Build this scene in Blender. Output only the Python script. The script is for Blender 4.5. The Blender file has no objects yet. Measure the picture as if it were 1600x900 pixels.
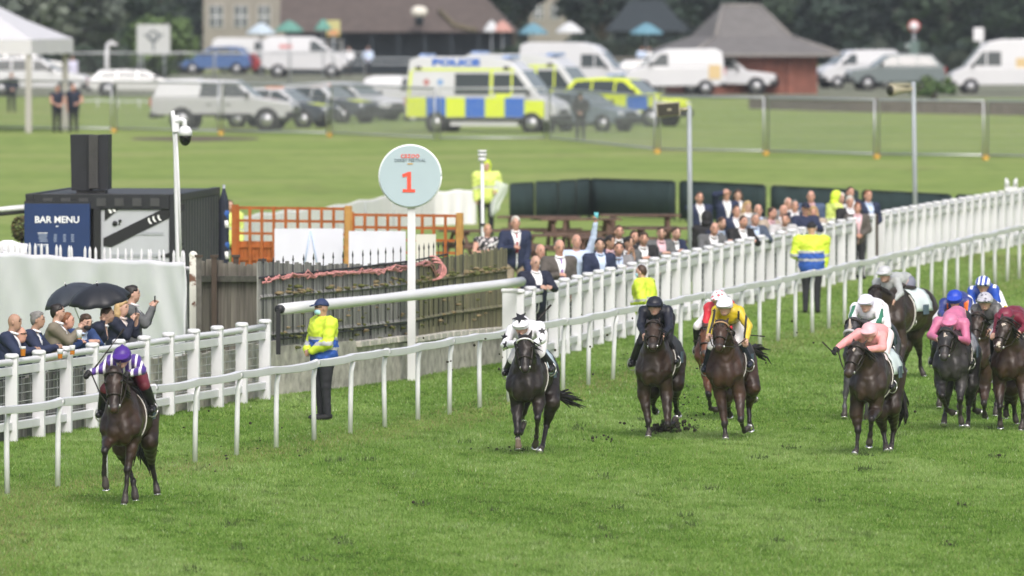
import bpy, bmesh, math, random
import numpy as np
from math import sin, cos, pi, radians, sqrt, atan2
from mathutils import Vector, Matrix
random.seed(7); rng = np.random.default_rng(7)

# ---------------------------------------------------------------- camera, world, sun, exposure
SC = bpy.context.scene
COL = SC.collection
CAM_H = 6.85            # metres above the turf (low grandstand)
FPX = 17777.8           # 400 mm lens on a 36 mm sensor, in pixels of a 1600 px wide picture
PITCH = math.atan((450 + 66) / FPX)
cd = bpy.data.cameras.new('camera'); cam = bpy.data.objects.new('camera', cd); COL.objects.link(cam)
cam.location = (0, 0, CAM_H); cam.rotation_euler = (pi / 2 - PITCH, 0, 0)
cd.lens = 400; cd.sensor_width = 36; cd.clip_start = 1; cd.clip_end = 6000
cd.dof.use_dof = True; cd.dof.focus_distance = 153; cd.dof.aperture_fstop = 3.5
SC.camera = cam

W = bpy.data.worlds.new('World'); SC.world = W; W.use_nodes = True
SUN_EL, SUN_AZ = 46, 169
nt = W.node_tree; bg = nt.nodes['Background']
sky = nt.nodes.new('ShaderNodeTexSky'); sky.sky_type = 'NISHITA'; sky.sun_disc = False
sky.sun_elevation = radians(SUN_EL); sky.sun_rotation = radians(SUN_AZ)
sky.air_density = 1.0; sky.dust_density = 6.0; sky.ozone_density = 1.0
hs = nt.nodes.new('ShaderNodeHueSaturation'); hs.inputs['Saturation'].default_value = 0.62
nt.links.new(sky.outputs[0], hs.inputs['Color']); nt.links.new(hs.outputs[0], bg.inputs['Color'])
bg.inputs['Strength'].default_value = 0.15
sl = bpy.data.lights.new('sun', 'SUN'); sl.energy = 1.0; sl.angle = radians(24); sl.color = (1, .965, .965)
so = bpy.data.objects.new('sun', sl); COL.objects.link(so)
# direction the light comes from: the Nishita sun azimuth is measured from +Y towards +X
az = radians(SUN_AZ); el = radians(SUN_EL)
dv = Vector((sin(az) * cos(el), cos(az) * cos(el), sin(el)))
so.rotation_euler = dv.to_track_quat('Z', 'Y').to_euler(); so.location = (0, 100, 60)
vs = SC.view_settings; vs.view_transform = 'Standard'; vs.look = 'None'; vs.gamma = 1; vs.exposure = 0.42
vs.use_curve_mapping = False
SC.cycles.use_denoising = True; SC.cycles.max_bounces = 6; SC.cycles.volume_bounces = 0
SC.cycles.diffuse_bounces = 3; SC.cycles.glossy_bounces = 2; SC.cycles.transparent_max_bounces = 16
SC.cycles.volume_step_rate = 4

# ---------------------------------------------------------------- pixel <-> place helpers (authoring only)
_f = Vector((0, cos(PITCH), -sin(PITCH))); _u = Vector((0, sin(PITCH), cos(PITCH)))
CAMP = Vector((0, 0, CAM_H))
def ray(u, v): return _f + Vector((1, 0, 0)) * ((u - 800) / FPX) + _u * ((450 - v) / FPX)
def G(u, v, z=0.0):
    d = ray(u, v); t = (z - CAM_H) / d.z; return CAMP + d * t
def AT(u, v, Y):
    d = ray(u, v); return CAMP + d * (Y / d.y)
def scale_at(Y): return FPX / Y
def ydepth(v): return G(800, v).y

# ---------------------------------------------------------------- materials
MATS = {}
def M(name, col, rough=.6, var=.12, sc=6.0, bump=0.0, metal=0.0, spec=.4, coat=0.0):
    if name in MATS: return MATS[name]
    m = bpy.data.materials.new(name); m.use_nodes = True
    n = m.node_tree; b = n.nodes['Principled BSDF']
    b.inputs['Roughness'].default_value = rough; b.inputs['Metallic'].default_value = metal
    b.inputs['Specular IOR Level'].default_value = spec
    if coat: b.inputs['Coat Weight'].default_value = coat
    c = tuple(col) + (1,)
    if var > 0:
        tc = n.nodes.new('ShaderNodeTexCoord'); no = n.nodes.new('ShaderNodeTexNoise')
        no.inputs['Scale'].default_value = sc; no.inputs['Detail'].default_value = 5
        n.links.new(tc.outputs['Object'], no.inputs['Vector'])
        mr = n.nodes.new('ShaderNodeMapRange'); mr.inputs[1].default_value = .3; mr.inputs[2].default_value = .7
        mr.inputs[3].default_value = 1 - var; mr.inputs[4].default_value = 1 + var
        n.links.new(no.outputs['Fac'], mr.inputs[0])
        mx = n.nodes.new('ShaderNodeVectorMath'); mx.operation = 'SCALE'
        mx.inputs[0].default_value = col; n.links.new(mr.outputs[0], mx.inputs['Scale'])
        n.links.new(mx.outputs[0], b.inputs['Base Color'])
        if bump:
            bp = n.nodes.new('ShaderNodeBump'); bp.inputs['Strength'].default_value = bump; bp.inputs['Distance'].default_value = .02
            n.links.new(no.outputs['Fac'], bp.inputs['Height']); n.links.new(bp.outputs[0], b.inputs['Normal'])
    else:
        b.inputs['Base Color'].default_value = c
    MATS[name] = m; return m
def srgb(r, g, b):
    f = lambda c: (c / 255 / 12.92) if c / 255 < .04045 else ((c / 255 + .055) / 1.055) ** 2.4
    return (f(r), f(g), f(b))

# ---------------------------------------------------------------- object helpers
def link(o): COL.objects.link(o); return o
def tag(o, label=None, cat=None, group=None, kind=None):
    if label: o['label'] = label
    if cat: o['category'] = cat
    if group: o['group'] = group
    if kind: o['kind'] = kind
    return o
def thing(name, label, cat, loc=(0, 0, 0), rz=0.0, group=None):
    o = bpy.data.objects.new(name, None); link(o); o.empty_display_size = .1
    o.location = loc; o.rotation_euler = (0, 0, rz)
    return tag(o, label, cat, group)
def copy_tree(o, parent=None):
    c = o.copy(); link(c)
    if parent is not None: c.parent = parent
    for ch in list(o.children): copy_tree(ch, c)
    return c

SPLIT = {'side_window', 'check_panel', 'side_step', 'door_gap', 'yellow_stripe', 'side_trim', 'crest', 'light_bar', 'lock_lug', 'joint_collar', 'wave_mark', 'bubble_mark', 'price_line', 'stake', 'foot', 'roof_bar', 'leg', 'handrail', 'sleeve_star', 'cloth_panel', 'lashing', 'white_panel', 'fence_rail', 'support', 'glazing_bar', 'rolled_sheet', 'wall_post'}
class MB:
    """collects shapes into one mesh"""
    def __init__(s): s.v = []; s.f = []; s.m = []; s.mats = []; s.sm = []; s.sh = []
    def slot(s, mat):
        if mat not in s.mats: s.mats.append(mat)
        return s.mats.index(mat)
    def add(s, vs, fs, mat, smooth=False):
        o = len(s.v); s.v += [tuple(p) for p in vs]; k = s.slot(mat); s.sh.append((vs, fs, mat, smooth))
        for f in fs: s.f.append(tuple(i + o for i in f)); s.m.append(k); s.sm.append(smooth)
        return s
    def box(s, c, d, mat, R=None):
        h = [x / 2 for x in d]; P = []
        for z in (-1, 1):
            for x, y in ((-1, -1), (1, -1), (1, 1), (-1, 1)):
                p = Vector((x * h[0], y * h[1], z * h[2]))
                if R is not None: p = R @ p
                P.append(p + Vector(c))
        return s.add(P, [(3, 2, 1, 0), (4, 5, 6, 7), (0, 1, 5, 4), (1, 2, 6, 5), (2, 3, 7, 6), (3, 0, 4, 7)], mat)
    def tube(s, pts, rad, mat, n=8, cap=True, flat=None, smooth=True):
        pts = [Vector(p) for p in pts]
        if not isinstance(rad, (list, tuple)): rad = [rad] * len(pts)
        P = []; F = []
        prev = None
        for i, p in enumerate(pts):
            t = (pts[min(i + 1, len(pts) - 1)] - pts[max(i - 1, 0)])
            t = t.normalized() if t.length > 1e-9 else Vector((0, 0, 1))
            a = prev if prev is not None else (Vector((0, 0, 1)) if abs(t.z) < .9 else Vector((0, 1, 0)))
            a = a - t * a.dot(t)
            if a.length < 1e-6: a = t.orthogonal()
            a.normalize(); prev = a; b = t.cross(a)
            fl = flat or (1, 1)
            for k in range(n):
                th = 2 * pi * k / n
                P.append(p + a * (cos(th) * rad[i] * fl[0]) + b * (sin(th) * rad[i] * fl[1]))
        for i in range(len(pts) - 1):
            for k in range(n):
                F.append((i * n + k, i * n + (k + 1) % n, (i + 1) * n + (k + 1) % n, (i + 1) * n + k))
        if cap:
            F.append(tuple(range(n - 1, -1, -1))); F.append(tuple((len(pts) - 1) * n + k for k in range(n)))
        return s.add(P, F, mat, smooth)
    def cyl(s, a, b, r, mat, n=12, r2=None): return s.tube([a, b], [r, r if r2 is None else r2], mat, n)
    def ell(s, c, r, mat, nu=12, nv=8, R=None):
        P = []; F = []
        for j in range(nv + 1):
            ph = pi * j / nv
            for i in range(nu):
                th = 2 * pi * i / nu
                p = Vector((r[0] * sin(ph) * cos(th), r[1] * sin(ph) * sin(th), r[2] * cos(ph)))
                if R is not None: p = R @ p
                P.append(p + Vector(c))
        for j in range(nv):
            for i in range(nu):
                F.append((j * nu + i, (j + 1) * nu + i, (j + 1) * nu + (i + 1) % nu, j * nu + (i + 1) % nu))
        return s.add(P, F, mat, True)
    def prism(s, poly, off, mat, close=True):
        """poly: 3D polygon (counter-clockwise seen from the end of -off), extruded by off"""
        n = len(poly); off = Vector(off); P = [Vector(p) for p in poly] + [Vector(p) + off for p in poly]
        F = [tuple(range(n - 1, -1, -1)), tuple(range(n, 2 * n))] + [(i, (i + 1) % n, n + (i + 1) % n, n + i) for i in range(n)]
        return s.add(P, F, mat)
    def quad(s, a, b, c, d, mat): return s.add([a, b, c, d], [(0, 1, 2, 3)], mat)
    def build(s, name, parent=None, bevel=0.0, fixn=True):
        if name in SPLIT and len(s.sh) > 1:
            r = None
            for a in s.sh: o = MB().add(*a)._one(name, parent, bevel, fixn); r = r or o
            return r
        return s._one(name, parent, bevel, fixn)
    def _one(s, name, parent, bevel, fixn):
        me = bpy.data.meshes.new(name); me.from_pydata(s.v, [], s.f)
        for m in s.mats: me.materials.append(m)
        me.polygons.foreach_set('material_index', s.m); me.polygons.foreach_set('use_smooth', s.sm)
        if fixn:
            bm = bmesh.new(); bm.from_mesh(me); bmesh.ops.recalc_face_normals(bm, faces=bm.faces); bm.to_mesh(me); bm.free()
        o = bpy.data.objects.new(name, me); link(o)
        if parent is not None: o.parent = parent
        if bevel:
            b = o.modifiers.new('edge', 'BEVEL'); b.width = bevel; b.segments = 2; b.limit_method = 'ANGLE'; b.angle_limit = radians(40)
        return o
def text_obj(name, body, size, mat, parent, loc, rot, extrude=.004, align='CENTER', bold=0.0):
    cu = bpy.data.curves.new(name, 'FONT'); cu.body = body; cu.size = size; cu.align_x = align; cu.align_y = 'CENTER'
    cu.extrude = extrude; cu.offset = bold; cu.resolution_u = 3
    t = bpy.data.objects.new(name + '_src', cu); link(t)
    dg = bpy.context.evaluated_depsgraph_get(); me = bpy.data.meshes.new_from_object(t.evaluated_get(dg))
    bpy.data.objects.remove(t); me.materials.clear(); me.materials.append(mat)
    o = bpy.data.objects.new(name, me); link(o); o.parent = parent; o.location = loc; o.rotation_euler = rot
    return o

# ---------------------------------------------------------------- organic shapes: blended distance fields -> surface nets
class SDF:
    def __init__(s, k=.03): s.P = []; s.k = k
    def cone(s, a, b, ra, rb, lab=0, wide=None, k=None): s.P.append(('c', np.array(a, float), np.array(b, float), ra, rb, lab, wide, k)); return s
    def chain(s, pts, rad, lab=0, wide=None, k=None):
        for i in range(len(pts) - 1): s.cone(pts[i], pts[i + 1], rad[i], rad[i + 1], lab if not isinstance(lab, (list, tuple)) else lab[i], wide, k)
        return s
    def ell(s, c, r, lab=0, R=None, k=None): s.P.append(('e', np.array(c, float), np.array(r, float), lab, R, k)); return s
    def box(s):
        lo = np.full(3, 1e9); hi = -lo
        for p in s.P:
            l, h = s._bb(p); lo = np.minimum(lo, l); hi = np.maximum(hi, h)
        return lo, hi
    def _bb(s, p):
        if p[0] == 'c':
            w = p[6][1] if p[6] else 1; r = max(p[3], p[4]) * max(1, w)
            return np.minimum(p[1], p[2]) - r, np.maximum(p[1], p[2]) + r
        r = p[2].max() if p[4] is not None else p[2]
        return p[1] - r, p[1] + r
    def mesh(s, vox, infl=0.0, cuts=(), only=None, wr=0.0):
        prims = [p for p in s.P if only is None or (p[5] if p[0] == 'c' else p[3]) in only]
        keep = s.P; s.P = prims; lo, hi = s.box(); s.P = keep
        pad = infl + 2.5 * vox; lo = lo - pad; hi = hi + pad
        n = np.ceil((hi - lo) / vox).astype(int) + 1
        big = .2; f = np.full(n, big, np.float32); lab = np.zeros(n, np.int16); best = np.full(n, 9., np.float32)
        for p in prims:
            l, h = s._bb(p); pd = max(s.k, .02) + infl + 3 * vox
            i0 = np.clip(((l - pd - lo) / vox).astype(int), 0, n); i1 = np.clip(((h + pd - lo) / vox).astype(int) + 2, 0, n)
            sl = tuple(slice(a, b) for a, b in zip(i0, i1))
            ax = [lo[d] + vox * np.arange(i0[d], i1[d]) for d in range(3)]
            q = np.stack(np.meshgrid(*ax, indexing='ij'), -1)
            if p[0] == 'c':
                a, b, ra, rb, lb, wide, kk = p[1:]
                ba = b - a; pa = q - a; L2 = max(ba @ ba, 1e-9)
                t = np.clip((pa @ ba) / L2, 0, 1); dvec = pa - t[..., None] * ba
                if wide:
                    w = np.array(wide[0], float); w /= np.linalg.norm(w)
                    dvec = dvec - (dvec @ w)[..., None] * w * (1 - 1 / wide[1])
                d = np.linalg.norm(dvec, axis=-1) - (ra + (rb - ra) * t)
            else:
                c, r, lb, R, kk = p[1:]
                e = q - c
                if R is not None: e = e @ R
                k0 = np.linalg.norm(e / r, axis=-1); k1 = np.linalg.norm(e / (r * r), axis=-1) + 1e-9
                d = k0 * (k0 - 1) / k1
            d = (d - infl).astype(np.float32)
            cur = f[sl]; k = kk or s.k
            hh = np.maximum(k - np.abs(cur - d), 0) / k
            f[sl] = np.minimum(cur, d) - hh * hh * k * .25
            bs = best[sl]; m = d < bs; lab[sl][m] = lb; bs[m] = d[m]
        if wr:
            ax = [lo[d] + vox * np.arange(n[d]) for d in range(3)]; X, Y_, Z_ = np.meshgrid(*ax, indexing='ij'); ph = float(rng.uniform(0, 6))
            f = f + (wr * (np.sin(34 * X + 9 * Z_ + 5 * np.sin(11 * Z_ + ph)) * np.sin(29 * Z_ - 14 * Y_ + 4 * np.sin(13 * Y_ + ph)) + .6 * np.sin(52 * Z_ + 22 * X + 3 * np.sin(19 * Y_ + ph)))).astype(np.float32)
        if len(cuts):
            ax = [lo[d] + vox * np.arange(n[d]) for d in range(3)]
            q = np.stack(np.meshgrid(*ax, indexing='ij'), -1)
            for cfn in cuts: f = np.maximum(f, cfn(q).astype(np.float32))
        return surfnet(f, lab, lo, vox)
def surfnet(f, lab, lo, vox):
    s = f < 0; nx, ny, nz = f.shape
    cor = [(i, j, k) for i in (0, 1) for j in (0, 1) for k in (0, 1)]
    cs = [s[i:nx - 1 + i, j:ny - 1 + j, k:nz - 1 + k] for i, j, k in cor]
    act = np.logical_or.reduce(cs) & ~np.logical_and.reduce(cs)
    idx = np.full(act.shape, -1, np.int64); C = np.argwhere(act); idx[act] = np.arange(len(C))
    acc = np.zeros((len(C), 3)); cnt = np.zeros(len(C))
    for a in cor:
        for b in cor:
            if a < b and sum(abs(x - y) for x, y in zip(a, b)) == 1:
                fa = f[tuple((C + a).T)]; fb = f[tuple((C + b).T)]; x = (fa < 0) != (fb < 0)
                t = np.where(x, fa / np.where(x, fa - fb, 1), 0)
                pos = np.array(a) + t[:, None] * (np.array(b) - np.array(a))
                acc += pos * x[:, None]; cnt += x
    V = C + acc / np.maximum(cnt, 1)[:, None]
    VL = lab[tuple((C + (acc / np.maximum(cnt, 1)[:, None] > .5)).T)]
    F = []
    for d in range(3):
        e1, e2 = [(1, 2), (2, 0), (0, 1)][d]
        A = [slice(None)] * 3; B = [slice(None)] * 3; A[d] = slice(0, -1); B[d] = slice(1, None)
        sa, sb = s[tuple(A)], s[tuple(B)]; X = np.argwhere(sa != sb)
        X = X[(X[:, e1] > 0) & (X[:, e2] > 0) & (X[:, e1] < f.shape[e1] - 1) & (X[:, e2] < f.shape[e2] - 1)]
        o1 = np.zeros(3, int); o1[e1] = 1; o2 = np.zeros(3, int); o2[e2] = 1
        q = [idx[tuple((X - o1 - o2).T)], idx[tuple((X - o2).T)], idx[tuple(X.T)], idx[tuple((X - o1).T)]]
        fl = sa[tuple(X.T)]
        Q = np.stack(q, 1); Q[~fl] = Q[~fl][:, ::-1]; F.append(Q)
    F = np.concatenate(F)
    for _ in range(3):                                # ease the voxel terraces
        A = np.zeros_like(V); n_ = np.zeros(len(V))
        for i in range(4):
            a, b = F[:, i], F[:, (i + 1) % 4]; np.add.at(A, a, V[b]); np.add.at(n_, a, 1); np.add.at(A, b, V[a]); np.add.at(n_, b, 1)
        V = V * .45 + .55 * A / np.maximum(n_, 1)[:, None]
    return V * vox + lo, F, VL
def sdf_obj(name, data, mats, parent, labmap=None, extra=None):
    """mesh object from surface-net data; labmap: label -> material slot; extra: an MB appended to the same mesh"""
    V, F, L = data
    me = bpy.data.meshes.new(name)
    verts = V.tolist(); faces = F.tolist()
    lm = np.zeros(int(L.max()) + 1 if len(L) else 1, int)
    for k, v in (labmap or {}).items():
        if k < len(lm): lm[k] = v
    mi = lm[L[F[:, 0]]].tolist() if len(F) else []
    mats = list(mats)
    if extra is not None:
        o = len(verts); verts += extra.v; faces += [tuple(i + o for i in f) for f in extra.f]
        for m in extra.mats:
            if m not in mats: mats.append(m)
        mi += [mats.index(extra.mats[k]) for k in extra.m]
    me.from_pydata(verts, [], faces)
    for m in mats: me.materials.append(m)
    me.polygons.foreach_set('material_index', mi); me.polygons.foreach_set('use_smooth', [True] * len(faces))
    me.update()
    ob = bpy.data.objects.new(name, me); link(ob)
    if parent is not None: ob.parent = parent
    return ob
def ik(S, T, l1, l2, pole):
    S, T, pole = Vector(S), Vector(T), Vector(pole); d = T - S; L = d.length
    L = min(max(L, .02), (l1 + l2) * .998); dn = d.normalized(); T = S + dn * L
    a = (l1 * l1 - l2 * l2 + L * L) / (2 * L); h = sqrt(max(l1 * l1 - a * a, 0))
    p = pole - dn * pole.dot(dn)
    p = p.normalized() if p.length > 1e-6 else dn.orthogonal()
    return S + dn * a + p * h, T
# ---------------------------------------------------------------- turf
def turf_material(name, hi=True):
    m = bpy.data.materials.new(name); m.use_nodes = True; n = m.node_tree; b = n.nodes['Principled BSDF']
    b.inputs['Roughness'].default_value = .9; b.inputs['Specular IOR Level'].default_value = .15
    g = n.nodes.new('ShaderNodeNewGeometry')
    def noise(scale, stretch=(1, 1, 1), det=4, rot=0):
        mp = n.nodes.new('ShaderNodeMapping'); mp.inputs['Scale'].default_value = stretch; mp.inputs['Rotation'].default_value = (0, 0, rot)
        n.links.new(g.outputs['Position'], mp.inputs['Vector'])
        t = n.nodes.new('ShaderNodeTexNoise'); t.inputs['Scale'].default_value = scale; t.inputs['Detail'].default_value = det
        n.links.new(mp.outputs[0], t.inputs['Vector']); return t.outputs['Fac']
    def ramp(src, stops):
        r = n.nodes.new('ShaderNodeValToRGB'); e = r.color_ramp.elements
        while len(e) < len(stops): e.new(.5)
        for q, (p, c) in zip(e, stops): q.position = p; q.color = tuple(c) + (1,)
        n.links.new(src, r.inputs[0]); return r.outputs[0]
    def mix(f, a, c, mode='MIX'):
        x = n.nodes.new('ShaderNodeMix'); x.data_type = 'RGBA'; x.blend_type = mode
        if isinstance(f, float): x.inputs['Factor'].default_value = f
        else: n.links.new(f, x.inputs['Factor'])
        n.links.new(a, x.inputs['A']); n.links.new(c, x.inputs['B']); return x.outputs['Result']
    near = ramp(noise(.9, (1, .35, 1), 6), [(.3, (.11, .20, .028)), (.5, (.165, .27, .042)), (.72, (.22, .32, .07))])
    fine = ramp(noise(16, (1, .5, 1), 4), [(.3, (.55, .6, .5)), (.55, (1, 1, 1)), (.75, (1.35, 1.3, 1.3))])
    near = mix(.8, near, fine, 'MULTIPLY')
    far = ramp(noise(.12, (1, .9, 1), 7), [(.3, (.155, .225, .050)), (.5, (.20, .27, .070)), (.68, (.25, .285, .10))])
    far = mix(.6, far, ramp(noise(1.3, (1, .4, 1), 5), [(.3, (.72, .76, .7)), (.6, (1.1, 1.08, 1.05))]), 'MULTIPLY')
    sx = n.nodes.new('ShaderNodeSeparateXYZ'); n.links.new(g.outputs['Position'], sx.inputs[0])
    mr = n.nodes.new('ShaderNodeMapRange'); mr.inputs[1].default_value = 185; mr.inputs[2].default_value = 290
    n.links.new(sx.outputs['Y'], mr.inputs[0])
    c = mix(mr.outputs[0], near, far)
    # worn earth by the crowd fence and in the far field
    w = n.nodes.new('ShaderNodeMapRange'); w.inputs[1].default_value = .62; w.inputs[2].default_value = .74
    n.links.new(noise(.22, (1, .25, 1), 5), w.inputs[0])
    e = n.nodes.new('ShaderNodeRGB'); e.outputs[0].default_value = (.13, .11, .06, 1)
    wf = n.nodes.new('ShaderNodeMath'); wf.operation = 'MULTIPLY'; wf.inputs[1].default_value = .35
    n.links.new(w.outputs[0], wf.inputs[0])
    c = mix(wf.outputs[0], c, e.outputs[0])
    n.links.new(c, b.inputs['Base Color'])
    bp = n.nodes.new('ShaderNodeBump'); bp.inputs['Strength'].default_value = .6; bp.inputs['Distance'].default_value = .05
    n.links.new(noise(9, (1, .6, 1), 5), bp.inputs['Height']); n.links.new(bp.outputs[0], b.inputs['Normal'])
    return m
TURF = turf_material('turf')
mb = MB(); mb.quad((-2500, -300, 0), (2500, -300, 0), (2500, 4000, 0), (-2500, 4000, 0), TURF)
ground = mb.build('ground'); tag(ground, kind='structure')

def lattice(n0, seed):                              # smooth value noise for placing grass (numpy)
    r = np.random.default_rng(seed); g = r.random((n0, n0))
    def f(x, y):
        x = x % n0; y = y % n0; i = x.astype(int) % n0; j = y.astype(int) % n0; u = x - x.astype(int); v = y - y.astype(int)
        u = u * u * (3 - 2 * u); v = v * v * (3 - 2 * v); i2 = (i + 1) % n0; j2 = (j + 1) % n0
        return (g[i, j] * (1 - u) + g[i2, j] * u) * (1 - v) + (g[i, j2] * (1 - u) + g[i2, j2] * u) * v
    return f
N1, N2, N3 = lattice(64, 1), lattice(64, 2), lattice(64, 3)
def grass_blades():
    xs = []; ys = []
    for y0, y1, dens in ((124, 145, 900), (145, 170, 640), (170, 205, 380), (205, 262, 180)):
        hw0 = 812 / FPX * y1
        n = int(dens * (y1 - y0) * 2 * hw0)
        x = rng.uniform(-hw0, hw0, n); y = rng.uniform(y0, y1, n)
        k = np.abs(x) < 812 / FPX * y; x = x[k]; y = y[k]
        k = ~(x < np.interp(y, [160, 176, 184, 197, 268], [-7.4, -4.1, -2.2, .7, 11.5]) - .0)   # the mown side of the crowd fence
        xs.append(x[k]); ys.append(y[k])
    x = np.concatenate(xs); y = np.concatenate(ys); n = len(x)
    a = radians(10)
    along = x * -sin(a) + y * cos(a); acr = x * cos(a) + y * sin(a)
    p1 = N1(acr * 1.1, along * .35) ; p2 = N2(acr * .33, along * .08); p3 = N3(x * 3.1, y * 1.6)
    h = (.022 + .016 * p1 + .012 * p3) * rng.uniform(.65, 1.35, n)
    rank = (p3 > .9) & (p1 > .6); h = np.where(rank, h * 1.5, h)
    w = rng.uniform(.0035, .008, n) * np.where(y > 170, 1.5, 1)
    th = rng.uniform(0, 2 * pi, n); le = rng.uniform(.15, 1.0, n) * h; la = rng.uniform(0, 2 * pi, n)
    V = np.empty((n, 3, 3), np.float32)
    V[:, 0] = np.stack([x - w * np.cos(th), y - w * np.sin(th), np.zeros(n)], 1)
    V[:, 1] = np.stack([x + w * np.cos(th), y + w * np.sin(th), np.zeros(n)], 1)
    V[:, 2] = np.stack([x + le * np.cos(la), y + le * np.sin(la), h], 1)
    me = bpy.data.meshes.new('grass'); me.vertices.add(3 * n); me.vertices.foreach_set('co', V.reshape(-1))
    me.loops.add(3 * n); me.loops.foreach_set('vertex_index', np.arange(3 * n, dtype=np.int32))
    me.polygons.add(n); me.polygons.foreach_set('loop_start', np.arange(0, 3 * n, 3, dtype=np.int32))
    me.update()
    dark = np.array([.070, .150, .022]); mid = np.array([.150, .275, .045]); lite = np.array([.33, .44, .165]); straw = np.array([.30, .30, .12])
    band = .085 * np.sign(np.sin(acr * 2 * pi / 4.4 + .8)) * np.minimum(1, 4 * np.abs(np.sin(acr * 2 * pi / 4.4 + .8)))
    p4 = N1(acr * 5.5, along * 2.2)
    t = np.clip(.08 + .20 * p1 + .26 * p2 + .26 * p3 + .24 * p4 + band + rng.normal(0, .15, n), 0, 1)[:, None]
    c = np.where(t < .5, dark + (mid - dark) * t * 2, mid + (lite - mid) * (t * 2 - 1))
    railx = np.interp(y, [144.8, 167.7, 186.5, 209, 242], [-6.35, -1.25, 1.9, 5.7, 10.8])
    wr = np.clip(1.2 - np.abs(x - railx - .2) / .9, 0, 1) * .35 + .03                        # yellower turf under the rail
    st = rng.random(n) < wr; c[st] = straw * rng.uniform(.7, 1.1, (st.sum(), 1))
    c[rank] *= .7
    pale = rng.random(n) < .015 + .13 * np.clip((p4 - .55) * 2.2, 0, 1) * np.clip((p1 - .35) * 2, 0, 1); c[pale] = np.array([.40, .48, .27]) * rng.uniform(.8, 1.1, (int(pale.sum()), 1))
    dk = (p4 < .17) & (rng.random(n) < .6); c[dk] *= .6
    at = me.attributes.new('tint', 'FLOAT_COLOR', 'FACE'); rgba = np.ones((n, 4), np.float32); rgba[:, :3] = c
    at.data.foreach_set('color', rgba.reshape(-1))
    m = bpy.data.materials.new('grass_blade'); m.use_nodes = True; nt = m.node_tree; b = nt.nodes['Principled BSDF']
    b.inputs['Roughness'].default_value = .6; b.inputs['Specular IOR Level'].default_value = .25
    an = nt.nodes.new('ShaderNodeAttribute'); an.attribute_name = 'tint'
    tr = nt.nodes.new('ShaderNodeBsdfTranslucent'); mx = nt.nodes.new('ShaderNodeMixShader'); mx.inputs[0].default_value = .35
    nt.links.new(an.outputs['Color'], b.inputs['Base Color']); nt.links.new(an.outputs['Color'], tr.inputs['Color'])
    nt.links.new(b.outputs[0], mx.inputs[1]); nt.links.new(tr.outputs[0], mx.inputs[2])
    nt.links.new(mx.outputs[0], nt.nodes['Material Output'].inputs['Surface'])
    me.materials.append(m)
    o = bpy.data.objects.new('grass', me); link(o); tag(o, 'short green racing turf with longer tufts', 'grass', kind='stuff')
grass_blades()

# haze: thin damp air round the whole scene
hz = bpy.data.materials.new('haze_air'); hz.use_nodes = True; n = hz.node_tree; n.nodes.remove(n.nodes['Principled BSDF'])
pv = n.nodes.new('ShaderNodeVolumePrincipled'); pv.inputs['Color'].default_value = (.80, .89, 1, 1); pv.inputs['Density'].default_value = .00010
n.links.new(pv.outputs[0], n.nodes['Material Output'].inputs['Volume'])
mb = MB(); mb.box((0, 480, 11.5), (900, 1000, 25), hz); ho = mb.build('haze'); tag(ho, 'thin pale damp air over the whole course', 'haze', kind='stuff')

# ---------------------------------------------------------------- materials shared by the setting
WHITE = M('white_paint', (.63, .64, .67), .45, .05, 3, .1)
WHITE_OLD = M('weathered_white_paint', (.56, .57, .59), .6, .14, 4, .2)
PLAST = M('white_plastic', (.66, .67, .70), .35, .04, 2)
STEEL = M('galvanised_steel', (.42, .44, .46), .45, .1, 8, 0, .6)
GREYP = M('grey_painted_steel', (.30, .33, .36), .5, .08, 5)
BLACK = M('black_paint', (.012, .013, .016), .5, .2, 5)
RUBBER = M('tyre_rubber', (.018, .018, .02), .8, .2, 10)
def plank_mat(name, a, b, sc, w, rough=.85):
    """boards running up and down: colour differs board to board, grain along z"""
    m = bpy.data.materials.new(name); m.use_nodes = True; n = m.node_tree; p = n.nodes['Principled BSDF']; p.inputs['Roughness'].default_value = rough
    tc = n.nodes.new('ShaderNodeTexCoord'); mp = n.nodes.new('ShaderNodeMapping'); mp.inputs['Scale'].default_value = (sc, sc, .6)
    n.links.new(tc.outputs['Object'], mp.inputs[0]); t = n.nodes.new('ShaderNodeTexNoise'); t.inputs['Scale'].default_value = w; t.inputs['Detail'].default_value = 6
    n.links.new(mp.outputs[0], t.inputs['Vector']); r = n.nodes.new('ShaderNodeValToRGB')
    r.color_ramp.elements[0].position = .32; r.color_ramp.elements[0].color = a + (1,); r.color_ramp.elements[1].position = .7; r.color_ramp.elements[1].color = b + (1,)
    n.links.new(t.outputs['Fac'], r.inputs[0]); n.links.new(r.outputs[0], p.inputs['Base Color'])
    return m
PALING = plank_mat('weathered_board', (.075, .078, .076), (.30, .30, .285), 9, 1.2)
PALING_MOSS = plank_mat('mossy_board', (.07, .07, .048), (.24, .225, .125), 7, 1.5)
PALEWOOD = plank_mat('bleached_board', (.075, .068, .058), (.20, .185, .16), 9, 1.2)

# ---------------------------------------------------------------- running rail
RP = [(20, 775), (150, 753), (269, 727), (378, 705), (529, 682), (667, 660), (751, 642), (907, 606), (979, 587), (1080, 567), (1228, 532), (1282, 516), (1590, 437)]
_w = [G(*p) for p in RP]; RC = np.polyfit([p.y for p in _w], [p.x for p in _w], 3)
railx = lambda y: float(np.polyval(RC, y))
RAILTOP = 1.16
rl = thing('running_rail', 'white plastic running rail on thin posts along the inside of the course', 'rail', (railx(190), 190, 0))
O = Vector(rl.location)
post_y = [144.9 - 2.33 * 2 + 2.33 * i for i in range(50)]
mb = MB(); pts = []
for i, y in enumerate(post_y[:-1]):
    for k in range(6):
        yy = y + 2.33 * k / 6; pts.append((railx(yy) - O.x, yy - O.y, RAILTOP - .1 - .014 * sin(pi * k / 6) + .012 * sin(i * 2.1)))

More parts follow.
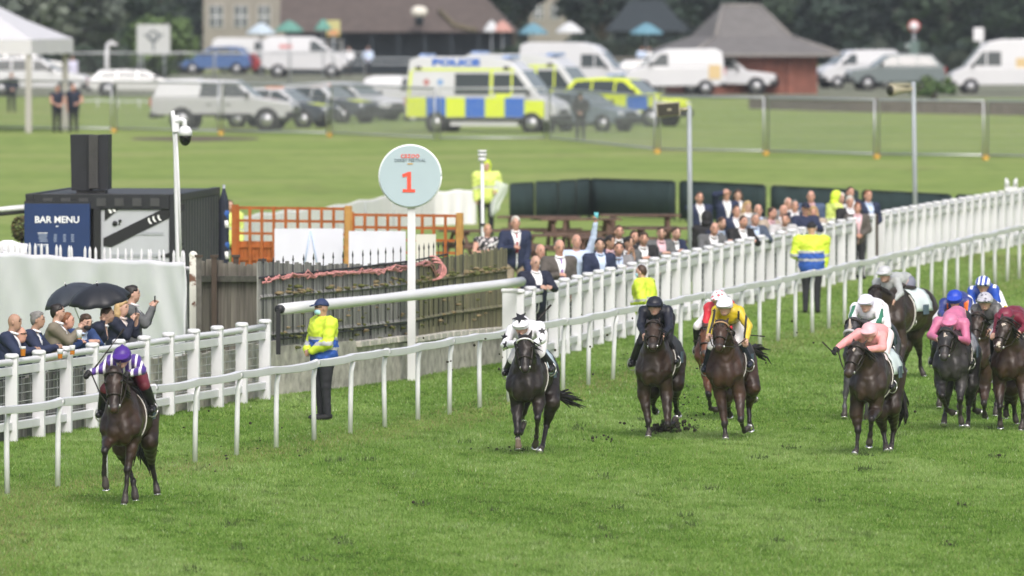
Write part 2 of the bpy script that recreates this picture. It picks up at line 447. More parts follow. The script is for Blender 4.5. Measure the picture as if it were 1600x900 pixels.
SEC = [(a * .84, b * .84) for a, b in [(-.06, -.1), (-.045, -.112), (.045, -.112), (.06, -.1), (.064, 0), (.06, .09), (.04, .105), (-.04, .105), (-.06, .09), (-.064, 0)]]
V = []; F = []; m_ = len(SEC)
for i, p in enumerate(pts):
    for a, b in SEC: V.append((p[0] + a * .95, p[1], p[2] + .042 + b * .58 * (1 + .03 * sin(i * 5.1))))
for i in range(len(pts) - 1):
    for k in range(m_): F.append((i * m_ + k, i * m_ + (k + 1) % m_, (i + 1) * m_ + (k + 1) % m_, (i + 1) * m_ + k))
mb.add(V, F, PLAST, True); ro = mb.build('rail', rl); es = ro.modifiers.new('edge', 'EDGE_SPLIT'); es.split_angle = radians(50)
mb = MB()
for y in post_y[1:-1:2]: mb.tube([(railx(y - .06) - O.x, y - .06 - O.y, RAILTOP - .058), (railx(y + .06) - O.x, y + .06 - O.y, RAILTOP - .058)], .060, WHITE_OLD, 12, flat=(1, .95))
mb.build('joint_collar', rl)
mb = MB(); mb.tube([(0, 0, 0), (0, 0, .55), (.006, 0, .90), (.03, 0, 1.045)], [.037, .037, .036, .035], PLAST, 10)
p0 = mb.build('post', rl)
for i, y in enumerate(post_y[:-1]):
    o = p0 if i == 0 else link(p0.copy()); o.parent = rl
    o.location = (railx(y) - O.x - .03, y - O.y, 0); o.rotation_euler = (radians(rng.normal(0, 1.0)), radians(rng.normal(0, .8)), 0)

# ---------------------------------------------------------------- white crowd fences
LFP = [(5, 693), (210, 658), (300, 642), (424, 624)]
RFP = [(795, 578), (880, 553), (1111, 500), (1340, 430), (1400, 420), (1580, 388)]
def linefit(P, deg):
    w = [G(*p) for p in P]; c = np.polyfit([p.y for p in w], [p.x for p in w], deg); return lambda y: float(np.polyval(c, y))
lfx = linefit(LFP, 1); rfx = linefit(RFP, 2)
def fence_at(fx, u, d, y0, y1):                     # point d metres behind the fence, seen in column u
    g = lambda y: (fx(y) - d) / y * FPX + 800 - u
    a, b = y0, y1
    for _ in range(50):
        m = (a + b) / 2
        if g(m) < 0: a = m
        else: b = m
    return Vector((fx(m) - d, m, 0))
def wire_mat():
    m = bpy.data.materials.new('wire_mesh'); m.use_nodes = True; n = m.node_tree; b = n.nodes['Principled BSDF']
    b.inputs['Base Color'].default_value = (.45, .46, .46, 1); b.inputs['Roughness'].default_value = .5; b.inputs['Metallic'].default_value = .4
    return m
WIRE = wire_mat()
def white_fence(name, label, fx, ya, yb, step, h, endcap=False):
    ym = (ya + yb) / 2; t = thing(name, label, 'fence', (fx(ym), ym, 0)); O = Vector(t.location)
    n = int(round((yb - ya) / step)); ys = [ya + (yb - ya) * i / n for i in range(n + 1)]
    ang = -math.atan2(fx(yb) - fx(ya), yb - ya)
    mb = MB(); mb.box((0, 0, h / 2 - .03), (.175, .1, h - .06), WHITE); mb.tube([(0, 0, h - .061), (0, 0, h - .02), (0, 0, h)], [.104, .104, .075], WHITE, 12)
    p0 = mb.build('post', t, .008)
    for i, y in enumerate(ys):
        o = p0 if i == 0 else link(p0.copy()); o.parent = t
        o.location = (fx(y) - O.x, y - O.y, 0); o.rotation_euler = (radians(rng.normal(0, .6)), radians(rng.normal(0, .5)), ang + radians(rng.normal(0, 2)))
    L = lambda y, dx, z: (fx(y) - O.x + dx, y - O.y, z)
    mb = MB(); mb.tube([L(y, 0, h - .12 + .006 * sin(i * 1.7)) for i, y in enumerate(ys)], .048, WHITE, 10); mb.build('top_rail', t)
    for z, nm in ((h - .25, 'middle_rail'), (.22, 'bottom_rail')):
        mb = MB(); V = []; F = []
        for y in ys:
            for a_, b_ in ((-.025, -.06), (.025, -.06), (.032, -.05), (.032, .05), (.025, .062), (-.025, .062)): V.append(L(y, a_, z + b_))
        for i in range(len(ys) - 1):
            for k in range(6): F.append((i * 6 + k, i * 6 + (k + 1) % 6, (i + 1) * 6 + (k + 1) % 6, (i + 1) * 6 + k))
        mb.add(V, F, WHITE); mb.build(nm, t)
    mb = MB(); dx = -.09
    for k in range(6):
        z = .3 + k * .12; mb.tube([L(y, dx, z) for y in ys], .006, WIRE, 4)
    y = ya
    while y < yb:
        mb.cyl(L(y, dx, .18), L(y, dx, h - .3), .003, WIRE, 4); y += .5
    mb.build('wire_netting', t)
    return t
white_fence('crowd_fence', 'white board fence that spectators with umbrellas and beer lean on', lfx, 157.9, 176.3, 1.58, 1.25)
white_fence('crowd_fence', 'long white board fence in front of the big crowd, beyond the running rail', rfx, 189.6, 245.3, 1.70, 1.33)
def backing(name, label, u0, u1, d, h, mat, dh=.03):
    a, b = fence_at(lfx, u0, d, 150, 185), fence_at(lfx, u1, d, 150, 185); t = thing(name, label, 'wall', tuple(a)); q = b - a; L = q.length; ang = atan2(q.y, q.x); mb = MB(); n_ = max(2, int(L / .5)) if mat is CONC else int(L / .14)
    for k in range(n_): c = q * ((k + .5) / n_); z = h + rng.uniform(-dh, dh); mb.box((c.x, c.y, z / 2), (L / n_ - .012, .06, z), mat, Matrix.Rotation(ang, 3, 'Z'))
    mb.build('plank' if mat is not CONC else 'slab', t)
CONC = M('stained_concrete', (.40, .385, .345), .9, .38, 5, .5)
backing('plank_skirting', 'dark plank skirting behind the white fence below the first beer drinkers', -20, 128, .24, .86, PALING)
backing('concrete_skirting', 'stained concrete slabs behind the white fence beside the umbrella group', 131, 432, .24, .84, CONC)
white_fence('crowd_fence', 'white board fence beyond the dark gap, without spectators', rfx, 246.8, 276.6, 1.45, 1.36)
t = thing('gate_post', 'stout white post at the near end of the long crowd fence', 'post', tuple(G(796, 582)))
mb = MB(); mb.box((0, 0, .67), (.24, .2, 1.34), WHITE); mb.box((0, 0, 1.36), (.28, .24, .05), WHITE); mb.build('shaft', t, .01)
y = 245.9; t = thing('gate_post', 'dark brown timber post in the gap of the white fence', 'post', (rfx(y), y, 0))
mb = MB(); mb.box((0, 0, .66), (.14, .14, 1.32), M('dark_timber', (.055, .04, .03), .8)); mb.build('shaft', t)
q = AT(1580, 305, 268); t = thing('twin_peaked_marker', 'small white twin-peaked marker on top of the far fence', 'marker', (q.x, 268, 1.36))
mb = MB(); mb.box((0, 0, .05), (.3, .1, .1), WHITE)
for s in (-1, 1): mb.tube([(s * .1, 0, .1), (s * .1, 0, .22), (s * .13, 0, .3)], [.06, .05, .02], WHITE, 8)
mb.build('marker_block', t)

# long white pole across the gap
a = AT(439, 483, 177.0); b = AT(815, 440, 187.6)
t = thing('barrier_pole', 'long white barrier pole lying across the gap between the fences', 'pole', tuple(a)); o = Vector(a)
mb = MB(); mb.tube([(Vector(a).lerp(b, k / 12) - o) + Vector((0, 0, -.02 * sin(pi * k / 12))) for k in range(13)], [.085 + .008 * sin(k) for k in range(13)], PLAST, 14); mb.build('tube', t)
mb = MB(); d = (b - a).normalized(); mb.cyl(-d * .1, d * .0 - d * .004, .07, BLACK, 12); mb.box(-d * .12 + Vector((0, 0, -.35)), (.07, .07, .7), BLACK); mb.build('hinge_bracket', t)

# ---------------------------------------------------------------- concrete wall with board fence and iron spikes
WP = [(405, 620), (470, 613), (555, 604), (643, 592), (700, 580), (790, 566)]
WG = [G(*p) for p in WP]
O = WG[2].copy(); wall = thing('concrete_wall', 'low stained concrete wall under the dark board fence', 'wall', tuple(O))
CONC = M('stained_concrete', (.40, .385, .345), .9, .38, 5, .5); BRICKW = M('white_kerb_brick', (.52, .5, .46), .8, .25, 8, .3)
WH = [.76, .74, .72, .58, .56, .5]
mb = MB()
for i in range(5):
    p, q = WG[i] - O, WG[i + 1] - O; d = (q - p).normalized(); nrm = Vector((-d.y, d.x, 0)) * .22; h0 = WH[i]; h1 = WH[i] if i in (0, 1) else WH[i + 1]
    zz = lambda v, z: Vector((v.x, v.y, z))
    mb.add([zz(p, 0), zz(q, 0), zz(q + nrm, 0), zz(p + nrm, 0), zz(p, h0), zz(q, h1), zz(q + nrm, h1), zz(p + nrm, h0)],
           [(0, 1, 5, 4), (1, 2, 6, 5), (2, 3, 7, 6), (3, 0, 4, 7), (4, 5, 6, 7), (3, 2, 1, 0)], CONC)
mb.build('wall_body', wall)
mb = MB()
for i in range(2, 5):
    p, q = WG[i] - O, WG[i + 1] - O; n_ = max(2, int((q - p).length / .55))
    for k in range(n_):
        c = p.lerp(q, (k + .5) / n_); z = WH[i] + (WH[i + 1] - WH[i]) * (k + .5) / n_
        if i == 2 and k == 0: z = WH[3]
        ang = atan2((q - p).y, (q - p).x)
        mb.box((c.x - .01, c.y + .05, (z if i > 2 else .62) + .055), ((q - p).length / n_ - .08, .2, .1), BRICKW, Matrix.Rotation(ang, 3, 'Z'))
mb.build('coping_brick', wall, .015)
# board fence: boards grouped as the surface of two stretches
bf = thing('board_fence', 'dark weathered board fence standing on the concrete wall', 'fence', tuple(WG[3]))
OB = WG[3]
TOPV = [(412, 408), (470, 412), (555, 414), (643, 410), (700, 402), (788, 388)]
def fence_pt(f):                                     # f in 0..5 along the wall
    i = min(int(f), 4); return WG[i].lerp(WG[i + 1], f - i)
def top_at(u): return np.interp(u, [p[0] for p in TOPV], [p[1] for p in TOPV])
for nm, mat, f0, f1 in (('board', PALING, 0, 3.2), ('mossy_board', PALING_MOSS, 3.2, 5.0)):
    mb = MB(); f = f0
    while f < f1:
        p = fence_pt(f) + Vector((.0, .13, 0)); i = min(int(f), 4); seg = (WG[i + 1] - WG[i]).length; d = (WG[i + 1] - WG[i]).normalized()
        u = p.x / p.y * FPX + 800; z = CAM_H - (top_at(u) + 66) / scale_at(p.y) + rng.normal(0, .02)
        base = np.interp(f, range(6), WH) - .12
        w = rng.uniform(.11, .15); ang = atan2(d.y, d.x) + radians(rng.normal(0, 3))
        mb.box((p.x - OB.x, p.y - OB.y + rng.normal(0, .012), (base + z) / 2), (w, .03, z - base), mat, Matrix.Rotation(ang, 3, 'Z'))
        f += (w + .012) / seg
    mb.build(nm, bf)
for hz_ in (.95, 1.55):
    mb = MB()
    for i in range(5):
        p, q = WG[i] - OB, WG[i + 1] - OB; k = np.interp(i, range(6), WH)
        mb.tube([(p.x, p.y + .09, hz_), (q.x, q.y + .09, hz_)], .045, PALING if i < 3 else PALING_MOSS, 4, smooth=False)
    mb.build('cross_rail', bf)
# old twigs and moss lodged on the middle rail
mb = MB(); TW = M('dead_leaves', (.20, .16, .09), .9, .4, 20); MO = M('moss', (.10, .11, .035), .95, .4, 20)
for k in range(420):
    f = rng.uniform(.4, 5) ** 1.0; p = fence_pt(min(f, 4.99)) - OB
    if rng.random() > .25 + .15 * f: continue
    c = Vector((p.x + rng.normal(0, .02), p.y + .02 + rng.normal(0, .03), 1.58 + abs(rng.normal(0, .05)) - (.02 if rng.random() < .7 else rng.uniform(.3, .9))))
    r = rng.uniform(.015, .05); mb.ell(c, (r * 1.8, r, r * .6), TW if rng.random() < .5 else MO, 5, 4)
o = mb.build('lodged_leaves', bf)
rail_i = thing('spiked_railing', 'thin black iron railing with spikes along the board fence', 'railing', tuple(WG[2])); OI = WG[2]
IRON = M('black_iron', (.02, .022, .025), .6, .2, 8); sp0 = None
mb = MB()
for z in (.86, 1.86):
    mb.tube([((p - OI).x, (p - OI).y - .03, z + .02 * i) for i, p in enumerate(WG[:5])], .016, IRON, 4)
mb.build('rail_bar', rail_i)
k = 0; f = .1; sp = []
while f < 4.3:
    p = fence_pt(f); i = min(int(f), 3); seg = (WG[i + 1] - WG[i]).length; sp.append(p - OI); f += .46 / seg
mb = MB(); mb.tube([(0, 0, .7), (0, 0, 1.98)], .008, IRON, 5); mb.tube([(0, 0, 1.98), (0, 0, 2.01), (0, 0, 2.09)], [.008, .018, .003], IRON, 6)
s0 = mb.build('spike_bar', rail_i)
for i, p in enumerate(sp[:95]):
    o = s0 if i == 0 else link(s0.copy()); o.parent = rail_i; o.location = (p.x, p.y - .03, .02 * f)
# crumpled red and white tape hung along the railing
TAPE = M('red_white_tape', (.58, .26, .25), .6, .35, 25)
mb = MB()
for s in range(4):
    P = []
    for k in range(46):
        tt = k / 45; u = 413 + (688 - 413) * tt; f = np.interp(u, [405, 470, 555, 643, 700, 790], range(6)); p = fence_pt(min(f, 4.9))
        v = np.interp(u, [413, 430, 520, 640, 665, 688], [441, 433, 428, 418, 410, 414]) + (18 * sin((tt - .95) * 60) if tt > .95 else 0)
        q = AT(u, v, p.y - .1); P.append((q.x - O.x + rng.normal(0, .02), q.y - O.y, q.z + rng.normal(0, .025)))
    mb.tube(P, [.013 + .008 * rng.random() for _ in P], TAPE, 5, flat=(1, .4))
for s in range(3):
    c = AT(676, 419 + s * 2, fence_pt(3.5).y - .1) - O; mb.tube([c + Vector((.16 * cos(a) + .03 * s, 0, (.2 - .03 * s) * sin(a))) for a in np.linspace(-1.6, 1.9, 12)], .016, TAPE, 5)
t = mb.build('barrier_tape'); t.location = O; tag(t, 'crumpled red and white tape draped along the spiked railing', 'tape')

# ---------------------------------------------------------------- numbered post
p = G(643, 595); t = thing('winning_post', 'tall white post with round pale blue board numbered 1', 'post', tuple(p))
mb = MB(); mb.box((0, 0, 1.65), (.13, .1, 3.3), PLAST); mb.build('pole', t, .006)
DISC = M('pale_blue_board', srgb(166, 184, 192), .4, .03, 2)
zc = CAM_H - (275 + 66) / scale_at(p.y) ; rr = 47.5 / scale_at(p.y)
mb = MB(); mb.tube([(-.02, -.13, zc), (-.02, -.055, zc)], rr, DISC, 48, smooth=False); d = mb.build('board', t)
mb = MB(); R2 = [(-.02 + (rr + .006) * cos(a), -.134 + .06, zc + (rr + .006) * sin(a)) for a in np.linspace(0, 2 * pi, 49)]; mb.tube(R2, .022, M('white_rim', (.75, .8, .8), .4, 0), 6); mb.build('rim', d)
RED = M('orange_red_print', srgb(228, 82, 62), .5, 0); INK = M('grey_print', srgb(105, 120, 130), .5, 0)
FR = (pi / 2, 0, 0)
mb = MB(); mb.prism([(-.05 + x, -.134, zc - .095 + z) for x, z in ((-.09, -.165), (.11, -.165), (.11, -.115), (.045, -.115), (.045, .165), (-.005, .165), (-.10, .125), (-.085, .075), (-.02, .10), (-.02, -.115), (-.09, -.115))], (0, -.006, 0), RED); mb.build('number', d)
text_obj('lettering', 'cazoo', .13, RED, d, (-.02, -.136, zc + .335), FR, bold=.0)
text_obj('lettering', 'DERBY FESTIVAL', .07, INK, d, (-.02, -.136, zc + .255), FR, bold=.0)
mb = MB(); mb.box((-.02, -.136, zc + .20), (.09, .006, .018), M('ochre_print', (.5, .3, .08), .5, 0)); mb.build('print_dash', d)

# traffic cone behind the gate post
t = thing('traffic_cone', 'orange traffic cone standing behind the stout white post', 'cone', tuple(G(787, 556)))
mb = MB(); mb.tube([(0, 0, .04), (0, 0, .7)], [.17, .035], M('cone_orange', (.75, .11, .04), .5, .08), 16); mb.build('cone_body', t)
mb = MB(); mb.box((0, 0, .02), (.42, .42, .04), BLACK); mb.build('base', t)
# ---------------------------------------------------------------- white sheeted hoarding with pickets
def zt(v, Y): return CAM_H - (v + 66) / scale_at(Y)
HB = [(-30, 581), (298, 606)]
A0, A1 = G(*HB[0]), G(*HB[1]); t = thing('sheeted_hoarding', 'white sheeting stretched over a picket fence behind the umbrellas', 'hoarding', tuple((A0 + A1) / 2)); O = (A0 + A1) / 2
SHEET = M('white_sheeting', (.86, .85, .93), .55, .04, 2, .15); SHEET.node_tree.nodes['Principled BSDF'].inputs['Sheen Weight'].default_value = .1
nx, nz = 90, 26; V = []; F = []; nd = Vector((-(A1 - A0).y, (A1 - A0).x, 0)).normalized()
if nd.y > 0: nd = -nd
for i in range(nx + 1):
    f = i / nx; p = A0.lerp(A1, f); u = -30 + 328 * f
    top = zt(np.interp(u, [-30, 0, 60, 160, 250, 298], [392, 394, 397, 404, 407, 411]), p.y) + .01 * sin(f * 40)
    for j in range(nz + 1):
        g = j / nz; z = top * g
        rip = .010 * sin(f * 34 + g * 5) * g + .05 * max(0, f - .82) * sin(g * 9 + f * 60) * 2 + .018 * N1(np.array([f * 14.]), np.array([g * 4. + f * 6]))[0] + .02 * max(0, sin(f * 9 - g * 4.2)) ** 8
        q = p + nd * (.08 + rip) - O; V.append((q.x, q.y, z))
for i in range(nx):
    for j in range(nz): a = i * (nz + 1) + j; F.append((a, a + nz + 1, a + nz + 2, a + 1))
mb = MB(); mb.add(V, F, SHEET, True); sh = mb.build('sheet', t, fixn=False); sm = sh.modifiers.new('thick', 'SOLIDIFY'); sm.thickness = .006
mb = MB(); h = zt(378, A0.y); mb.tube([(0, 0, .1), (0, 0, 2.0), (0, 0, 2.06)], [.026, .026, .004], WHITE_OLD, 6); p0 = mb.build('picket', t)
for k in range(31):
    u = -28 + 10.75 * k; f = (u + 30) / 328; p = A0.lerp(A1, f) - O; o = p0 if k == 0 else link(p0.copy()); o.parent = t
    zz = zt(np.interp(u, [-30, 48, 160, 290], [374, 379, 386, 391]), A0.lerp(A1, f).y); o.location = (p.x, p.y, zz - 2.06); o.rotation_euler = (0, radians(rng.normal(0, 1)), 0)
mb = MB()
for z in (.4, 1.9): mb.tube([A0 - O + Vector((0, .04, z)), A1 - O + Vector((0, .04, z))], .03, WHITE_OLD, 6)
mb.build('fence_rail', t)
mb = MB()
for s in range(3): mb.tube([(AT(-30 + 12 * k, 386 + 4 * s + 3 * sin(k * 1.3 + s), A0.y - .1) - O) for k in range(7)], [.06 + .03 * rng.random() for k in range(7)], SHEET, 8)
mb.build('rolled_sheet', t)
def rusty():
    m = M('flaking_white_paint', (.68, .67, .64), .7, .1, 3); n = m.node_tree; b = n.nodes['Principled BSDF']
    tc = n.nodes.new('ShaderNodeTexCoord'); no = n.nodes.new('ShaderNodeTexNoise'); no.inputs['Scale'].default_value = 9; no.inputs['Detail'].default_value = 5
    n.links.new(tc.outputs['Object'], no.inputs[0]); r = n.nodes.new('ShaderNodeValToRGB')
    r.color_ramp.elements[0].position = .54; r.color_ramp.elements[0].color = (.68, .67, .63, 1); r.color_ramp.elements[1].position = .62; r.color_ramp.elements[1].color = (.16, .08, .05, 1)
    n.links.new(no.outputs['Fac'], r.inputs[0]); n.links.new(r.outputs[0], b.inputs['Base Color']); return m
p = G(302, 607); t = thing('rusty_post', 'white post with flaking rusty paint at the end of the white sheeting', 'post', tuple(p))
mb = MB(); mb.box((0, 0, 1.05), (.115, .115, 2.1), rusty()); mb.ell((0, 0, 2.12), (.07, .07, .07), rusty(), 10, 6); mb.build('shaft', t, .005)

# bleached plank fence
t = thing('plank_fence', 'bleached plank fence with stout posts beside the rusty white post', 'fence', tuple(G(360, 611))); O = G(360, 611)
B0, B1 = G(309, 609), G(416, 615)
mb = MB(); n_ = 22
for k in range(n_):
    p = B0.lerp(B1, (k + .5) / n_) - O; z = zt(407 + rng.normal(0, 2) + 2 * k / n_, B0.y); mb.box((p.x, p.y + .06, z / 2), ((B1 - B0).length / n_ - .008, .025, z), PALEWOOD, Matrix.Rotation(radians(rng.normal(0, 3)), 3, 'Z'))
mb.build('plank', t)
DT = M('dark_timber', (.055, .04, .03), .8); GT = M('grey_timber', (.10, .095, .085), .85, .3, 8)
for u in (311, 335, 369, 410):
    p = G(u, 611) - O; mb = MB(); z = zt(402 if u < 400 else 408, G(u, 611).y); mb.box((p.x, p.y - .06, z / 2), (.085, .1, z), GT if u < 320 else DT); mb.box((p.x, p.y - .06, z + .02), (.13, .13, .04), DT); mb.build('post', t)
mb = MB(); p, q = B0 - O, B1 - O; mb.prism([(p.x, p.y - .1, zt(440, B0.y)), (q.x, q.y - .1, zt(440, B1.y)), (q.x, q.y - .1, zt(431, B1.y)), (p.x, p.y - .1, zt(431, B0.y))], (0, .09, 0), GT); mb.build('cross_rail', t)

# ---------------------------------------------------------------- bar in a shipping container
CY = 196.0; sc = scale_at(CY); cl = AT(40, 560, CY); CW = 2.62; CHT = zt(303, CY)
rotc = radians(-5.5)
t = thing('bar_container', 'black shipping container bar with blue menu board and grey striped doors', 'container', (cl.x + CW / 2, CY, 0), rotc)
CB = M('container_black', (.014, .016, .02), .5, .2, 3); CG = M('container_charcoal', (.045, .047, .05), .55, .15, 3); DG = M('door_pale_grey', (.40, .42, .46), .5, .06, 2); MENU = M('menu_blue', srgb(24, 48, 92), .5, .1, 2)
CL = 6.06
mb = MB(); x0 = CW / 2
def corr(side):
    P = []; n = 60
    for i in range(n + 1):
        y = .1 + (CL - .2) * i / n; P.append((side * (x0 - (.0 if (i // 2) % 2 else .035)), y))
    V = [(x, y, z) for z in (.15, CHT - .12) for x, y in P]
    return V, [(i, i + 1, n + 2 + i, n + 1 + i) for i in range(n)]
for s in (1, -1):
    V, F = corr(s); mb.add(V, F, CG)
mb.box((0, CL / 2, CHT - .05), (CW - .06, CL - .1, .06), CG); mb.box((0, CL - .05, CHT / 2), (CW - .1, .06, CHT - .2), CG); mb.box((0, .3, CHT / 2), (CW - .12, .05, CHT - .2), CB)
mb.box((0, CL / 2, .08), (CW - .06, CL - .1, .1), CB)
mb.build('shell', t)
mb = MB()
for s in (1, -1):
    for y in (.06, CL - .06): mb.box((s * (x0 - .06), y, CHT / 2), (.14, .14, CHT), CB)
    mb.box((s * (x0 - .04), CL / 2, CHT - .06), (.1, CL - .26, .12), CB)
mb.box((0, .05, CHT - .13), (CW - .262, .12, .26), CB); mb.build('corner_frame', t, .01)
mb = MB()
for k in range(7): mb.box((-x0 + .38 + k * .31, -.02, CHT - .14), (.16, .02, .14), CG)
mb.build('lock_lug', t)
DX0, DX1 = -x0 + 1.3, x0 - .14; DZ1 = CHT - .27
dr = MB(); dr.box(((DX0 + DX1) / 2, .06, DZ1 / 2 + .1), (DX1 - DX0, .05, DZ1 - .2), DG)
for z in (.55, 1.1, 1.72, 2.1):
    if z < DZ1 - .1: dr.box(((DX0 + DX1) / 2 + .05, .032, z), (DX1 - DX0 - .3, .02, .05), M('door_rib', (.30, .32, .35), .5, .05))
door = dr.build('door', t)
BK = M('graphic_black', (.010, .011, .013), .5, .05); WG_ = M('graphic_white', (.75, .76, .78), .5, 0)
def gp(px, py): return ((px - 155) / sc + DX0 + .12, 0, zt(py, CY))
def gpoly(pts, m, y): return MB().prism([(gp(*p)[0], y, gp(*p)[2]) for p in pts], (0, .008, 0), m)
# graphic: black diagonal band, corner band, white wave marks, bubbles
g = gpoly([(148, 384), (148, 372), (256, 319), (276, 319), (276, 328), (160, 386)], BK, .018); g.build('graphic_band', door)
g = gpoly([(150, 345), (150, 317), (184, 317)], BK, .018); g.build('graphic_band', door)
g = gpoly([(230, 402), (276, 386), (276, 402)], BK, .018); g.build('graphic_band', door)
mb = MB()
for k, (cx, cy) in enumerate([(158, 326), (164, 324), (170, 321), (175, 319), (221, 345), (228, 342), (236, 340), (262, 394), (268, 392)]):
    w = 2.2 if k < 2 else 1.8; hh = 7 if k < 2 else 4.5
    mb.prism([(gp(cx + dx, cy + dy)[0], .008, gp(cx + dx, cy + dy)[2]) for dx, dy in ((-w - 1, -hh), (w - 2, -hh), (w - 1.5, 0), (w + 2, hh), (-w + 2, hh), (-w - 1, 0))], (0, .008, 0), WG_)
mb.build('wave_mark', door)
mb = MB()
for cx, cy, r in ((166, 349, 4), (174, 345, 2.4), (173, 350, 1.4), (189, 354, 1.6), (271, 380, 3)):
    c = gp(cx, cy); mb.cyl((c[0], .012, c[2]), (c[0], .03, c[2]), r / sc, BK, 16)
mb.build('bubble_mark', door)
mb = MB(); mb.box((DX0 - .06, .0, CHT / 2 - .05), (.12, .1, CHT - .4), BK); mb.build('door_edge', t)
ML, MR = -x0 - .02, -x0 + 1.12
mz1 = zt(318, CY); mb = MB(); mb.box(((ML + MR) / 2, -.06, (mz1 + .6) / 2), (MR - ML, .05, mz1 - .6), MENU); mn = mb.build('menu_board', t, .004)
mb = MB(); mb.box(((ML + MR) / 2, -.055, mz1 + .02), (MR - ML, .06, .04), CB); mb.build('board_edge', mn)
TXT = M('menu_lettering', (.78, .79, .82), .5, 0); TX2 = M('menu_small_print', (.30, .36, .48), .5, 0)
text_obj('lettering', 'BAR MENU', .16, TXT, mn, ((ML + MR) / 2, -.087, zt(343.5, CY)), FR, bold=.003)
mb = MB(); mb.box(((ML + MR) / 2, -.088, zt(353.5, CY)), (.04, .006, .015), TXT); mb.build('dash', mn)
mb = MB()
for k in range(9):
    z = zt(364 + 2.6 * k, CY)
    if k == 6: continue
    mb.box((ML + .30 + (.02 if k in (0, 7) else .04 * rng.random()), -.088, z), (.14 + .06 * rng.random(), .006, .012), TXT if k in (0, 7) else TX2)
    if 1 <= k < 6:
        for dx in (.54, .70, .84): mb.box((ML + dx, -.088, z), (.05, .006, .012), TX2)
mb.build('price_line', mn)
# black box on the roof
t2 = thing('roof_speaker_cabinet', 'tall black cabinet with ribbed grey strip standing on the container roof', 'cabinet', tuple(AT(141, 300, CY + 1.2).xy) + (CHT - .015,), rotc)
h2 = zt(209, CY + 1.2) - CHT; mb = MB(); mb.prism([(-.33, 0, .05), (-.01, 0, .05), (-.01, 0, h2), (-.35, 0, h2)], (0, .5, 0), CB); mb.build('front_panel', t2, .004)
mb = MB(); mb.prism([(.145, -.0, .06), (.31, 0, .07), (.315, 0, h2), (.145, 0, h2)], (0, .5, 0), CB); mb.build('side_panel', t2, .004)
mb = MB()
for k in range(8): mb.box((.003 + k * .019, .06 + .0 * k, h2 / 2 + .04), (.012, .4, h2 - .1), M('ribbed_grey', (.07, .07, .068), .6))
mb.box((.07, .3, h2 / 2 + .03), (.15, .3, h2 - .07), CG); mb.build('ribbed_strip', t2)
mb = MB(); mb.box((-.0, .25, .025), (.5, .4, .05), CG); mb.build('foot_plate', t2)

# navy folded parasol with blue lashings behind the container corner
p = AT(350, 470, 201); t = thing('folded_parasol', 'folded navy parasol with blue and white lashings at the container corner', 'parasol', (p.x, 201, 0)); z1 = zt(293, 201)
NAVY = M('navy_canvas', (.015, .02, .035), .8, .2, 8)
mb = MB(); mb.tube([(0, 0, .5), (0, 0, 1.0), (.0, 0, z1 - .25), (0, 0, z1)], [.05, .10, .09, .02], NAVY, 10); mb.build('canopy', t)
mb = MB(); mb.cyl((0, 0, 0), (0, 0, z1 + .05), .025, GREYP, 8); mb.build('pole', t)
mb = MB(); BL = M('blue_strap', (.03, .10, .36), .6, .1); 
for z in (z1 - .35, z1 - .9): mb.tube([(-.02, 0, z), (.03, -.02, z - .1), (.02, 0, z - .22)], .075, BL, 8); mb.tube([(.03, -.05, z - .23), (.05, -.05, z - .36)], .05, WG_, 6)
mb.build('lashing', t)
# ball-clipped shrub left of the menu board and pale pole
def leaf_cloud(mb, pts, size, mats, rr=rng):
    for p in pts:
        s = size * rr.uniform(.6, 1.3); R = Matrix.Rotation(rr.uniform(0, 6.28), 3, 'Z') @ Matrix.Rotation(rr.uniform(-1.3, 1.3), 3, 'X'); p = Vector(p)
        a = R @ Vector((s, 0, 0)); b = R @ Vector((0, s * .6, .2 * s)); mb.add([p - a, p - b, p + a, p + b], [(0, 1, 2, 3)], mats[rr.integers(len(mats))])
def ball_pts(n, c, r, shell=.6):
    d = rng.normal(size=(n, 3)); d /= np.linalg.norm(d, axis=1)[:, None]; q = rng.uniform(shell, 1, n)[:, None] ** .6
    return np.array(c) + d * q * np.array(r)
p = AT(34, 480, 203); t = thing('clipped_shrub', 'brownish ball shaped shrub beside the blue menu board', 'shrub', (p.x, 203, 0)); zc = zt(357, 203)
mb = MB(); leaf_cloud(mb, ball_pts(900, (0, 0, zc), (.2, .2, .24)), .03, [M('dry_leaf', (.13, .10, .045), .8), M('dull_leaf', (.07, .075, .03), .8)]); mb.build('foliage', t, fixn=False)
mb = MB(); mb.tube([(0, 0, 0), (.02, 0, .8), (0, 0, zc)], .03, DT, 6); mb.build('stem', t)
a, b = AT(-25, 330, 206), AT(39, 324, 206); t = thing('pale_bar', 'pale horizontal bar with dark underside beside the menu board', 'bar', tuple(a))
mb = MB(); mb.tube([(0, 0, 0), b - a], .05, WHITE, 8); mb.build('upper_tube', t); mb = MB(); mb.tube([(0, .02, -.08), b - a + Vector((0, .02, -.08))], .035, BLACK, 8); mb.build('lower_tube', t)
mb = MB(); mb.cyl((.1, .03, -.05), (.1, .03, -a.z), .03, GREYP, 8); mb.build('support', t)

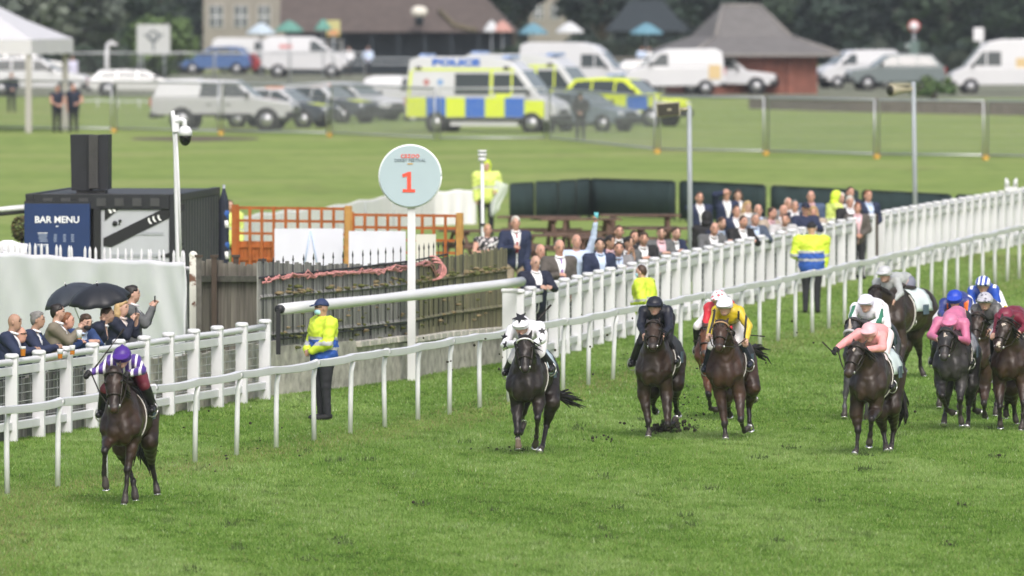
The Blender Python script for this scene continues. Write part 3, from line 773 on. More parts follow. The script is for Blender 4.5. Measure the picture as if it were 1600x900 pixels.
# CCTV mast
p = AT(281, 590, 189.5); t = thing('camera_mast', 'slim white mast carrying a white dome camera beside the bar', 'mast', (p.x, 189.5, 0)); s9 = scale_at(189.5)
X = lambda u: (u - 281) / s9
mb = MB(); mb.tube([(0, 0, 0), (X(279), 0, zt(400, 189.5)), (X(274), 0, zt(222, 189.5)), (X(270), 0, zt(173, 189.5))], [.06, .05, .038, .035], PLAST, 10); mb.build('mast_tube', t)
mb = MB(); mb.tube([(X(281) + .02, -.05, zt(400, 189.5)), (X(280), -.05, zt(300, 189.5)), (X(276), -.05, zt(205, 189.5))], .022, PLAST, 6); mb.build('cable_pipe', t)
mb = MB(); mb.box((X(275), -.04, zt(193, 189.5)), (.11, .12, .28), PLAST); mb.tube([(X(275), -.06, zt(190, 189.5)), (X(284), -.1, zt(187, 189.5)), (X(289), -.12, zt(189, 189.5)), (X(289), -.12, zt(197, 189.5))], .045, PLAST, 8); mb.build('camera_bracket', t, .006)
zc = zt(210, 189.5); mb = MB(); mb.tube([(X(290), -.12, zc - .02), (X(290), -.12, zc + .06), (X(290), -.12, zc + .13), (X(290), -.12, zc + .15)], [.122, .118, .075, .02], PLAST, 16); c = mb.build('camera_housing', t)
mb = MB(); mb.ell((X(290), -.12, zc - .05), (.102, .102, .14), M('dome_glass', (.008, .008, .009), .08, 0, spec=.6), 16, 10); mb.build('dome', c)
# small white mast with banded cap
p = AT(755, 480, 225); t = thing('beacon_mast', 'thin white mast with banded cap in front of the poncho steward', 'mast', (p.x, 225, 0)); s9 = scale_at(225)
mb = MB(); mb.tube([(0, 0, 0), (-.02, 0, zt(252, 225))], .034, PLAST, 8); mb.build('mast_tube', t)
mb = MB()
for v0, v1, m, r in ((252, 246, PLAST, .08), (246, 244, GREYP, .06), (244, 240, PLAST, .09), (240, 238, GREYP, .07), (238, 234.5, PLAST, .09)): mb.cyl((-.02, 0, zt(v0, 225)), (-.02, 0, zt(v1, 225)), r, m, 12)
mb.build('banded_cap', t); mb = MB(); mb.cyl((0, 0, zt(353, 225)), (0, 0, zt(349, 225)), .06, BLACK, 8); mb.build('clamp', t)

# ---------------------------------------------------------------- orange trellis, banners, white barrier
OR = M('orange_stain', (.36, .105, .025), .7, .25, 6); YW = M('yellow_timber', (.46, .25, .075), .7, .2, 6)
def trellis(name, label, u0, u1, v0, v1, Y0, Y1, nx, solid):
    a = AT(u0, 450, Y0); b = AT(u1, 450, Y1); a.z = b.z = 0; t = thing(name, label, 'trellis', tuple(a)); L = (b - a).length; t.rotation_euler = (0, 0, atan2(b.y - a.y, b.x - a.x))
    z0, z1 = zt(v0, Y0), zt(v1, Y1); h = (z0 + z1) / 2; mb = MB(); w = .05; cell = L / nx
    for k in range(nx + 1): mb.box((k * cell, 0, (h + .2) / 2), (w, .03, h - .2), OR)
    z = h - .03; r = 0
    while z > .2: mb.box((L / 2, .032, z), (L, .03, w), OR); z -= cell * .95
    mb.build('lattice', t)
    if solid:
        mb = MB()
        for k in range(9): mb.box((solid[0] * L + (k + .5) * (solid[1] - solid[0]) * L / 9, .06, solid[2] / 2 * h), ((solid[1] - solid[0]) * L / 9 - .01, .02, solid[2] * h), OR)
        mb.build('solid_board', t)
    for k, x in enumerate((-.06, L + .06)): mb = MB(); mb.box((x, 0, (h + .03) / 2), (.11, .09, h + .03), OR if (k == 0 and u0 < 400) else YW); mb.build('post', t)
trellis('orange_trellis', 'orange trellis fence whose lower boards are solid, nearest the container', 372, 540, 321, 325, 214, 213, 9, (0, .33, .70))
trellis('orange_trellis', 'orange trellis fence ending at the yellow post by the tables', 552, 714, 331, 337, 213, 212, 9, None)
BAN = M('banner_white', (.62, .63, .72), .6, .04, 2); BANB = M('banner_beige', (.58, .57, .53), .6, .04, 2); BLU = M('banner_line', (.42, .52, .72), .6, 0)
def board(label, u0, u1, vt, Y, mat, mark=False):
    a = AT(u0, 450, Y); b = AT(u1, 450, Y); h = zt(vt, Y); t = thing('white_banner', label, 'banner', (a.x, Y, 0)); L = b.x - a.x
    mb = MB(); mb.box((L / 2, 0, (h + .3) / 2), (L, .03, h - .3), mat); sb = mb.build('sheet', t)
    mb = MB()
    for x in (.04, L - .04): mb.box((x, .05, h / 2 - .02), (.05, .05, h - .04), GREYP)
    mb.build('stake', t)
    if mark:
        mb = MB()
        for x0_, x1_ in ((.02, .48), (.98, .52)): mb.tube([(L * (.42 + .22 * x0_), -.02, h - .75), (L * (.42 + .22 * x1_), -.02, h - .04)], .016, BLU, 6)
        mb.build('line_mark', sb)
board('white banner printed with a thin blue peak, before the orange trellis', 429, 536, 357, 207, BAN, True)
board('plain white banner between the peaked banner and the beige one', 545, 634, 361, 206.5, BAN)
board('beige white banner right beside the numbered post', 650, 681, 366, 206, BANB)
# water-filled white barrier snaking behind the trellis
P = [(340, 402), (420, 388), (520, 375), (600, 362), (680, 352), (744, 350)]; T_ = [(340, 343), (420, 332), (520, 322), (560, 314), (640, 301), (744, 296)]
TOPb = lambda u: np.interp(u, [q[0] for q in T_], [q[1] for q in T_])
BOTb = lambda u: np.interp(u, [q[0] for q in P], [q[1] for q in P])
t0 = G(540, BOTb(540)); t = thing('fabric_barrier', 'long white fabric barrier with wavy top behind the orange trellis', 'barrier', tuple(t0))
V = []; F = []; n_ = 120
for i in range(n_ + 1):
    u = 340 + 404 * i / n_; p = G(u, BOTb(u)); z = zt(TOPb(u) + 1.3 * sin(i * .55), p.y); w = .03 * sin(i * 1.1)
    for g in (0, .35, .7, .93, 1): V.append((p.x - t0.x, p.y - t0.y + w * (1.5 - g), z * g))
    V.append((p.x - t0.x, p.y - t0.y + .12 + w, z)); V.append((p.x - t0.x, p.y - t0.y + .14, 0))
for i in range(n_):
    for j in range(6): a = i * 7 + j; F.append((a, a + 7, a + 8, a + 1))
mb = MB(); mb.add(V, F, M('white_fabric', (.76, .76, .78), .6, .04, 2), True); mb.build('fabric', t, fixn=False)
mb = MB()
for u in range(350, 744, 44): p = G(u, BOTb(u)) - t0; mb.cyl((p.x, p.y + .07, 0), (p.x, p.y + .07, zt(TOPb(u), G(u, BOTb(u)).y) - .05), .03, GREYP, 6)
mb.build('stake', t)

# ---------------------------------------------------------------- dark green mesh barriers
GM = M('dark_green_mesh', (.018, .035, .036), .8, .15, 3)
GM2 = M('dark_green_frame', (.02, .03, .03), .6, .1)
def mesh_barrier(label, u0, u1, v0, v1, t0_, t1_):
    a, b = G(u0, v0), G(u1, v1); t = thing('mesh_barrier', label, 'barrier', tuple(a), 0, 'dark green mesh barriers behind the crowd'); d = b - a
    za, zb = zt(t0_, a.y), zt(t1_, b.y); mb = MB(); n = 10; V = []; F = []
    for i in range(n + 1):
        f = i / n; w = .02 * sin(i * 1.9)
        V += [(d.x * f, d.y * f + w, .06), (d.x * f, d.y * f - w, (za + (zb - za) * f) - .02)]
    for i in range(n): F.append((2 * i, 2 * i + 2, 2 * i + 3, 2 * i + 1))
    mb.add(V, F, GM, True); o = mb.build('mesh', t, fixn=False); sm = o.modifiers.new('thick', 'SOLIDIFY'); sm.thickness = .012
    mb = MB(); mb.tube([(0, 0, 0), (0, 0, za - .05), (d.x * .03, d.y * .03, za), (d.x * .97, d.y * .97, zb), (d.x, d.y, zb - .05), (d.x, d.y, 0)], .02, GM2, 6); mb.build('frame', t)
    mb = MB()
    for f in (.08, .92): mb.box((d.x * f, d.y * f, .03), (.06, .6, .03), GM2)
    mb.build('foot', t)
for a in [('dark green mesh barrier at the near end of the row, beside the poncho steward', 797, 834, 345, 344, 287, 285), ('second dark green barrier of the slanting row behind the picnic tables', 837, 871, 344, 343, 284, 283),
          ('third dark green barrier of the slanting row behind the picnic tables', 873, 899, 343, 342, 282, 281), ('last narrow green barrier of the slanting row, where the row turns', 901, 921, 342, 341, 280.5, 279),
          ('wide dark green barrier between the row corner and the lamp pole', 922, 1055, 341, 345, 279, 283), ('dark green barrier directly behind the grey loudspeaker pole', 1062, 1196, 346, 350, 283, 289),
          ('dark green barrier behind the tall spectators and the hooded steward', 1205, 1341, 351, 354, 290, 297), ('dark green barrier behind the pole beyond the crowd', 1347, 1486, 355, 358, 297, 304), ('last dark green barrier at the picture edge, half behind the white fence', 1494, 1625, 358, 362, 304, 312)]:
    mesh_barrier(*a)

# ---------------------------------------------------------------- picnic tables
PW = M('brown_picnic_wood', (.105, .062, .045), .75, .3, 6)
def picnic():
    t = thing('picnic_table', 'x', 'picnic table', (0, 0, 0), 0, 'brown picnic tables on the grass')
    mb = MB()
    for k in range(5): mb.box((0, -.32 + k * .16, .74), (1.9, .14, .045), PW)
    mb.build('table_top', t)
    for s in (-1, 1):
        mb = MB()
        for k in range(2): mb.box((0, s * (.68 + k * .14), .44), (1.9, .13, .04), PW)
        mb.build('bench_seat', t)
    for x in (-.65, .65):
        mb = MB(); mb.tube([(x, -.7, 0), (x, -.22, .72)], .05, PW, 4, smooth=False); mb.tube([(x, .7, 0), (x, .22, .72)], .05, PW, 4, smooth=False); mb.build('leg', t)
        mb = MB(); mb.box((x + .051, 0, .385), (.04, 1.6, .09), PW); mb.box((x + .051, 0, .69), (.04, .75, .07), PW); mb.build('leg_brace', t)
    return t
t0 = picnic()
for i, (u, v, r, l) in enumerate([(1000, 385, 3, 'picnic table with the broad pinkish top in front of the wide green barrier'), (905, 392, 8, 'picnic table in the middle of the huddle, between two others'), (842, 388, -6, 'picnic table nearest the start of the slanting green barriers'),
                                  (870, 420, 12, 'picnic table close behind the man raising his arm'), (960, 425, -8, 'picnic table close behind the dark haired men in navy jackets'), (756, 412, 30, 'picnic table behind the woman in the floral dress'), (798, 440, -14, 'picnic table half hidden by the man with the red tie'), (1045, 408, 5, 'picnic table beside the grey loudspeaker pole')]):
    t = t0 if i == 0 else copy_tree(t0); t['label'] = l; p = G(u, v); t.location = p; t.rotation_euler = (0, 0, radians(r))

# ---------------------------------------------------------------- loudspeaker poles
HORN = M('beige_horn', (.30, .28, .20), .5, .1); GRL = M('speaker_grille', (.03, .028, .02), .6, .2, 20)
p = AT(1079, 440, 241); t = thing('loudspeaker_pole', 'grey pole with a flat black loudspeaker rising behind the crowd fence', 'pole', (p.x, 241, 0)); s9 = scale_at(241)
mb = MB(); mb.tube([(0, 0, 0), (-.03, 0, zt(165, 241))], [.06, .05], GREYP, 12); mb.build('pole_tube', t)
mb = MB(); c = Vector(((1044 - 1079) / s9, -.05, zt(171, 241))); R = Matrix.Rotation(radians(-4), 3, 'Y'); mb.box(c, (.5, .3, .3), HORN, R); o = mb.build('speaker_box', t, .02)
mb = MB(); mb.box(c + Vector((0, -.162, 0)), (.44, .02, .25), GRL, R); mb.box(c + Vector((.02, -.175, 0)), (.09, .012, .05), HORN, R); mb.build('grille', o)
mb = MB(); mb.tube([c + Vector((.24, 0, .0)), (-.03, 0, zt(170, 241))], .04, HORN, 8); mb.build('bracket', t)
p = AT(1431, 400, 263); t = thing('loudspeaker_pole', 'grey pole with a beige horn loudspeaker at the far end of the barriers', 'pole', (p.x, 263, 0)); s9 = scale_at(263)
mb = MB(); mb.tube([(0, 0, 0), (-.06, 0, zt(128, 263))], [.06, .05], GREYP, 12); mb.build('pole_tube', t)
c = Vector(((1392 - 1431) / s9, -.1, zt(141, 263))); mb = MB(); mb.tube([c + Vector((-.02, -.1, 0)), c + Vector((.1, 0, 0)), c + Vector((.3, .1, .02)), c + Vector((.5, .12, .03))], [.14, .11, .09, .07], HORN, 14); mb.box(c + Vector((.2, .02, .14)), (.5, .1, .05), HORN); o = mb.build('horn', t)
mb = MB(); mb.cyl(c + Vector((-.03, -.108, 0)), c + Vector((-.02, -.1, 0)), .12, GRL, 14); mb.build('horn_mouth', o)
mb = MB(); mb.tube([c + Vector((.5, .1, 0)), (-.06, 0, zt(136, 263))], .035, GREYP, 8); mb.build('bracket', t)

# ---------------------------------------------------------------- galvanised site fence panels with yellow feet
YF = M('yellow_foot', (.55, .33, .06), .7, .15)
HP = [(-12, 205, 121), (178, 207, 121), (345, 211, 114), (515, 214, 118), (683, 222, 122), (855, 222, 128), (1027, 240, 152), (1197, 243, 156), (1370, 248, 160), (1540, 250, 162), (1700, 252, 164)]
HL = ['site fence panel in front of the white marquee', 'site fence panel between the two dark-clad guards and the silver pickup', 'site fence panel before the doors of the silver pickup', 'site fence panel before the parked police cars', 'site fence panel crossing the rear of the police van', 'site fence panel at the nose of the police van', 'site fence panel on the open grass beside the yellow police car', 'site fence panel below the brick pavilion', 'site fence panel behind the beige horn loudspeaker', 'site fence panel below the big white van']
for i in range(len(HP) - 1):
    a, b = G(*HP[i][:2]), G(*HP[i + 1][:2]); d = b - a; t = thing('site_fence_panel', HL[i], 'fence panel', tuple(a), 0, 'galvanised site fence panels across the field'); h = 2.0
    mb = MB(); e = .02; mb.tube([(d.x * e, d.y * e, .08), (d.x * e, d.y * e, h), (d.x * (1 - e), d.y * (1 - e), h), (d.x * (1 - e), d.y * (1 - e), .08)], .045, STEEL, 6)
    mb.tube([(d.x * e, d.y * e, .16), (d.x * (1 - e), d.y * (1 - e), .16)], .04, STEEL, 6); mb.build('frame', t)
    mb = MB(); n_ = int(min(d.length, 12) / .085)
    for k in range(n_): f = e + (1 - 2 * e) * (k + .5) / n_; mb.tube([(d.x * f, d.y * f, .16), (d.x * f, d.y * f, h)], .005, STEEL, 3, cap=False)
    for k in range(7): z = .35 + k * .25; mb.tube([(d.x * e, d.y * e, z), (d.x * (1 - e), d.y * (1 - e), z)], .0028, STEEL, 3, cap=False)
    mb.build('wire_mesh', t)
for i, (u, v, _) in enumerate(HP[:10]):
    if i in (4, 5): continue
    t = thing('fence_foot', ['', 'yellow fence foot below the dark-clad guards', 'yellow fence foot under the silver pickup', 'yellow fence foot between the pickup and the police van', '', '', 'yellow fence foot at the near corner of the open grass', 'yellow fence foot below the brick pavilion', 'yellow fence foot behind the horn loudspeaker', 'yellow fence foot below the big white van'][i] or 'yellow fence foot beneath the white marquee', 'fence foot', tuple(G(u, v)), 0, 'yellow feet of the site fence')
    mb = MB(); mb.prism([(-.09, -.36, 0), (.09, -.36, 0), (.11, .36, 0), (-.11, .36, 0)], (0, 0, .14), YF); mb.cyl((0, 0, .14), (0, 0, .17), .05, YF, 8); mb.build('block', t, .02)
# ---------------------------------------------------------------- far setting: road, wall, buildings, trees
ASPH = M('asphalt', (.155, .165, .115), .9, .2, 2)
mb = MB(); mb.quad((-120, 575, .004), (120, 540, .004), (140, 660, .004), (-140, 690, .004), ASPH); o = mb.build('car_park'); tag(o, kind='structure')
EARTH = M('bare_earth', (.10, .075, .055), .95, .25, 2)
a = G(150, 216); mb = MB(); n_ = 26; P = []
for k in range(n_):
    th = 2 * pi * k / n_; q = G(305 + 100 * cos(th), 217 + 3.6 * sin(th) + .4 * sin(5 * th)); P.append((q.x, q.y, .005))
mb.add(P, [tuple(range(n_))], EARTH); o = mb.build('worn_earth_path'); tag(o, kind='structure')
LW = M('low_wall_stone', (.20, .165, .15), .9, .2, 3)
def low_wall(name, label, pts, h, mat, th=.3):
    W_ = [G(*p) for p in pts]; t = thing(name, label, 'wall', tuple(W_[0])); mb = MB()
    for p, q in zip(W_, W_[1:]):
        p = p - W_[0]; q = q - W_[0]; mb.prism([(p.x, p.y, 0), (q.x, q.y, 0), (q.x, q.y, h), (p.x, p.y, h)], (0, th, 0), mat)
    mb.build('wall_body', t); mb = MB()
    for p, q in zip(W_, W_[1:]): p = p - W_[0]; q = q - W_[0]; mb.prism([(p.x, p.y - .04, h + .002), (q.x, q.y - .04, h + .002), (q.x, q.y - .04, h + .08), (p.x, p.y - .04, h + .08)], (0, th + .08, 0), M('wall_cap', (.28, .25, .23), .9, .1))
    mb.build('cap_stone', t)
low_wall('low_wall', 'low brown wall along the far edge of the grass below the pavilion', [(1170, 170), (1330, 175), (1470, 178), (1660, 182)], .55, LW)
low_wall('stone_wall', 'mossy grey stone wall under the pub terrace', [(885, 122), (1060, 124)], 1.15, M('mossy_stone', (.155, .15, .115), .95, .25, 2))
# white rope rail on short posts behind the guards
a, b = G(120, 168), G(250, 170); t = thing('low_rope_rail', 'low white rope rail on short posts behind the guards', 'rope rail', tuple(a)); d = b - a
mb = MB(); mb.tube([(d.x * k / 8, d.y * k / 8, .33 - .03 * (k % 2)) for k in range(9)], .035, WHITE, 5); mb.build('rope', t)
for k in (0, 2, 4, 6, 8): mb = MB(); mb.cyl((d.x * k / 8, d.y * k / 8, 0), (d.x * k / 8, d.y * k / 8, .4), .04, WHITE, 6); mb.build('post', t)
for i in range(4):
    a, b = G(100 + 118 * i, 142), G(216 + 118 * i, 141.5); d = b - a
    t = thing('site_fence_panel', ['far site fence panel beyond the guards, in front of the green bush', 'far site fence panel below the big grey road sign', 'far site fence panel in front of the blue car', 'far site fence panel in front of the white courier van'][i], 'fence panel', tuple(a), 0, 'far row of site fence panels')
    mb = MB(); mb.tube([(0, 0, 0), (0, 0, 1.95), (d.x, d.y, 1.95), (d.x, d.y, 0)], .045, STEEL, 5); mb.build('frame', t)
    mb = MB()
    for k in range(14): f = (k + .5) / 14; mb.tube([(d.x * f, d.y * f, .1), (d.x * f, d.y * f, 1.95)], .008, STEEL, 3, cap=False)
    mb.build('wire_mesh', t)

# marquee
MW = M('marquee_white', (.55, .55, .58), .55, .03, 1.5); MLEG = M('marquee_leg', (.36, .35, .33), .5, .05)
p0 = AT(45, 450, 446); t = thing('marquee', 'white marquee with deep valance and grey legs at the picture corner', 'marquee', (p0.x, 446, 0)); hE = zt(85, 446); hV = zt(62, 446)
C = [Vector((0, 0, 0)), Vector((1.32, 5.8, 0)), Vector((-4.5, 7.1, 0)), Vector((-5.8, 1.3, 0))]; ap = (C[0] + C[2]) / 2 + Vector((0, 0, hV + 1.75))
mb = MB(); ov = 1.04; cen = (C[0] + C[2]) / 2; E_ = [cen + (c - cen) * 1.06 for c in C]
for i in range(4):
    p, q = E_[i], E_[(i + 1) % 4]; a = p + Vector((0, 0, hV)); b = q + Vector((0, 0, hV)); m1 = (a + ap) / 2 - Vector((0, 0, .10)); m2 = (b + ap) / 2 - Vector((0, 0, .10))
    mb.add([a, b, m2, m1], [(0, 1, 2, 3)], MW); mb.add([m1, m2, ap], [(0, 1, 2)], MW)
mb.build('roof_cloth', t)
mb = MB()
for i in range(4):
    p, q = E_[i], E_[(i + 1) % 4]; n_ = 12; V = []; F = []
    for k in range(n_ + 1): r = p.lerp(q, k / n_); V += [r + Vector((0, 0, hV - .004)), r + Vector((0, 0, hE + .03 * sin(k * 2)))]
    for k in range(n_): F.append((2 * k, 2 * k + 2, 2 * k + 3, 2 * k + 1))
    mb.add(V, F, MW)
o = mb.build('valance', t); sm = o.modifiers.new('thick', 'SOLIDIFY'); sm.thickness = .02
for c in C: mb = MB(); c = cen + (c - cen) * (.97 if c.length else 1.0); mb.box((c.x, c.y, hE / 2 + .1), (.24, .24, hE + .2), MLEG); mb.build('leg', t)

# ---- buildings
def house(name, label, cat, u0, u1, Y, h, depth, wall, roofm, eave=.4, ridge=2.2, windows=(), gable=False, hip=0):
    a = AT(u0, 450, Y); b = AT(u1, 450, Y); L = b.x - a.x; t = thing(name, label, cat, ((a.x + b.x) / 2, Y, 0))
    mb = MB(); mb.box((0, depth / 2, h / 2), (L, depth, h), wall); mb.build('wall', t)
    e = eave; mb = MB(); x = L / 2 + e
    A_ = [(-x, -e, h), (x, -e, h), (x, depth + e, h), (-x, depth + e, h), (-x + hip, depth / 2, h + ridge), (x - hip, depth / 2, h + ridge)]
    mb.add(A_, [(0, 1, 5, 4), (2, 3, 4, 5), (1, 2, 5), (3, 0, 4), (3, 2, 1, 0)], roofm); mb.build('roof', t)
    for (wx, wz, ww, wh) in windows:
        f = MB(); f.box((wx, -.02, wz), (ww + .12, .08, wh + .12), M('dull_white_frame', (.42, .41, .39), .7, .05)); w = f.build('window', t)
        g = MB(); g.box((wx, -.055, wz), (ww, .03, wh), M('dark_glass', (.11, .125, .135), .15, .05)); g.build('pane', w)
        g = MB(); g.box((wx, -.075, wz), (.06, .02, wh), WHITE); g.box((wx, -.077, wz), (ww, .02, .06), WHITE); g.build('glazing_bar', w)
    return t, L
CREAM = M('cream_render', (.24, .225, .20), .9, .08, 1); SLATE = M('brown_tile_roof', (.085, .068, .062), .85, .15, 2); GREYTILE = M('grey_tile_roof', (.135, .13, .13), .85, .12, 2); DARKW = M('dark_stained_timber', (.018, .026, .034), .8, .2, 2); BRICK = M('red_brick', (.19, .075, .055), .9, .25, 2)
house('cream_house', 'cream house with white framed windows behind the green bush', 'house', 318, 446, 690, 5.6, 8, CREAM, SLATE, windows=[(-1.7, 3.3, .8, 1.3), (-.2, 3.3, .8, 1.3), (1.2, 3.3, .7, 1.3), (-1.0, 1.1, .9, 1.4), (1.1, 1.1, .9, 1.4)])
house('cream_house', 'small cream stone house above the blue parasol', 'house', 826, 892, 735, 6, 8, CREAM, SLATE, windows=[(-.75, 3.35, .6, .9), (.35, 3.35, .6, .9)])
# pub with deep brown roof and dark verandah
a = AT(445, 450, 668); b = AT(800, 450, 668); L = b.x - a.x; t = thing('pub_building', 'long low pub with brown tiled roof and dark open verandah', 'pub', ((a.x + b.x) / 2, 668, 0)); hE = zt(47, 668)
mb = MB(); mb.box((0, 4.5, hE / 2), (L, 7, hE), DARKW); mb.build('wall', t)
mb = MB(); x = L / 2; mb.add([(-x - .3, -.6, hE - .12), (x + .3, -.6, hE - .12), (x * .55, 4.4, hE + 3.4), (-x - .3, 4.4, hE + 3.4), (-x - .3, 9, hE), (x + .3, 9, hE)], [(0, 1, 2, 3), (3, 2, 5, 4), (1, 5, 2), (0, 3, 4), (0, 4, 5, 1)], SLATE); rf = mb.build('roof', t)
mb = MB(); MOSSR = M('mossy_ridge', (.115, .098, .062), .9, .15); mb.tube([(-.2 + 2.6, 1.0, hE + 1.15), (3.3, -.2, hE + .28), (4.6, -.62, hE - .02)], .16, MOSSR, 6); mb.build('hip_tile', rf)
mb = MB(); c = AT(655, 18, 666.5) - t.location; mb.ell((c.x, c.y, c.z), (.5, .3, .33), M('cream_cowl', (.62, .60, .54), .6, .05), 12, 8); mb.cyl((c.x, c.y + .3, c.z - .75), (c.x, c.y + .05, c.z - .1), .26, DARKW, 10); mb.build('roof_cowl', rf)
for k in range(9): mb = MB(); mb.box((-x + .4 + k * (L - .8) / 8, -.35, hE / 2 - .1), (.14, .14, hE - .2), DARKW); mb.build('verandah_post', t)
mb = MB(); mb.box((0, -.45, .62), (L, .06, .08), GREYP); mb.box((0, -.45, .95), (L, .06, .08), GREYP); mb.build('handrail', t)
for k, (cx, w) in enumerate([(-5.6, 1.3), (-3.9, 1.3)]): f = MB(); f.box((cx, .98, 1.2), (w, .06, 1.7), WHITE); d_ = f.build('door', t); g = MB(); g.box((cx, .94, 1.3), (w - .4, .03, 1.2), M('dark_glass', (.11, .125, .135), .15, .05)); g.build('pane', d_)
t, L = house('dark_pavilion', 'dark gabled timber shelter behind the terrace drinkers', 'shelter', 960, 1062, 705, 2.3, 6, DARKW, M('dark_shingle', (.022, .03, .036), .85, .15), .6, 1.9, hip=1.6)
# brick pavilion with hipped grey roof
Y0 = 572; c0 = AT(1187, 450, Y0); t = thing('brick_pavilion', 'square brick pavilion with a steep hipped grey roof and short ridge', 'pavilion', (c0.x, Y0, 0), radians(17)); s9 = scale_at(Y0)
hw = 3.05; he = zt(80, Y0); hr = zt(9, Y0)
mb = MB(); mb.box((0, hw, he / 2), (2 * hw, 2 * hw, he), BRICK)
for x in (-2.2, -1.1, .4, 1.6): mb.box((x, -.06, he / 2 - .05), (.35, .13, he - .1), BRICK)
mb.build('wall', t)
e = .85; n1 = [(-hw - e, -e, he - .1), (hw + e, -e, he - .1), (hw + e, 2 * hw + e, he - .1), (-hw - e, 2 * hw + e, he - .1)]
f_ = .52; cc = Vector((0, hw, 0)); n2 = [tuple(cc + (Vector(p) - cc) * f_ + Vector((0, 0, (he - .1) * (1 - f_) + (hr - he) * .36))) for p in n1]
r1, r2 = (-1.0, hw, hr), (1.0, hw, hr)
mb = MB(); mb.add(n1 + n2 + [r1, r2], [(0, 1, 5, 4), (1, 2, 6, 5), (2, 3, 7, 6), (3, 0, 4, 7), (4, 5, 9, 8), (5, 6, 9), (6, 7, 8, 9), (7, 4, 8), (3, 2, 1, 0)], GREYTILE); rf = mb.build('roof', t)
mb = MB(); RT = M('pale_ridge_tile', (.20, .19, .185), .8, .1)
for p, q in ((n1[0], n2[0]), (n2[0], r1), (n1[1], n2[1]), (n2[1], r2), (n1[2], n2[2]), (n2[2], r2), (r1, r2)): mb.cyl(p, q, .1, RT, 6)
mb.build('ridge_tile', rf)
mb = MB(); mb.box((0, -e - .06, he - .18), (2 * hw + 2 * e + .1, .1, .16), RT); mb.box((hw + e + .06, hw, he - .18), (.1, 2 * hw + 2 * e, .16), RT); mb.build('gutter', rf)

# ---- trees
LEAF = {k: [M('leaf_%s_a' % k, a, .8, .2, 3), M('leaf_%s_b' % k, b, .8, .2, 3)] for k, a, b in
        (('dark', (.017, .032, .025), (.028, .048, .034)), ('grey', (.105, .13, .105), (.14, .165, .13)), ('bright', (.075, .13, .045), (.115, .18, .06)), ('mid', (.03, .052, .031), (.045, .072, .042)))}
BARK = M('bark', (.06, .05, .042), .95, .3, 6); BARKP = M('pale_bark', (.17, .13, .10), .9, .2, 6)
def tree(name, label, cat, x, Y, zc, r, kind, n=2200, size=.3, trunk=True, bark=BARK, group=None, low=True):
    t = thing(name, label, cat, (x, Y, 0), 0, group); mb = MB(); cl = []
    for k in range(26):
        d = rng.normal(size=3); d /= np.linalg.norm(d); c = np.array([0, 0, zc]) + d * np.array(r) * rng.uniform(.35, .92)
        cl.append((c, rng.uniform(.28, .5) * min(r)))
    per = n // len(cl)
    for c, rr_ in cl:
        P = [p for p in ball_pts(per, c, (rr_, rr_, rr_ * .8), .3) if p[2] > .15]; leaf_cloud(mb, P, size, [LEAF[kind][0 if rng.random() < .5 else 1]])
    mb.build('crown', t, fixn=False)
    mb = MB(); mb.tube([(0, 0, 0), (.1, 0, zc * .4), (-.05, .1, zc)], [.28, .22, .1], bark, 8)
    for k in range(6): c = cl[k][0]; mb.tube([(0, 0, zc * .35), (c[0] * .5, c[1] * .5, (zc * .4 + c[2]) / 2 + .2), tuple(c)], [.1, .07, .03], bark, 6)
    mb.build('trunk', t)
    return t
def tx(u, Y): return (u - 800) / scale_at(Y)
TL = [('grey green leafy tree beside the marquee roof', 40, 690, 4.2, (3.6, 3, 3.4), 'grey'), ('pale grey green tree between the marquee and the round bush', 130, 700, 3.6, (3.2, 3, 3.2), 'grey'),
      ('dark green tree rising behind the round bush', 215, 720, 5.0, (3.4, 3, 3.6), 'mid'), ('dark tree standing just behind the corner of the brown pub roof', 735, 712, 5.2, (3.2, 3, 2.8), 'mid'), ('dark green tree behind the end of the brown pub roof', 800, 720, 5.2, (2.2, 3, 3.2), 'dark'),
      ('dark leafy tree with pale trunk beside the small cream stone house', 940, 712, 4.6, (2.8, 2.5, 3.0), 'dark'), ('dark tree behind the gabled timber shelter', 1015, 745, 4.6, (3.0, 2.5, 3.2), 'dark'), ('dark tree behind the peak of the pavilion roof', 1105, 735, 4.4, (3.0, 2.5, 3.2), 'dark'),
      ('mid green tree behind the pavilion ridge', 1205, 725, 4.0, (3.2, 2.5, 3.4), 'mid'), ('dark tree between the pavilion roof and the round speed sign', 1310, 715, 3.6, (3.2, 2.5, 3.4), 'dark'), ('dark green tree behind the round speed sign', 1400, 722, 3.6, (3.0, 2.5, 3.4), 'dark'),
      ('mid green tree between the speed sign and the small white sign', 1480, 712, 3.6, (3.0, 2.5, 3.4), 'mid'), ('dark tree right behind the small white sign', 1550, 720, 3.6, (2.6, 2.5, 3.4), 'dark'), ('dark tree at the picture edge above the big white van', 1625, 705, 3.6, (3.0, 2.5, 3.4), 'mid')]
for l, u, Y, zc, r, k in TL: tree('leafy_tree', l, 'tree', tx(u, Y), Y, zc, r, k, 2600, .34, bark=BARKP if 'pale trunk' in l else BARK)
tree('round_bush', 'bright green rounded bush behind the grey road sign', 'bush', tx(246, 640), 640, 1.9, (2.35, 2, 2.0), 'bright', 2600, .22)
tree('low_bush', 'low green bush between the far grey car and the white van', 'bush', tx(1455, 552), 552, .5, (1.3, .9, .6), 'bright', 900, .16)
tree('low_bush', 'dull green bush in front of the pub verandah', 'bush', tx(792, 640), 640, 1.3, (1.7, 1, .6), 'mid', 800, .18)
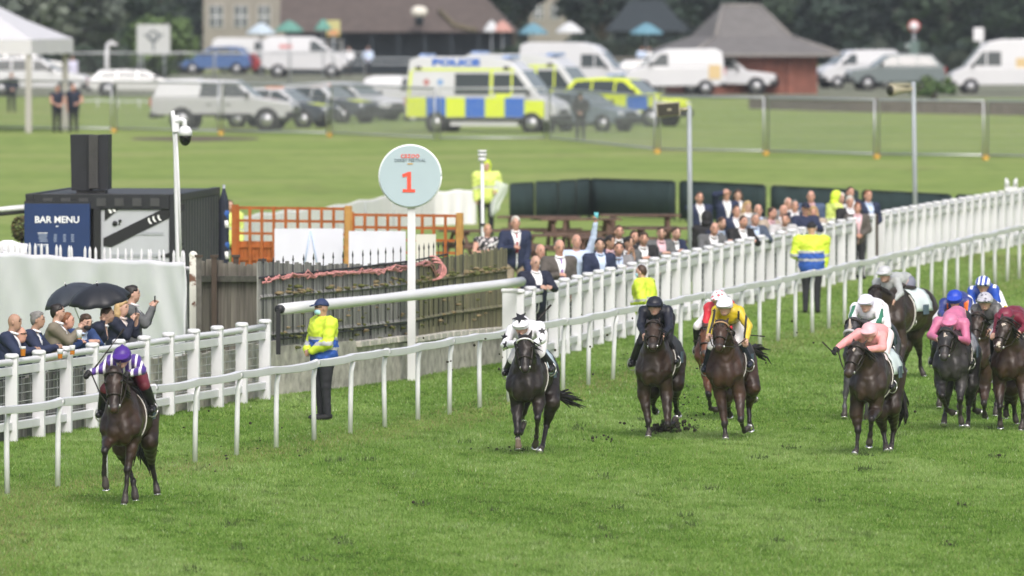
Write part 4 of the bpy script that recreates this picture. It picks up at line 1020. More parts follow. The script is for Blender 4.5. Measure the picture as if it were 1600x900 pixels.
# far belt of woodland behind everything
mb = MB()
for k in range(5200):
    x = rng.uniform(-44, 44); z = rng.uniform(.2, 9); y = 775 + rng.uniform(0, 10) + 3 * N1(np.array([x * .3 + 50]), np.array([z * .4]))[0]
    leaf_cloud(mb, [(x, y, z)], .62, [LEAF['dark'][k % 2]] if rng.random() < .75 else [LEAF['mid'][k % 2]])
o = mb.build('woodland', fixn=False); tag(o, 'dark belt of woodland behind the houses', 'woodland', kind='stuff')
mb = MB(); BANK = M('dark_bank', (.03, .04, .026), .95, .3, 1)
n_ = 40; V = []; F = []
for i in range(n_ + 1):
    x = -60 + 120 * i / n_
    for j, (y, z) in enumerate(((772, 0), (790, 3.2), (815, 7), (840, 11), (900, 14))): V.append((x, y, z + .5 * sin(i * .9 + j)))
for i in range(n_):
    for j in range(4): a = i * 5 + j; F.append((a, a + 5, a + 6, a + 1))
mb.add(V, F, BANK, True); o = mb.build('hill', fixn=False); tag(o, kind='structure')
for u0, u1, Y, h, lab in ((1310, 1640, 668, 1.7, 'dark clipped hedge along the road below the dark trees'), (60, 320, 672, 1.5, 'grey green hedge behind the parked blue car'), (880, 1070, 690, 2.0, 'dark hedge behind the pub terrace')):
    t = thing('hedge', lab, 'hedge', (tx((u0 + u1) / 2, Y), Y, 0)); L = (u1 - u0) / scale_at(Y); mb = MB()
    P = np.stack([rng.uniform(-L / 2, L / 2, 1500), rng.uniform(-.5, .5, 1500), rng.uniform(.05, h, 1500)], 1); P[:, 2] += .2 * np.sin(P[:, 0] * 2); leaf_cloud(mb, P, .2, LEAF['dark' if u0 > 800 else 'mid']); mb.build('foliage', t, fixn=False)
    mb = MB(); mb.box((0, .1, h * .42), (L - .3, .5, h * .8), BANK); mb.build('stems', t)

# ---- signs
t = thing('road_sign', 'large grey square road sign with a dark junction arrow', 'sign', (tx(240, 632), 632, 0)); z0, z1 = zt(85, 632), zt(38, 632); w = 52 / scale_at(632)
mb = MB(); mb.box((0, 0, (z0 + z1) / 2), (w, .05, z1 - z0), M('sign_grey', (.42, .44, .44), .5, .04)); s_ = mb.build('sign_plate', t)
mb = MB(); SG = M('sign_dark', (.12, .14, .15), .6, 0); zc = (z0 + z1) / 2; mb.box((0, -.03, zc - .25), (.12, .02, .75), SG); mb.tube([(.28 * cos(a), -.03, zc + .18 + .28 * sin(a)) for a in np.linspace(0, 2 * pi, 17)], .06, SG, 6); mb.box((-.32, -.03, zc + .15), (.5, .02, .1), SG, Matrix.Rotation(.5, 3, 'Y')); mb.box((.32, -.03, zc + .2), (.5, .02, .1), SG, Matrix.Rotation(-.3, 3, 'Y')); mb.build('arrow', s_)
for x in (-.6, .6): mb = MB(); mb.cyl((x, .06, 0), (x, .06, z1 - .1), .05, GREYP, 8); mb.build('post', t)
t = thing('speed_sign', 'round speed sign with red rim on a grey pole before dark trees', 'sign', (tx(1428, 640), 640, 0)); zc = zt(41, 640); r = 9.3 / scale_at(640)
mb = MB(); mb.cyl((0, -.03, zc), (0, -.01, zc), r, M('sign_red', (.5, .10, .10), .5, 0), 24); s_ = mb.build('rim', t)
mb = MB(); mb.cyl((0, -.045, zc), (0, -.034, zc), r * .74, WHITE, 24); mb.build('sign_plate', s_)
mb = MB(); mb.cyl((0, .04, 0), (0, .04, zc), .06, GREYP, 8); mb.build('pole', t); mb = MB(); mb.box((-.25, 0, zc - 1.1), (.45, .06, .28), M('dull_plate', (.2, .24, .24), .6)); mb.box((.02, .01, zc - 1.35), (.5, .12, 1.1), M('green_cabinet', (.10, .15, .14), .7)); mb.build('plate', t)
t = thing('small_sign', 'small white rectangular sign on a pale pole above the big white van', 'sign', (tx(1529, 630), 630, 0)); z0, z1 = zt(64, 630), zt(43, 630)
mb = MB(); mb.box((0, 0, (z0 + z1) / 2), (16 / scale_at(630), .05, z1 - z0), WHITE); mb.build('sign_plate', t); mb = MB(); mb.cyl((.15, .05, 0), (.15, .05, z0 + .1), .07, WHITE_OLD, 8); mb.build('pole', t)
t = thing('hooded_lamp', 'white swan-neck lamp post beside the green bush', 'lamp', (tx(167, 600), 600, 0)); mb = MB(); zT = zt(66, 600); mb.tube([(0, 0, 0), (0, 0, zT - .5), (.05, 0, zT - .1), (.25, 0, zT), (.42, 0, zT - .08)], [.14, .12, .1, .1, .06], WHITE, 8); mb.build('lamp_tube', t); mb = MB(); mb.box((.42, 0, zT - .1), (.3, .16, .1), WHITE); mb.build('lamp_head', t)

# ---- parasols on the pub terrace
PC = {'green': (.10, .25, .21), 'blue': (.11, .24, .31), 'white': (.50, .52, .54), 'coral': (.42, .23, .20), 'pale': (.40, .48, .55)}
for u, v, w, k, l in ((452, 46, 46, 'green', 'mint green parasol on the pub terrace, the larger green one'), (505, 44, 28, 'green', 'smaller mint green parasol beside the yellow sign'), (408, 50, 48, 'pale', 'pale blue-white parasol before the cream house'), (785, 46, 34, 'coral', 'coral parasol between two paler ones'), (768, 46, 26, 'white', 'white parasol tucked against the coral one'), (833, 50, 48, 'blue', 'sky blue parasol below the small cream stone house'), (890, 48, 46, 'white', 'white parasol beside the sky blue one'), (1010, 50, 54, 'blue', 'sky blue parasol with a group of drinkers beneath')):
    Y = 640; r = w / 2 / scale_at(Y); z = zt(v, Y); t = thing('terrace_parasol', l, 'parasol', (tx(u, Y), Y, 0), 0, 'parasols on the pub terrace'); pm = M('parasol_' + k, PC[k], .8, .05)
    mb = MB(); mb.tube([(0, 0, z - .12), (0, 0, z), (0, 0, z + .38), (0, 0, z + .52)], [r, r * .98, r * .4, .03], pm, 10, smooth=False); mb.build('canopy', t); mb = MB(); mb.cyl((0, 0, 0), (0, 0, z + .5), .04, GREYP, 6); mb.build('pole', t)
t = thing('menu_sign', 'yellow and orange sign board by the small green parasol', 'sign', (tx(521, 642), 642, 0)); mb = MB(); mb.box((0, 0, zt(44, 642)), (.75, .05, .9), M('sign_yellow', (.42, .40, .18), .7, .1)); s_ = mb.build('sign_plate', t); mb = MB(); mb.box((0, -.03, zt(51, 642)), (.55, .02, .3), M('sign_orange', (.5, .25, .12), .7)); mb.build('print', s_); mb = MB(); mb.cyl((0, .05, 0), (0, .05, zt(50, 642)), .05, GREYP, 6); mb.build('post', t)

# ---------------------------------------------------------------- vehicles
GLASS = M('car_glass', (.035, .045, .05), .08, 0, spec=.6); GLASSL = M('windscreen_glass', (.16, .19, .20), .08, 0, spec=.6); RIM = M('wheel_rim', (.40, .41, .43), .35, .05, 5, 0, .6); TRIM = M('black_trim', (.02, .021, .023), .6, .1)
LAMPW = M('headlamp_glass', (.55, .57, .60), .1, 0); LAMPR = M('tail_lamp', (.45, .03, .025), .2, 0); PW_ = M('car_white', (.54, .55, .58), .3, .02, 1, coat=.3); PS = M('car_silver', (.56, .57, .58), .3, .03, 1, 0, .2, coat=.3)
YEL = M('hi_vis_yellow', (.58, .68, .035), .5, .03); BLUE = M('police_blue', (.035, .13, .48), .5, .03)
SHAPES = {
 'van': dict(L=6.0, W=2.0, belt=1.32, low=[(3.0, .42), (3.02, .8), (2.9, 1.08), (2.35, 1.32), (-2.98, 1.32), (-3.0, .45)], up=[(2.35, 1.32), (1.55, 2.28), (1.1, 2.6), (.4, 2.74), (-2.55, 2.74), (-2.88, 2.6), (-2.98, 1.32)], top=.84, ws=(0, 1), wheels=(2.05, -1.75), wr=.36,
             win=[[(1.28, 1.42), (2.0, 1.42), (1.42, 2.12), (1.28, 2.12)], [(.5, 1.42), (1.2, 1.42), (1.2, 2.12), (.5, 2.12)]]),
 'smallvan': dict(L=4.4, W=1.8, belt=1.15, low=[(2.2, .35), (2.2, .75), (2.0, .98), (1.45, 1.15), (-2.18, 1.15), (-2.2, .4)], up=[(1.45, 1.15), (.75, 1.72), (.3, 1.86), (-1.8, 1.88), (-2.1, 1.75), (-2.18, 1.15)], top=.74, ws=(0, 1), wheels=(1.4, -1.35), wr=.32, win=[[(.3, 1.2), (1.15, 1.2), (.62, 1.66), (.3, 1.66)]]),
 'pickup': dict(L=5.4, W=1.9, belt=1.18, low=[(2.65, .45), (2.7, .8), (2.62, 1.0), (1.35, 1.18), (-2.66, 1.18), (-2.7, .55)], up=[(1.3, 1.18), (.55, 1.78), (-.75, 1.82), (-.9, 1.79), (-.98, 1.86), (-2.05, 1.84), (-2.35, 1.74), (-2.64, 1.18)], top=.72, ws=(0, 1), wheels=(1.72, -1.5), wr=.4,
                win=[[(.06, 1.22), (1.06, 1.22), (.50, 1.72), (.06, 1.74)], [(-.84, 1.22), (-.02, 1.22), (-.02, 1.74), (-.76, 1.74)]]),
 'openpickup': dict(L=5.3, W=1.9, belt=1.12, low=[(2.6, .45), (2.65, .8), (2.55, .98), (1.3, 1.12), (-2.6, 1.12), (-2.65, .55)], up=[(1.2, 1.12), (.5, 1.72), (-.55, 1.75), (-.85, 1.12)], top=.68, ws=(0, 1), wheels=(1.7, -1.5), wr=.4, win=[[(-.5, 1.18), (.85, 1.18), (.4, 1.64), (-.4, 1.66)]]),
 'car': dict(L=4.3, W=1.8, belt=.95, low=[(2.15, .3), (2.15, .6), (2.0, .78), (1.0, .95), (-2.05, .95), (-2.15, .75), (-2.13, .35)], up=[(1.0, .95), (.3, 1.4), (-.9, 1.45), (-1.5, 1.36), (-2.0, .95)], top=.62, ws=(0, 1), wheels=(1.35, -1.3), wr=.32, win=[[(-.05, .99), (.75, .99), (.2, 1.33), (-.05, 1.35)], [(-1.0, .99), (-.12, .99), (-.12, 1.36), (-.9, 1.36)], [(-1.65, .99), (-1.08, .99), (-1.0, 1.34), (-1.35, 1.3)]]),
 'estate': dict(L=4.8, W=1.86, belt=1.02, low=[(2.4, .32), (2.4, .68), (2.25, .86), (1.15, 1.02), (-2.3, 1.02), (-2.38, .8), (-2.36, .38)], up=[(1.15, 1.02), (.4, 1.52), (-.6, 1.58), (-1.75, 1.53), (-2.25, 1.02)], top=.66, ws=(0, 1), wheels=(1.5, -1.45), wr=.35, win=[[(.0, 1.06), (.88, 1.06), (.32, 1.44), (.0, 1.46)], [(-.95, 1.06), (-.07, 1.06), (-.07, 1.48), (-.95, 1.48)], [(-1.95, 1.06), (-1.02, 1.06), (-1.02, 1.48), (-1.65, 1.44)]]),
}
def vehicle(name, label, cat, shape, u, v, rz, paint, scale=1.0, hscale=1.0, group=None, lowpaint=None, bumper=TRIM, decals=None, noglass=False, lenscale=1.0):
    S = SHAPES[shape]; k = scale; hz_ = scale * hscale; lx = scale * lenscale; p = G(u, v); t = thing(name, label, cat, tuple(p), radians(rz), group); hw = S['W'] / 2 * k; bl = S['belt']; zt_ = max(q[1] for q in S['up'])
    def half(z): return hw - 0.0 if z <= bl else hw - .03 * k + (S['top'] * k - hw + .03 * k) * (z - bl) / (zt_ - bl)
    mb = MB()
    def solid(poly, mat):
        n = len(poly); A = [(x * lx, -half(z), z * hz_) for x, z in poly]; B = [(x * lx, half(z), z * hz_) for x, z in poly]
        mb.add(A + B, [tuple(range(n)), tuple(range(2 * n - 1, n - 1, -1))] + [((i + 1) % n, i, n + i, n + (i + 1) % n) for i in range(n)], mat)
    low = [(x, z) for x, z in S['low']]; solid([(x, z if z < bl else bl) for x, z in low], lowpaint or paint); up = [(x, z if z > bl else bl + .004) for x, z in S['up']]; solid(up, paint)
    body = mb.build('body', t, .05 * k)
    def sidepoly(poly, mat, mbb, out=.012):
        for s in (-1, 1):
            A = [(x * lx, s * (half(z) + out), z * hz_) for x, z in poly]; n = len(poly); B = [(x, y - s * .02, z) for x, y, z in A]
            mbb.add(A + B, [tuple(range(n)), tuple(range(2 * n - 1, n - 1, -1))] + [((i + 1) % n, i, n + i, n + (i + 1) % n) for i in range(n)], mat)
    if not noglass:
        for w in S['win']: m2 = MB(); sidepoly(w, GLASS, m2); m2.build('side_window', t)
    a, b = up[S['ws'][0]], up[S['ws'][1]]; m2 = MB(); dx, dz = (b[0] - a[0]), (b[1] - a[1]); nl = sqrt(dx * dx + dz * dz); nx_, nz_ = dz / nl, -dx / nl
    def wsp(f, s, o): x, z = a[0] + dx * f, a[1] + dz * f; return ((x + nx_ * o) * lx, s * (half(z) - .1 * k), (z + nz_ * o) * hz_)
    m2.add([wsp(.06, -1, .014), wsp(.06, 1, .014), wsp(.95, 1, .014), wsp(.95, -1, .014), wsp(.06, -1, -.01), wsp(.06, 1, -.01), wsp(.95, 1, -.01), wsp(.95, -1, -.01)], [(0, 1, 2, 3), (7, 6, 5, 4), (0, 4, 5, 1), (1, 5, 6, 2), (2, 6, 7, 3), (3, 7, 4, 0)], GLASSL); m2.build('windscreen', t)
    nose = max(q[0] for q in low); tail = min(q[0] for q in low); zb = min(q[1] for q in low)
    m2 = MB(); m2.box(((nose - .1) * lx, 0, (zb + .1) * hz_), (.32 * k, 2 * hw + .03, .26 * k), bumper); m2.build('front_bumper', t, .04)
    m2 = MB(); m2.box(((tail + .08) * lx, 0, (zb + .08) * hz_), (.26 * k, 2 * hw + .03, .2 * k), bumper); m2.build('rear_bumper', t, .04)
    m2 = MB(); m2.box(((nose + .004) * lx, 0, (zb + .34) * hz_), (.05, hw * .95, .14 * k), TRIM); m2.build('grille', t)
    for s in (-1, 1):
        m2 = MB(); m2.ell(((nose - .12) * lx, s * hw * .76, (bl * .70) * hz_), (.16 * k, .2 * k, .1 * k), LAMPW, 10, 6); m2.build('headlight', t)
        m2 = MB(); m2.box(((tail - .002) * lx, s * hw * .88, bl * .85 * hz_), (.06, .16 * k, .3 * k), LAMPR); m2.build('tail_light', t, .01)
        m2 = MB(); x = S['win'][0][1][0] if S['win'] else 1; m2.ell(((x - .05) * lx, s * (hw + .12 * k), (bl + .12) * hz_), (.08 * k, .11 * k, .1 * k), TRIM, 8, 6); m2.build('mirror', t)
    wr = S['wr'] * k
    for x in S['wheels']:
        for s in (-1, 1):
            m2 = MB(); m2.cyl((x * lx, s * (hw - .10 * k), wr), (x * lx, s * (hw + .012), wr), wr * 1.17, TRIM, 20); m2.build('wheel_arch', t)
            m2 = MB(); m2.tube([(x * lx, s * (hw - .2 * k), wr), (x * lx, s * (hw - .0), wr), (x * lx, s * (hw + .03), wr)], [wr, wr, wr * .93], RUBBER, 20, smooth=False); w_ = m2.build('wheel', t)
            m2 = MB(); m2.cyl((x * lx, s * (hw + .02), wr), (x * lx, s * (hw + .04), wr), wr * .62, RIM, 14); m2.build('rim', w_)
    if decals: decals(t, body, sidepoly, half, k, hz_, lx)
    return t
def van_decals(text=True):
    def f(t, body, sp, half, k, hz_, lx):
        xs = np.linspace(-2.93, 2.55, 8)
        for i in range(7):
            m = MB(); z1 = 1.27 if i < 6 else 1.16; sp([(xs[i], .56), (xs[i + 1], .56), (xs[i + 1], z1), (xs[i], z1)], YEL if i % 2 == 0 else BLUE, m, .010 if i not in (0, 6) else .011); m.build('check_panel', t)
        m = MB(); sp([(.38, 1.33), (.48, 1.33), (.48, 2.3), (.38, 2.3)], YEL, m); sp([(1.21, 1.33), (1.27, 1.33), (1.27, 2.2), (1.21, 2.2)], YEL, m, .0105); sp([(-2.9, 1.33), (-2.8, 1.33), (-2.72, 2.24), (-2.82, 2.24)], YEL, m, .0115); sp([(-2.7, 2.24), (1.35, 2.24), (1.3, 2.32), (-2.7, 2.32)], YEL, m, .013); sp([(.6, 1.27), (1.2, 1.27), (1.2, 1.41), (.6, 1.41)], YEL, m, .014); m.build('yellow_stripe', t)
        m = MB(); sp([(-1.02, 1.38), (.36, 1.38), (.36, 2.14), (-1.02, 2.14)], GLASS, m, .0125); m.build('side_window', t)
        m = MB(); sp([(-2.55, .42), (2.5, .42), (2.5, .54), (-2.55, .54)], TRIM, m, .0165); m.build('side_trim', t)
        m = MB(); sp([(-1.2, .24), (1.5, .24), (1.5, .41), (-1.2, .41)], PW_, m, -.04); m.build('side_step', t)
        for x, c in ((-2.15, M('crest_red', (.45, .2, .2), .6, 0)), (-1.6, M('crest_blue', (.22, .35, .60), .6, 0))):
            m = MB(); y = half(1.8) + .012
            for s in (-1, 1): m.tube([(x * lx, s * y, 1.82 * hz_), (x * lx, s * (y + .008), 1.82 * hz_)], .13, c, 12, smooth=False)
            m.build('crest', t)
        for x in (-2.55, 1.05): m = MB(); m.box((x, -half(2.45) - .02, 2.34 * hz_), (.22, .12, .1), TRIM); m.build('scene_lamp', t)
        m = MB(); m.box((.95 * lx, 0, 2.74 * hz_), (.3, 1.3, .12), M('light_bar', (.25, .35, .6), .2, 0)); m.box((-2.4 * lx, 0, 2.79 * hz_), (.3, 1.2, .12), M('light_bar', (.25, .35, .6), .2, 0)); m.build('light_bar', t)
        if text:
            z = 2.53; ang = math.atan2((half(1.4) - half(2.7)), 1.3 * hz_)
            text_obj('lettering', 'POLICE', .34, BLUE, t, (-1.0 * lx, -half(z) - .02, z * hz_), (pi / 2 - ang, 0, 0), bold=.02).scale = (1.75, 1, 1)
    return f
vehicle('police_van', 'high-roofed police van with yellow and blue checks, the one nearest the fence', 'police van', 'van', 762, 206.5, -17, PW_, 1.03, 1.05, 'parked police vans', decals=van_decals())
vehicle('police_van', 'second police van, mostly hidden behind the first checked van', 'police van', 'van', 835, 195, -22, PW_, 1.0, 1.06, 'parked police vans', decals=van_decals(False))
vehicle('white_van', 'plain white van parked behind the two police vans', 'van', 'van', 900, 146, -14, PW_, .94, 1.0)
def pick_dec(t, body, sp, half, k, hz_, lx):
    m = MB(); sp([(-.985, .62), (-.965, .62), (-.965, 1.85), (-.985, 1.85)], M('panel_gap', (.22, .22, .23), .6, 0), m, .004); sp([(-.02, .6), (-.0, .6), (-.0, 1.17), (-.02, 1.17)], M('panel_gap', (.22, .22, .23), .6, 0), m, .004); m.build('door_gap', t)
    m = MB(); m.tube([(-2.2, -.55, 1.93), (-1.0, -.55, 1.95), (.2, -.5, 1.93)], .03, PW_, 6); m.tube([(-2.2, .55, 1.93), (-1.0, .55, 1.95), (.2, .5, 1.93)], .03, PW_, 6); m.build('roof_bar', t)
    for x in (.28, -.5): m = MB(); m.box((x, -half(.95) - .02, 1.02), (.18, .03, .04), TRIM); m.build('door_handle', t)
    m = MB(); sp([(-1.05, .5), (1.2, .5), (1.2, .6), (-1.05, .6)], TRIM, m, .02); m.build('side_step', t)
vehicle('silver_pickup', 'silver double-cab pickup with a white canopy behind the site fence', 'pickup', 'pickup', 352, 203, -8, PW_, 1.06, 1.04, None, decals=pick_dec, lowpaint=M('car_silver_dark', (.44, .45, .47), .3, .03, 1, 0, .2, coat=.3))  # white upper paint puts the sky's reflection into the cab colour; canopy is white
def cop(roof=True, checks=True):
    def f(t, body, sp, half, k, hz_, lx):
        if checks:
            for i, x in enumerate((-2.0, -1.2, -.4, .4, 1.2)): m = MB(); sp([(x, .5), (x + .78, .5), (x + .78, .93), (x, .93)], YEL if i % 2 else BLUE, m, .014); m.build('check_panel', t)
            m = MB(); m.box((1.75 * lx, 0, .925 * hz_), (.7, 1.3, .02), YEL, Matrix.Rotation(radians(8), 3, 'Y')); m.build('bonnet_panel', t)
        m = MB(); m.box((1.75 * lx, 0, .925 * hz_), (.7, 1.0, .02), YEL, Matrix.Rotation(radians(8), 3, 'Y')); m.build('bonnet_panel', t)
        if roof: m = MB(); m.box((-.4 * lx, 0, max(1.45, 0) * hz_ * (1.1 if k > 1 else 1) + .0), (1.2, 1.1, .03), YEL); m.box((-.2, 0, 1.56 * hz_), (.28, 1.2, .11), M('amber_bar', (.75, .30, .16), .3, 0)); m.build('light_bar', t)
    return f
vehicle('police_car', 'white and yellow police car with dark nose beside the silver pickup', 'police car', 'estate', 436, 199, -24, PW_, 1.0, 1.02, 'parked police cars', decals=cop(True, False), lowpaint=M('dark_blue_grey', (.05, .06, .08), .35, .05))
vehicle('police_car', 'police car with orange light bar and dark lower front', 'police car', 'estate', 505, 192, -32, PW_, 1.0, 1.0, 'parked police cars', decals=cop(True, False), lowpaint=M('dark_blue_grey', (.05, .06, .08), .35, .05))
vehicle('white_car', 'white car with sloping bonnet parked before the white pickup', 'car', 'estate', 546, 188, -34, PW_, 1.02, 1.0)
vehicle('white_pickup', 'white pickup with red tail lamp, its nose hidden behind the police van', 'pickup', 'pickup', 660, 186, -6, PW_, 1.0, 1.0)
vehicle('grey_hatchback', 'grey blue hatchback tucked behind the standing officer', 'car', 'car', 912, 205, -30, M('grey_blue_paint', (.16, .20, .23), .3, .03, coat=.3), 1.0, 1.08)
def yel(t, body, sp, half, k, hz_, lx):
    for i, x in enumerate((-2.2, -1.3, -.4, .5)): m = MB(); sp([(x, .55), (x + .88, .55), (x + .88, .98), (x, .98)], BLUE if i % 2 else YEL, m, .014); m.build('check_panel', t)
    m = MB(); sp([(1.55, .4), (2.35, .4), (2.3, .8), (1.6, .88)], PW_, m, .014); m.build('white_panel', t)
    m = MB(); m.box((-.35, 0, 1.66 * hz_), (.3, 1.2, .1), M('light_bar', (.25, .35, .6), .2, 0)); m.build('light_bar', t)
    m = MB(); m.box((2.41 * lx, 0, .58 * hz_), (.04, 1.5, .34), YEL); m.build('nose_panel', t)
vehicle('police_car', 'bright yellow checked police car at the end of the parked row', 'police car', 'estate', 975, 197, -24, YEL, 1.08, 1.16, 'parked police cars', decals=yel)
vehicle('white_car', 'white car half hidden behind the marquee legs', 'car', 'estate', 55, 150, -4, PW_, 1.1, 1.1)
vehicle('silver_car', 'pale silver car far behind the marquee legs', 'car', 'car', 40, 122, 0, PS, 1.1, 1.0)
vehicle('pale_car', 'long pale car roof showing behind the low rope rail', 'car', 'estate', 215, 150, 3, PS, 1.05, .8)
vehicle('blue_car', 'bright blue car parked below the cream house', 'car', 'car', 340, 116, 170, M('bright_blue_paint', (.06, .12, .28), .3, .05), 1.0, 1.15)
vehicle('white_van', 'white van with red rear behind the far site fence', 'van', 'smallvan', 392, 113, -6, PW_, 1.05, 1.05)
vehicle('red_car', 'red car squeezed between two white vans', 'car', 'car', 404, 116, -50, M('red_paint', (.45, .07, .07), .3, .05), .8, 1.1)
def cour(t, body, sp, half, k, hz_, lx): m = MB(); m.box((-.95 * lx, -half(1.4) - .02, 1.42 * hz_), (.75, .02, .2), M('courier_red', (.55, .2, .2), .6, 0)); m.build('red_mark', t)
vehicle('white_van', 'white courier van with small red mark, nose pointing to the police vans', 'van', 'smallvan', 478, 121, -5, PW_, 1.12, 1.12, decals=cour)
vehicle('dark_car', 'dark grey car behind the courier van', 'car', 'car', 545, 113, -5, M('dark_grey_paint', (.10, .12, .15), .3, .05), 1.0, 1.0)
vehicle('white_car', 'white car between the plain van and the panel van', 'car', 'car', 985, 141, 186, PW_, 1.0, 1.1)
def ylog(t, body, sp, half, k, hz_, lx): m = MB(); m.box((-1.75 * lx, half(1.0) + .02, .95 * hz_), (.6, .02, .7), M('buff_mark', (.55, .42, .22), .6, 0)); m.build('buff_mark', t)
vehicle('white_van', 'white panel van with buff mark facing away from the pavilion', 'van', 'smallvan', 1052, 149, 184, PW_, 1.13, 1.1, decals=ylog)
vehicle('white_pickup', 'white open-backed pickup parked against the brick pavilion', 'pickup', 'openpickup', 1132, 147, -7, PW_, 1.0, 1.05)
vehicle('white_van', 'white van facing the pavilion corner with its doors in shade', 'van', 'smallvan', 1338, 138, 200, PW_, 1.0, 1.08)
vehicle('grey_car', 'grey estate car beside the round sign pole', 'car', 'estate', 1398, 141, 188, M('grey_green_paint', (.14, .17, .175), .3, .05), 1.05, 1.15)
def bmark(t, body, sp, half, k, hz_, lx): m = MB(); m.box((-.55 * lx, half(1.6) + .02, 1.35 * hz_), (.6, .02, .9), M('buff_mark', (.55, .42, .22), .6, 0)); m.build('buff_mark', t)
vehicle('white_van', 'big white van with sloping nose at the picture edge', 'van', 'van', 1577, 146, 183, PW_, 1.0, 1.0, decals=bmark)
# ---------------------------------------------------------------- racehorses and jockeys
SKIN = M('skin', (.50, .31, .24), .55, .06, 8); SKIN2 = M('ruddy_skin', (.52, .29, .22), .55, .08, 8); SKIN3 = M('tan_skin', (.38, .23, .165), .55, .06, 8)
EYE = M('dark_eye', (.012, .010, .009), .15, 0); LIP = M('lips', (.36, .14, .11), .5, 0)
LEATHER = M('dark_leather', (.022, .016, .013), .45, .15, 12); STEELB = M('bit_steel', (.55, .55, .55), .3, 0, 1, 0, .8)
HOOF = M('hoof_horn', (.045, .038, .033), .5, .2, 12); SHOE = M('bright_shoe', (.6, .6, .6), .25, 0, 1, 0, .8)
def coat_mat(name, col, dark):
    m = M(name, col, .42, .0, 5); m.node_tree.nodes.clear(); n = m.node_tree
    out = n.nodes.new('ShaderNodeOutputMaterial'); b = n.nodes.new('ShaderNodeBsdfPrincipled'); n.links.new(b.outputs[0], out.inputs[0])
    b.inputs['Roughness'].default_value = .40; b.inputs['Specular IOR Level'].default_value = .36; b.inputs['Sheen Weight'].default_value = .0; b.inputs['Sheen Roughness'].default_value = .4
    tc = n.nodes.new('ShaderNodeTexCoord'); no = n.nodes.new('ShaderNodeTexNoise'); no.inputs['Scale'].default_value = 3.2; no.inputs['Detail'].default_value = 5; n.links.new(tc.outputs['Object'], no.inputs['Vector'])
    r = n.nodes.new('ShaderNodeValToRGB'); r.color_ramp.elements[0].position = .36; r.color_ramp.elements[0].color = tuple(dark) + (1,); r.color_ramp.elements[1].position = .66; r.color_ramp.elements[1].color = tuple(col) + (1,)
    n.links.new(no.outputs['Fac'], r.inputs[0]); n.links.new(r.outputs[0], b.inputs['Base Color'])
    f2 = n.nodes.new('ShaderNodeTexNoise'); f2.inputs['Scale'].default_value = 26; n.links.new(tc.outputs['Object'], f2.inputs['Vector'])
    bp = n.nodes.new('ShaderNodeBump'); bp.inputs['Strength'].default_value = .25; bp.inputs['Distance'].default_value = .01; n.links.new(f2.outputs['Fac'], bp.inputs['Height'])
    bp2 = n.nodes.new('ShaderNodeBump'); bp2.inputs['Strength'].default_value = .5; bp2.inputs['Distance'].default_value = .04; n.links.new(no.outputs['Fac'], bp2.inputs['Height']); n.links.new(bp.outputs[0], bp2.inputs['Normal']); n.links.new(bp2.outputs[0], b.inputs['Normal'])
    return m
COAT = {'dark_bay': coat_mat('dark_bay_coat', (.050, .027, .017), (.018, .012, .009)), 'black': coat_mat('black_brown_coat', (.026, .019, .016), (.011, .009, .008)), 'bay': coat_mat('bay_coat', (.062, .031, .019), (.024, .014, .010)), 'brown': coat_mat('brown_coat', (.045, .028, .019), (.017, .012, .009)),
        'chestnut': coat_mat('chestnut_coat', (.15, .052, .022), (.07, .028, .015)), 'grey': coat_mat('steel_grey_coat', (.085, .085, .09), (.035, .035, .04)), 'darkgrey': coat_mat('dark_grey_coat', (.050, .047, .047), (.018, .017, .018)), 'points': coat_mat('black_points', (.022, .018, .017), (.012, .010, .010)), 'white': coat_mat('white_marking', (.62, .55, .48), (.45, .38, .33)), 'muzzle': coat_mat('dark_muzzle', (.045, .036, .034), (.02, .016, .015))}
HAIRH = M('horse_hair', (.012, .010, .010), .5, .2, 20)
def crop(ox, oy, sc): return lambda x, y: (ox + x / sc, oy + y / sc)
class Frame:
    def __init__(s, u, v, rel):
        s.O = G(u, v); d = Vector((CAMP.x - s.O.x, CAMP.y - s.O.y, 0)).normalized(); a = atan2(d.y, d.x) - radians(rel); s.rz = a
        s.R = Matrix.Rotation(-a, 3, 'Z'); s.cl = s.R @ (CAMP - s.O)
    def L(s, u, v, x):
        d = s.R @ ray(u, v); t = (x - s.cl.x) / d.x; return s.cl + d * t
def V3(*a): return Vector(a)
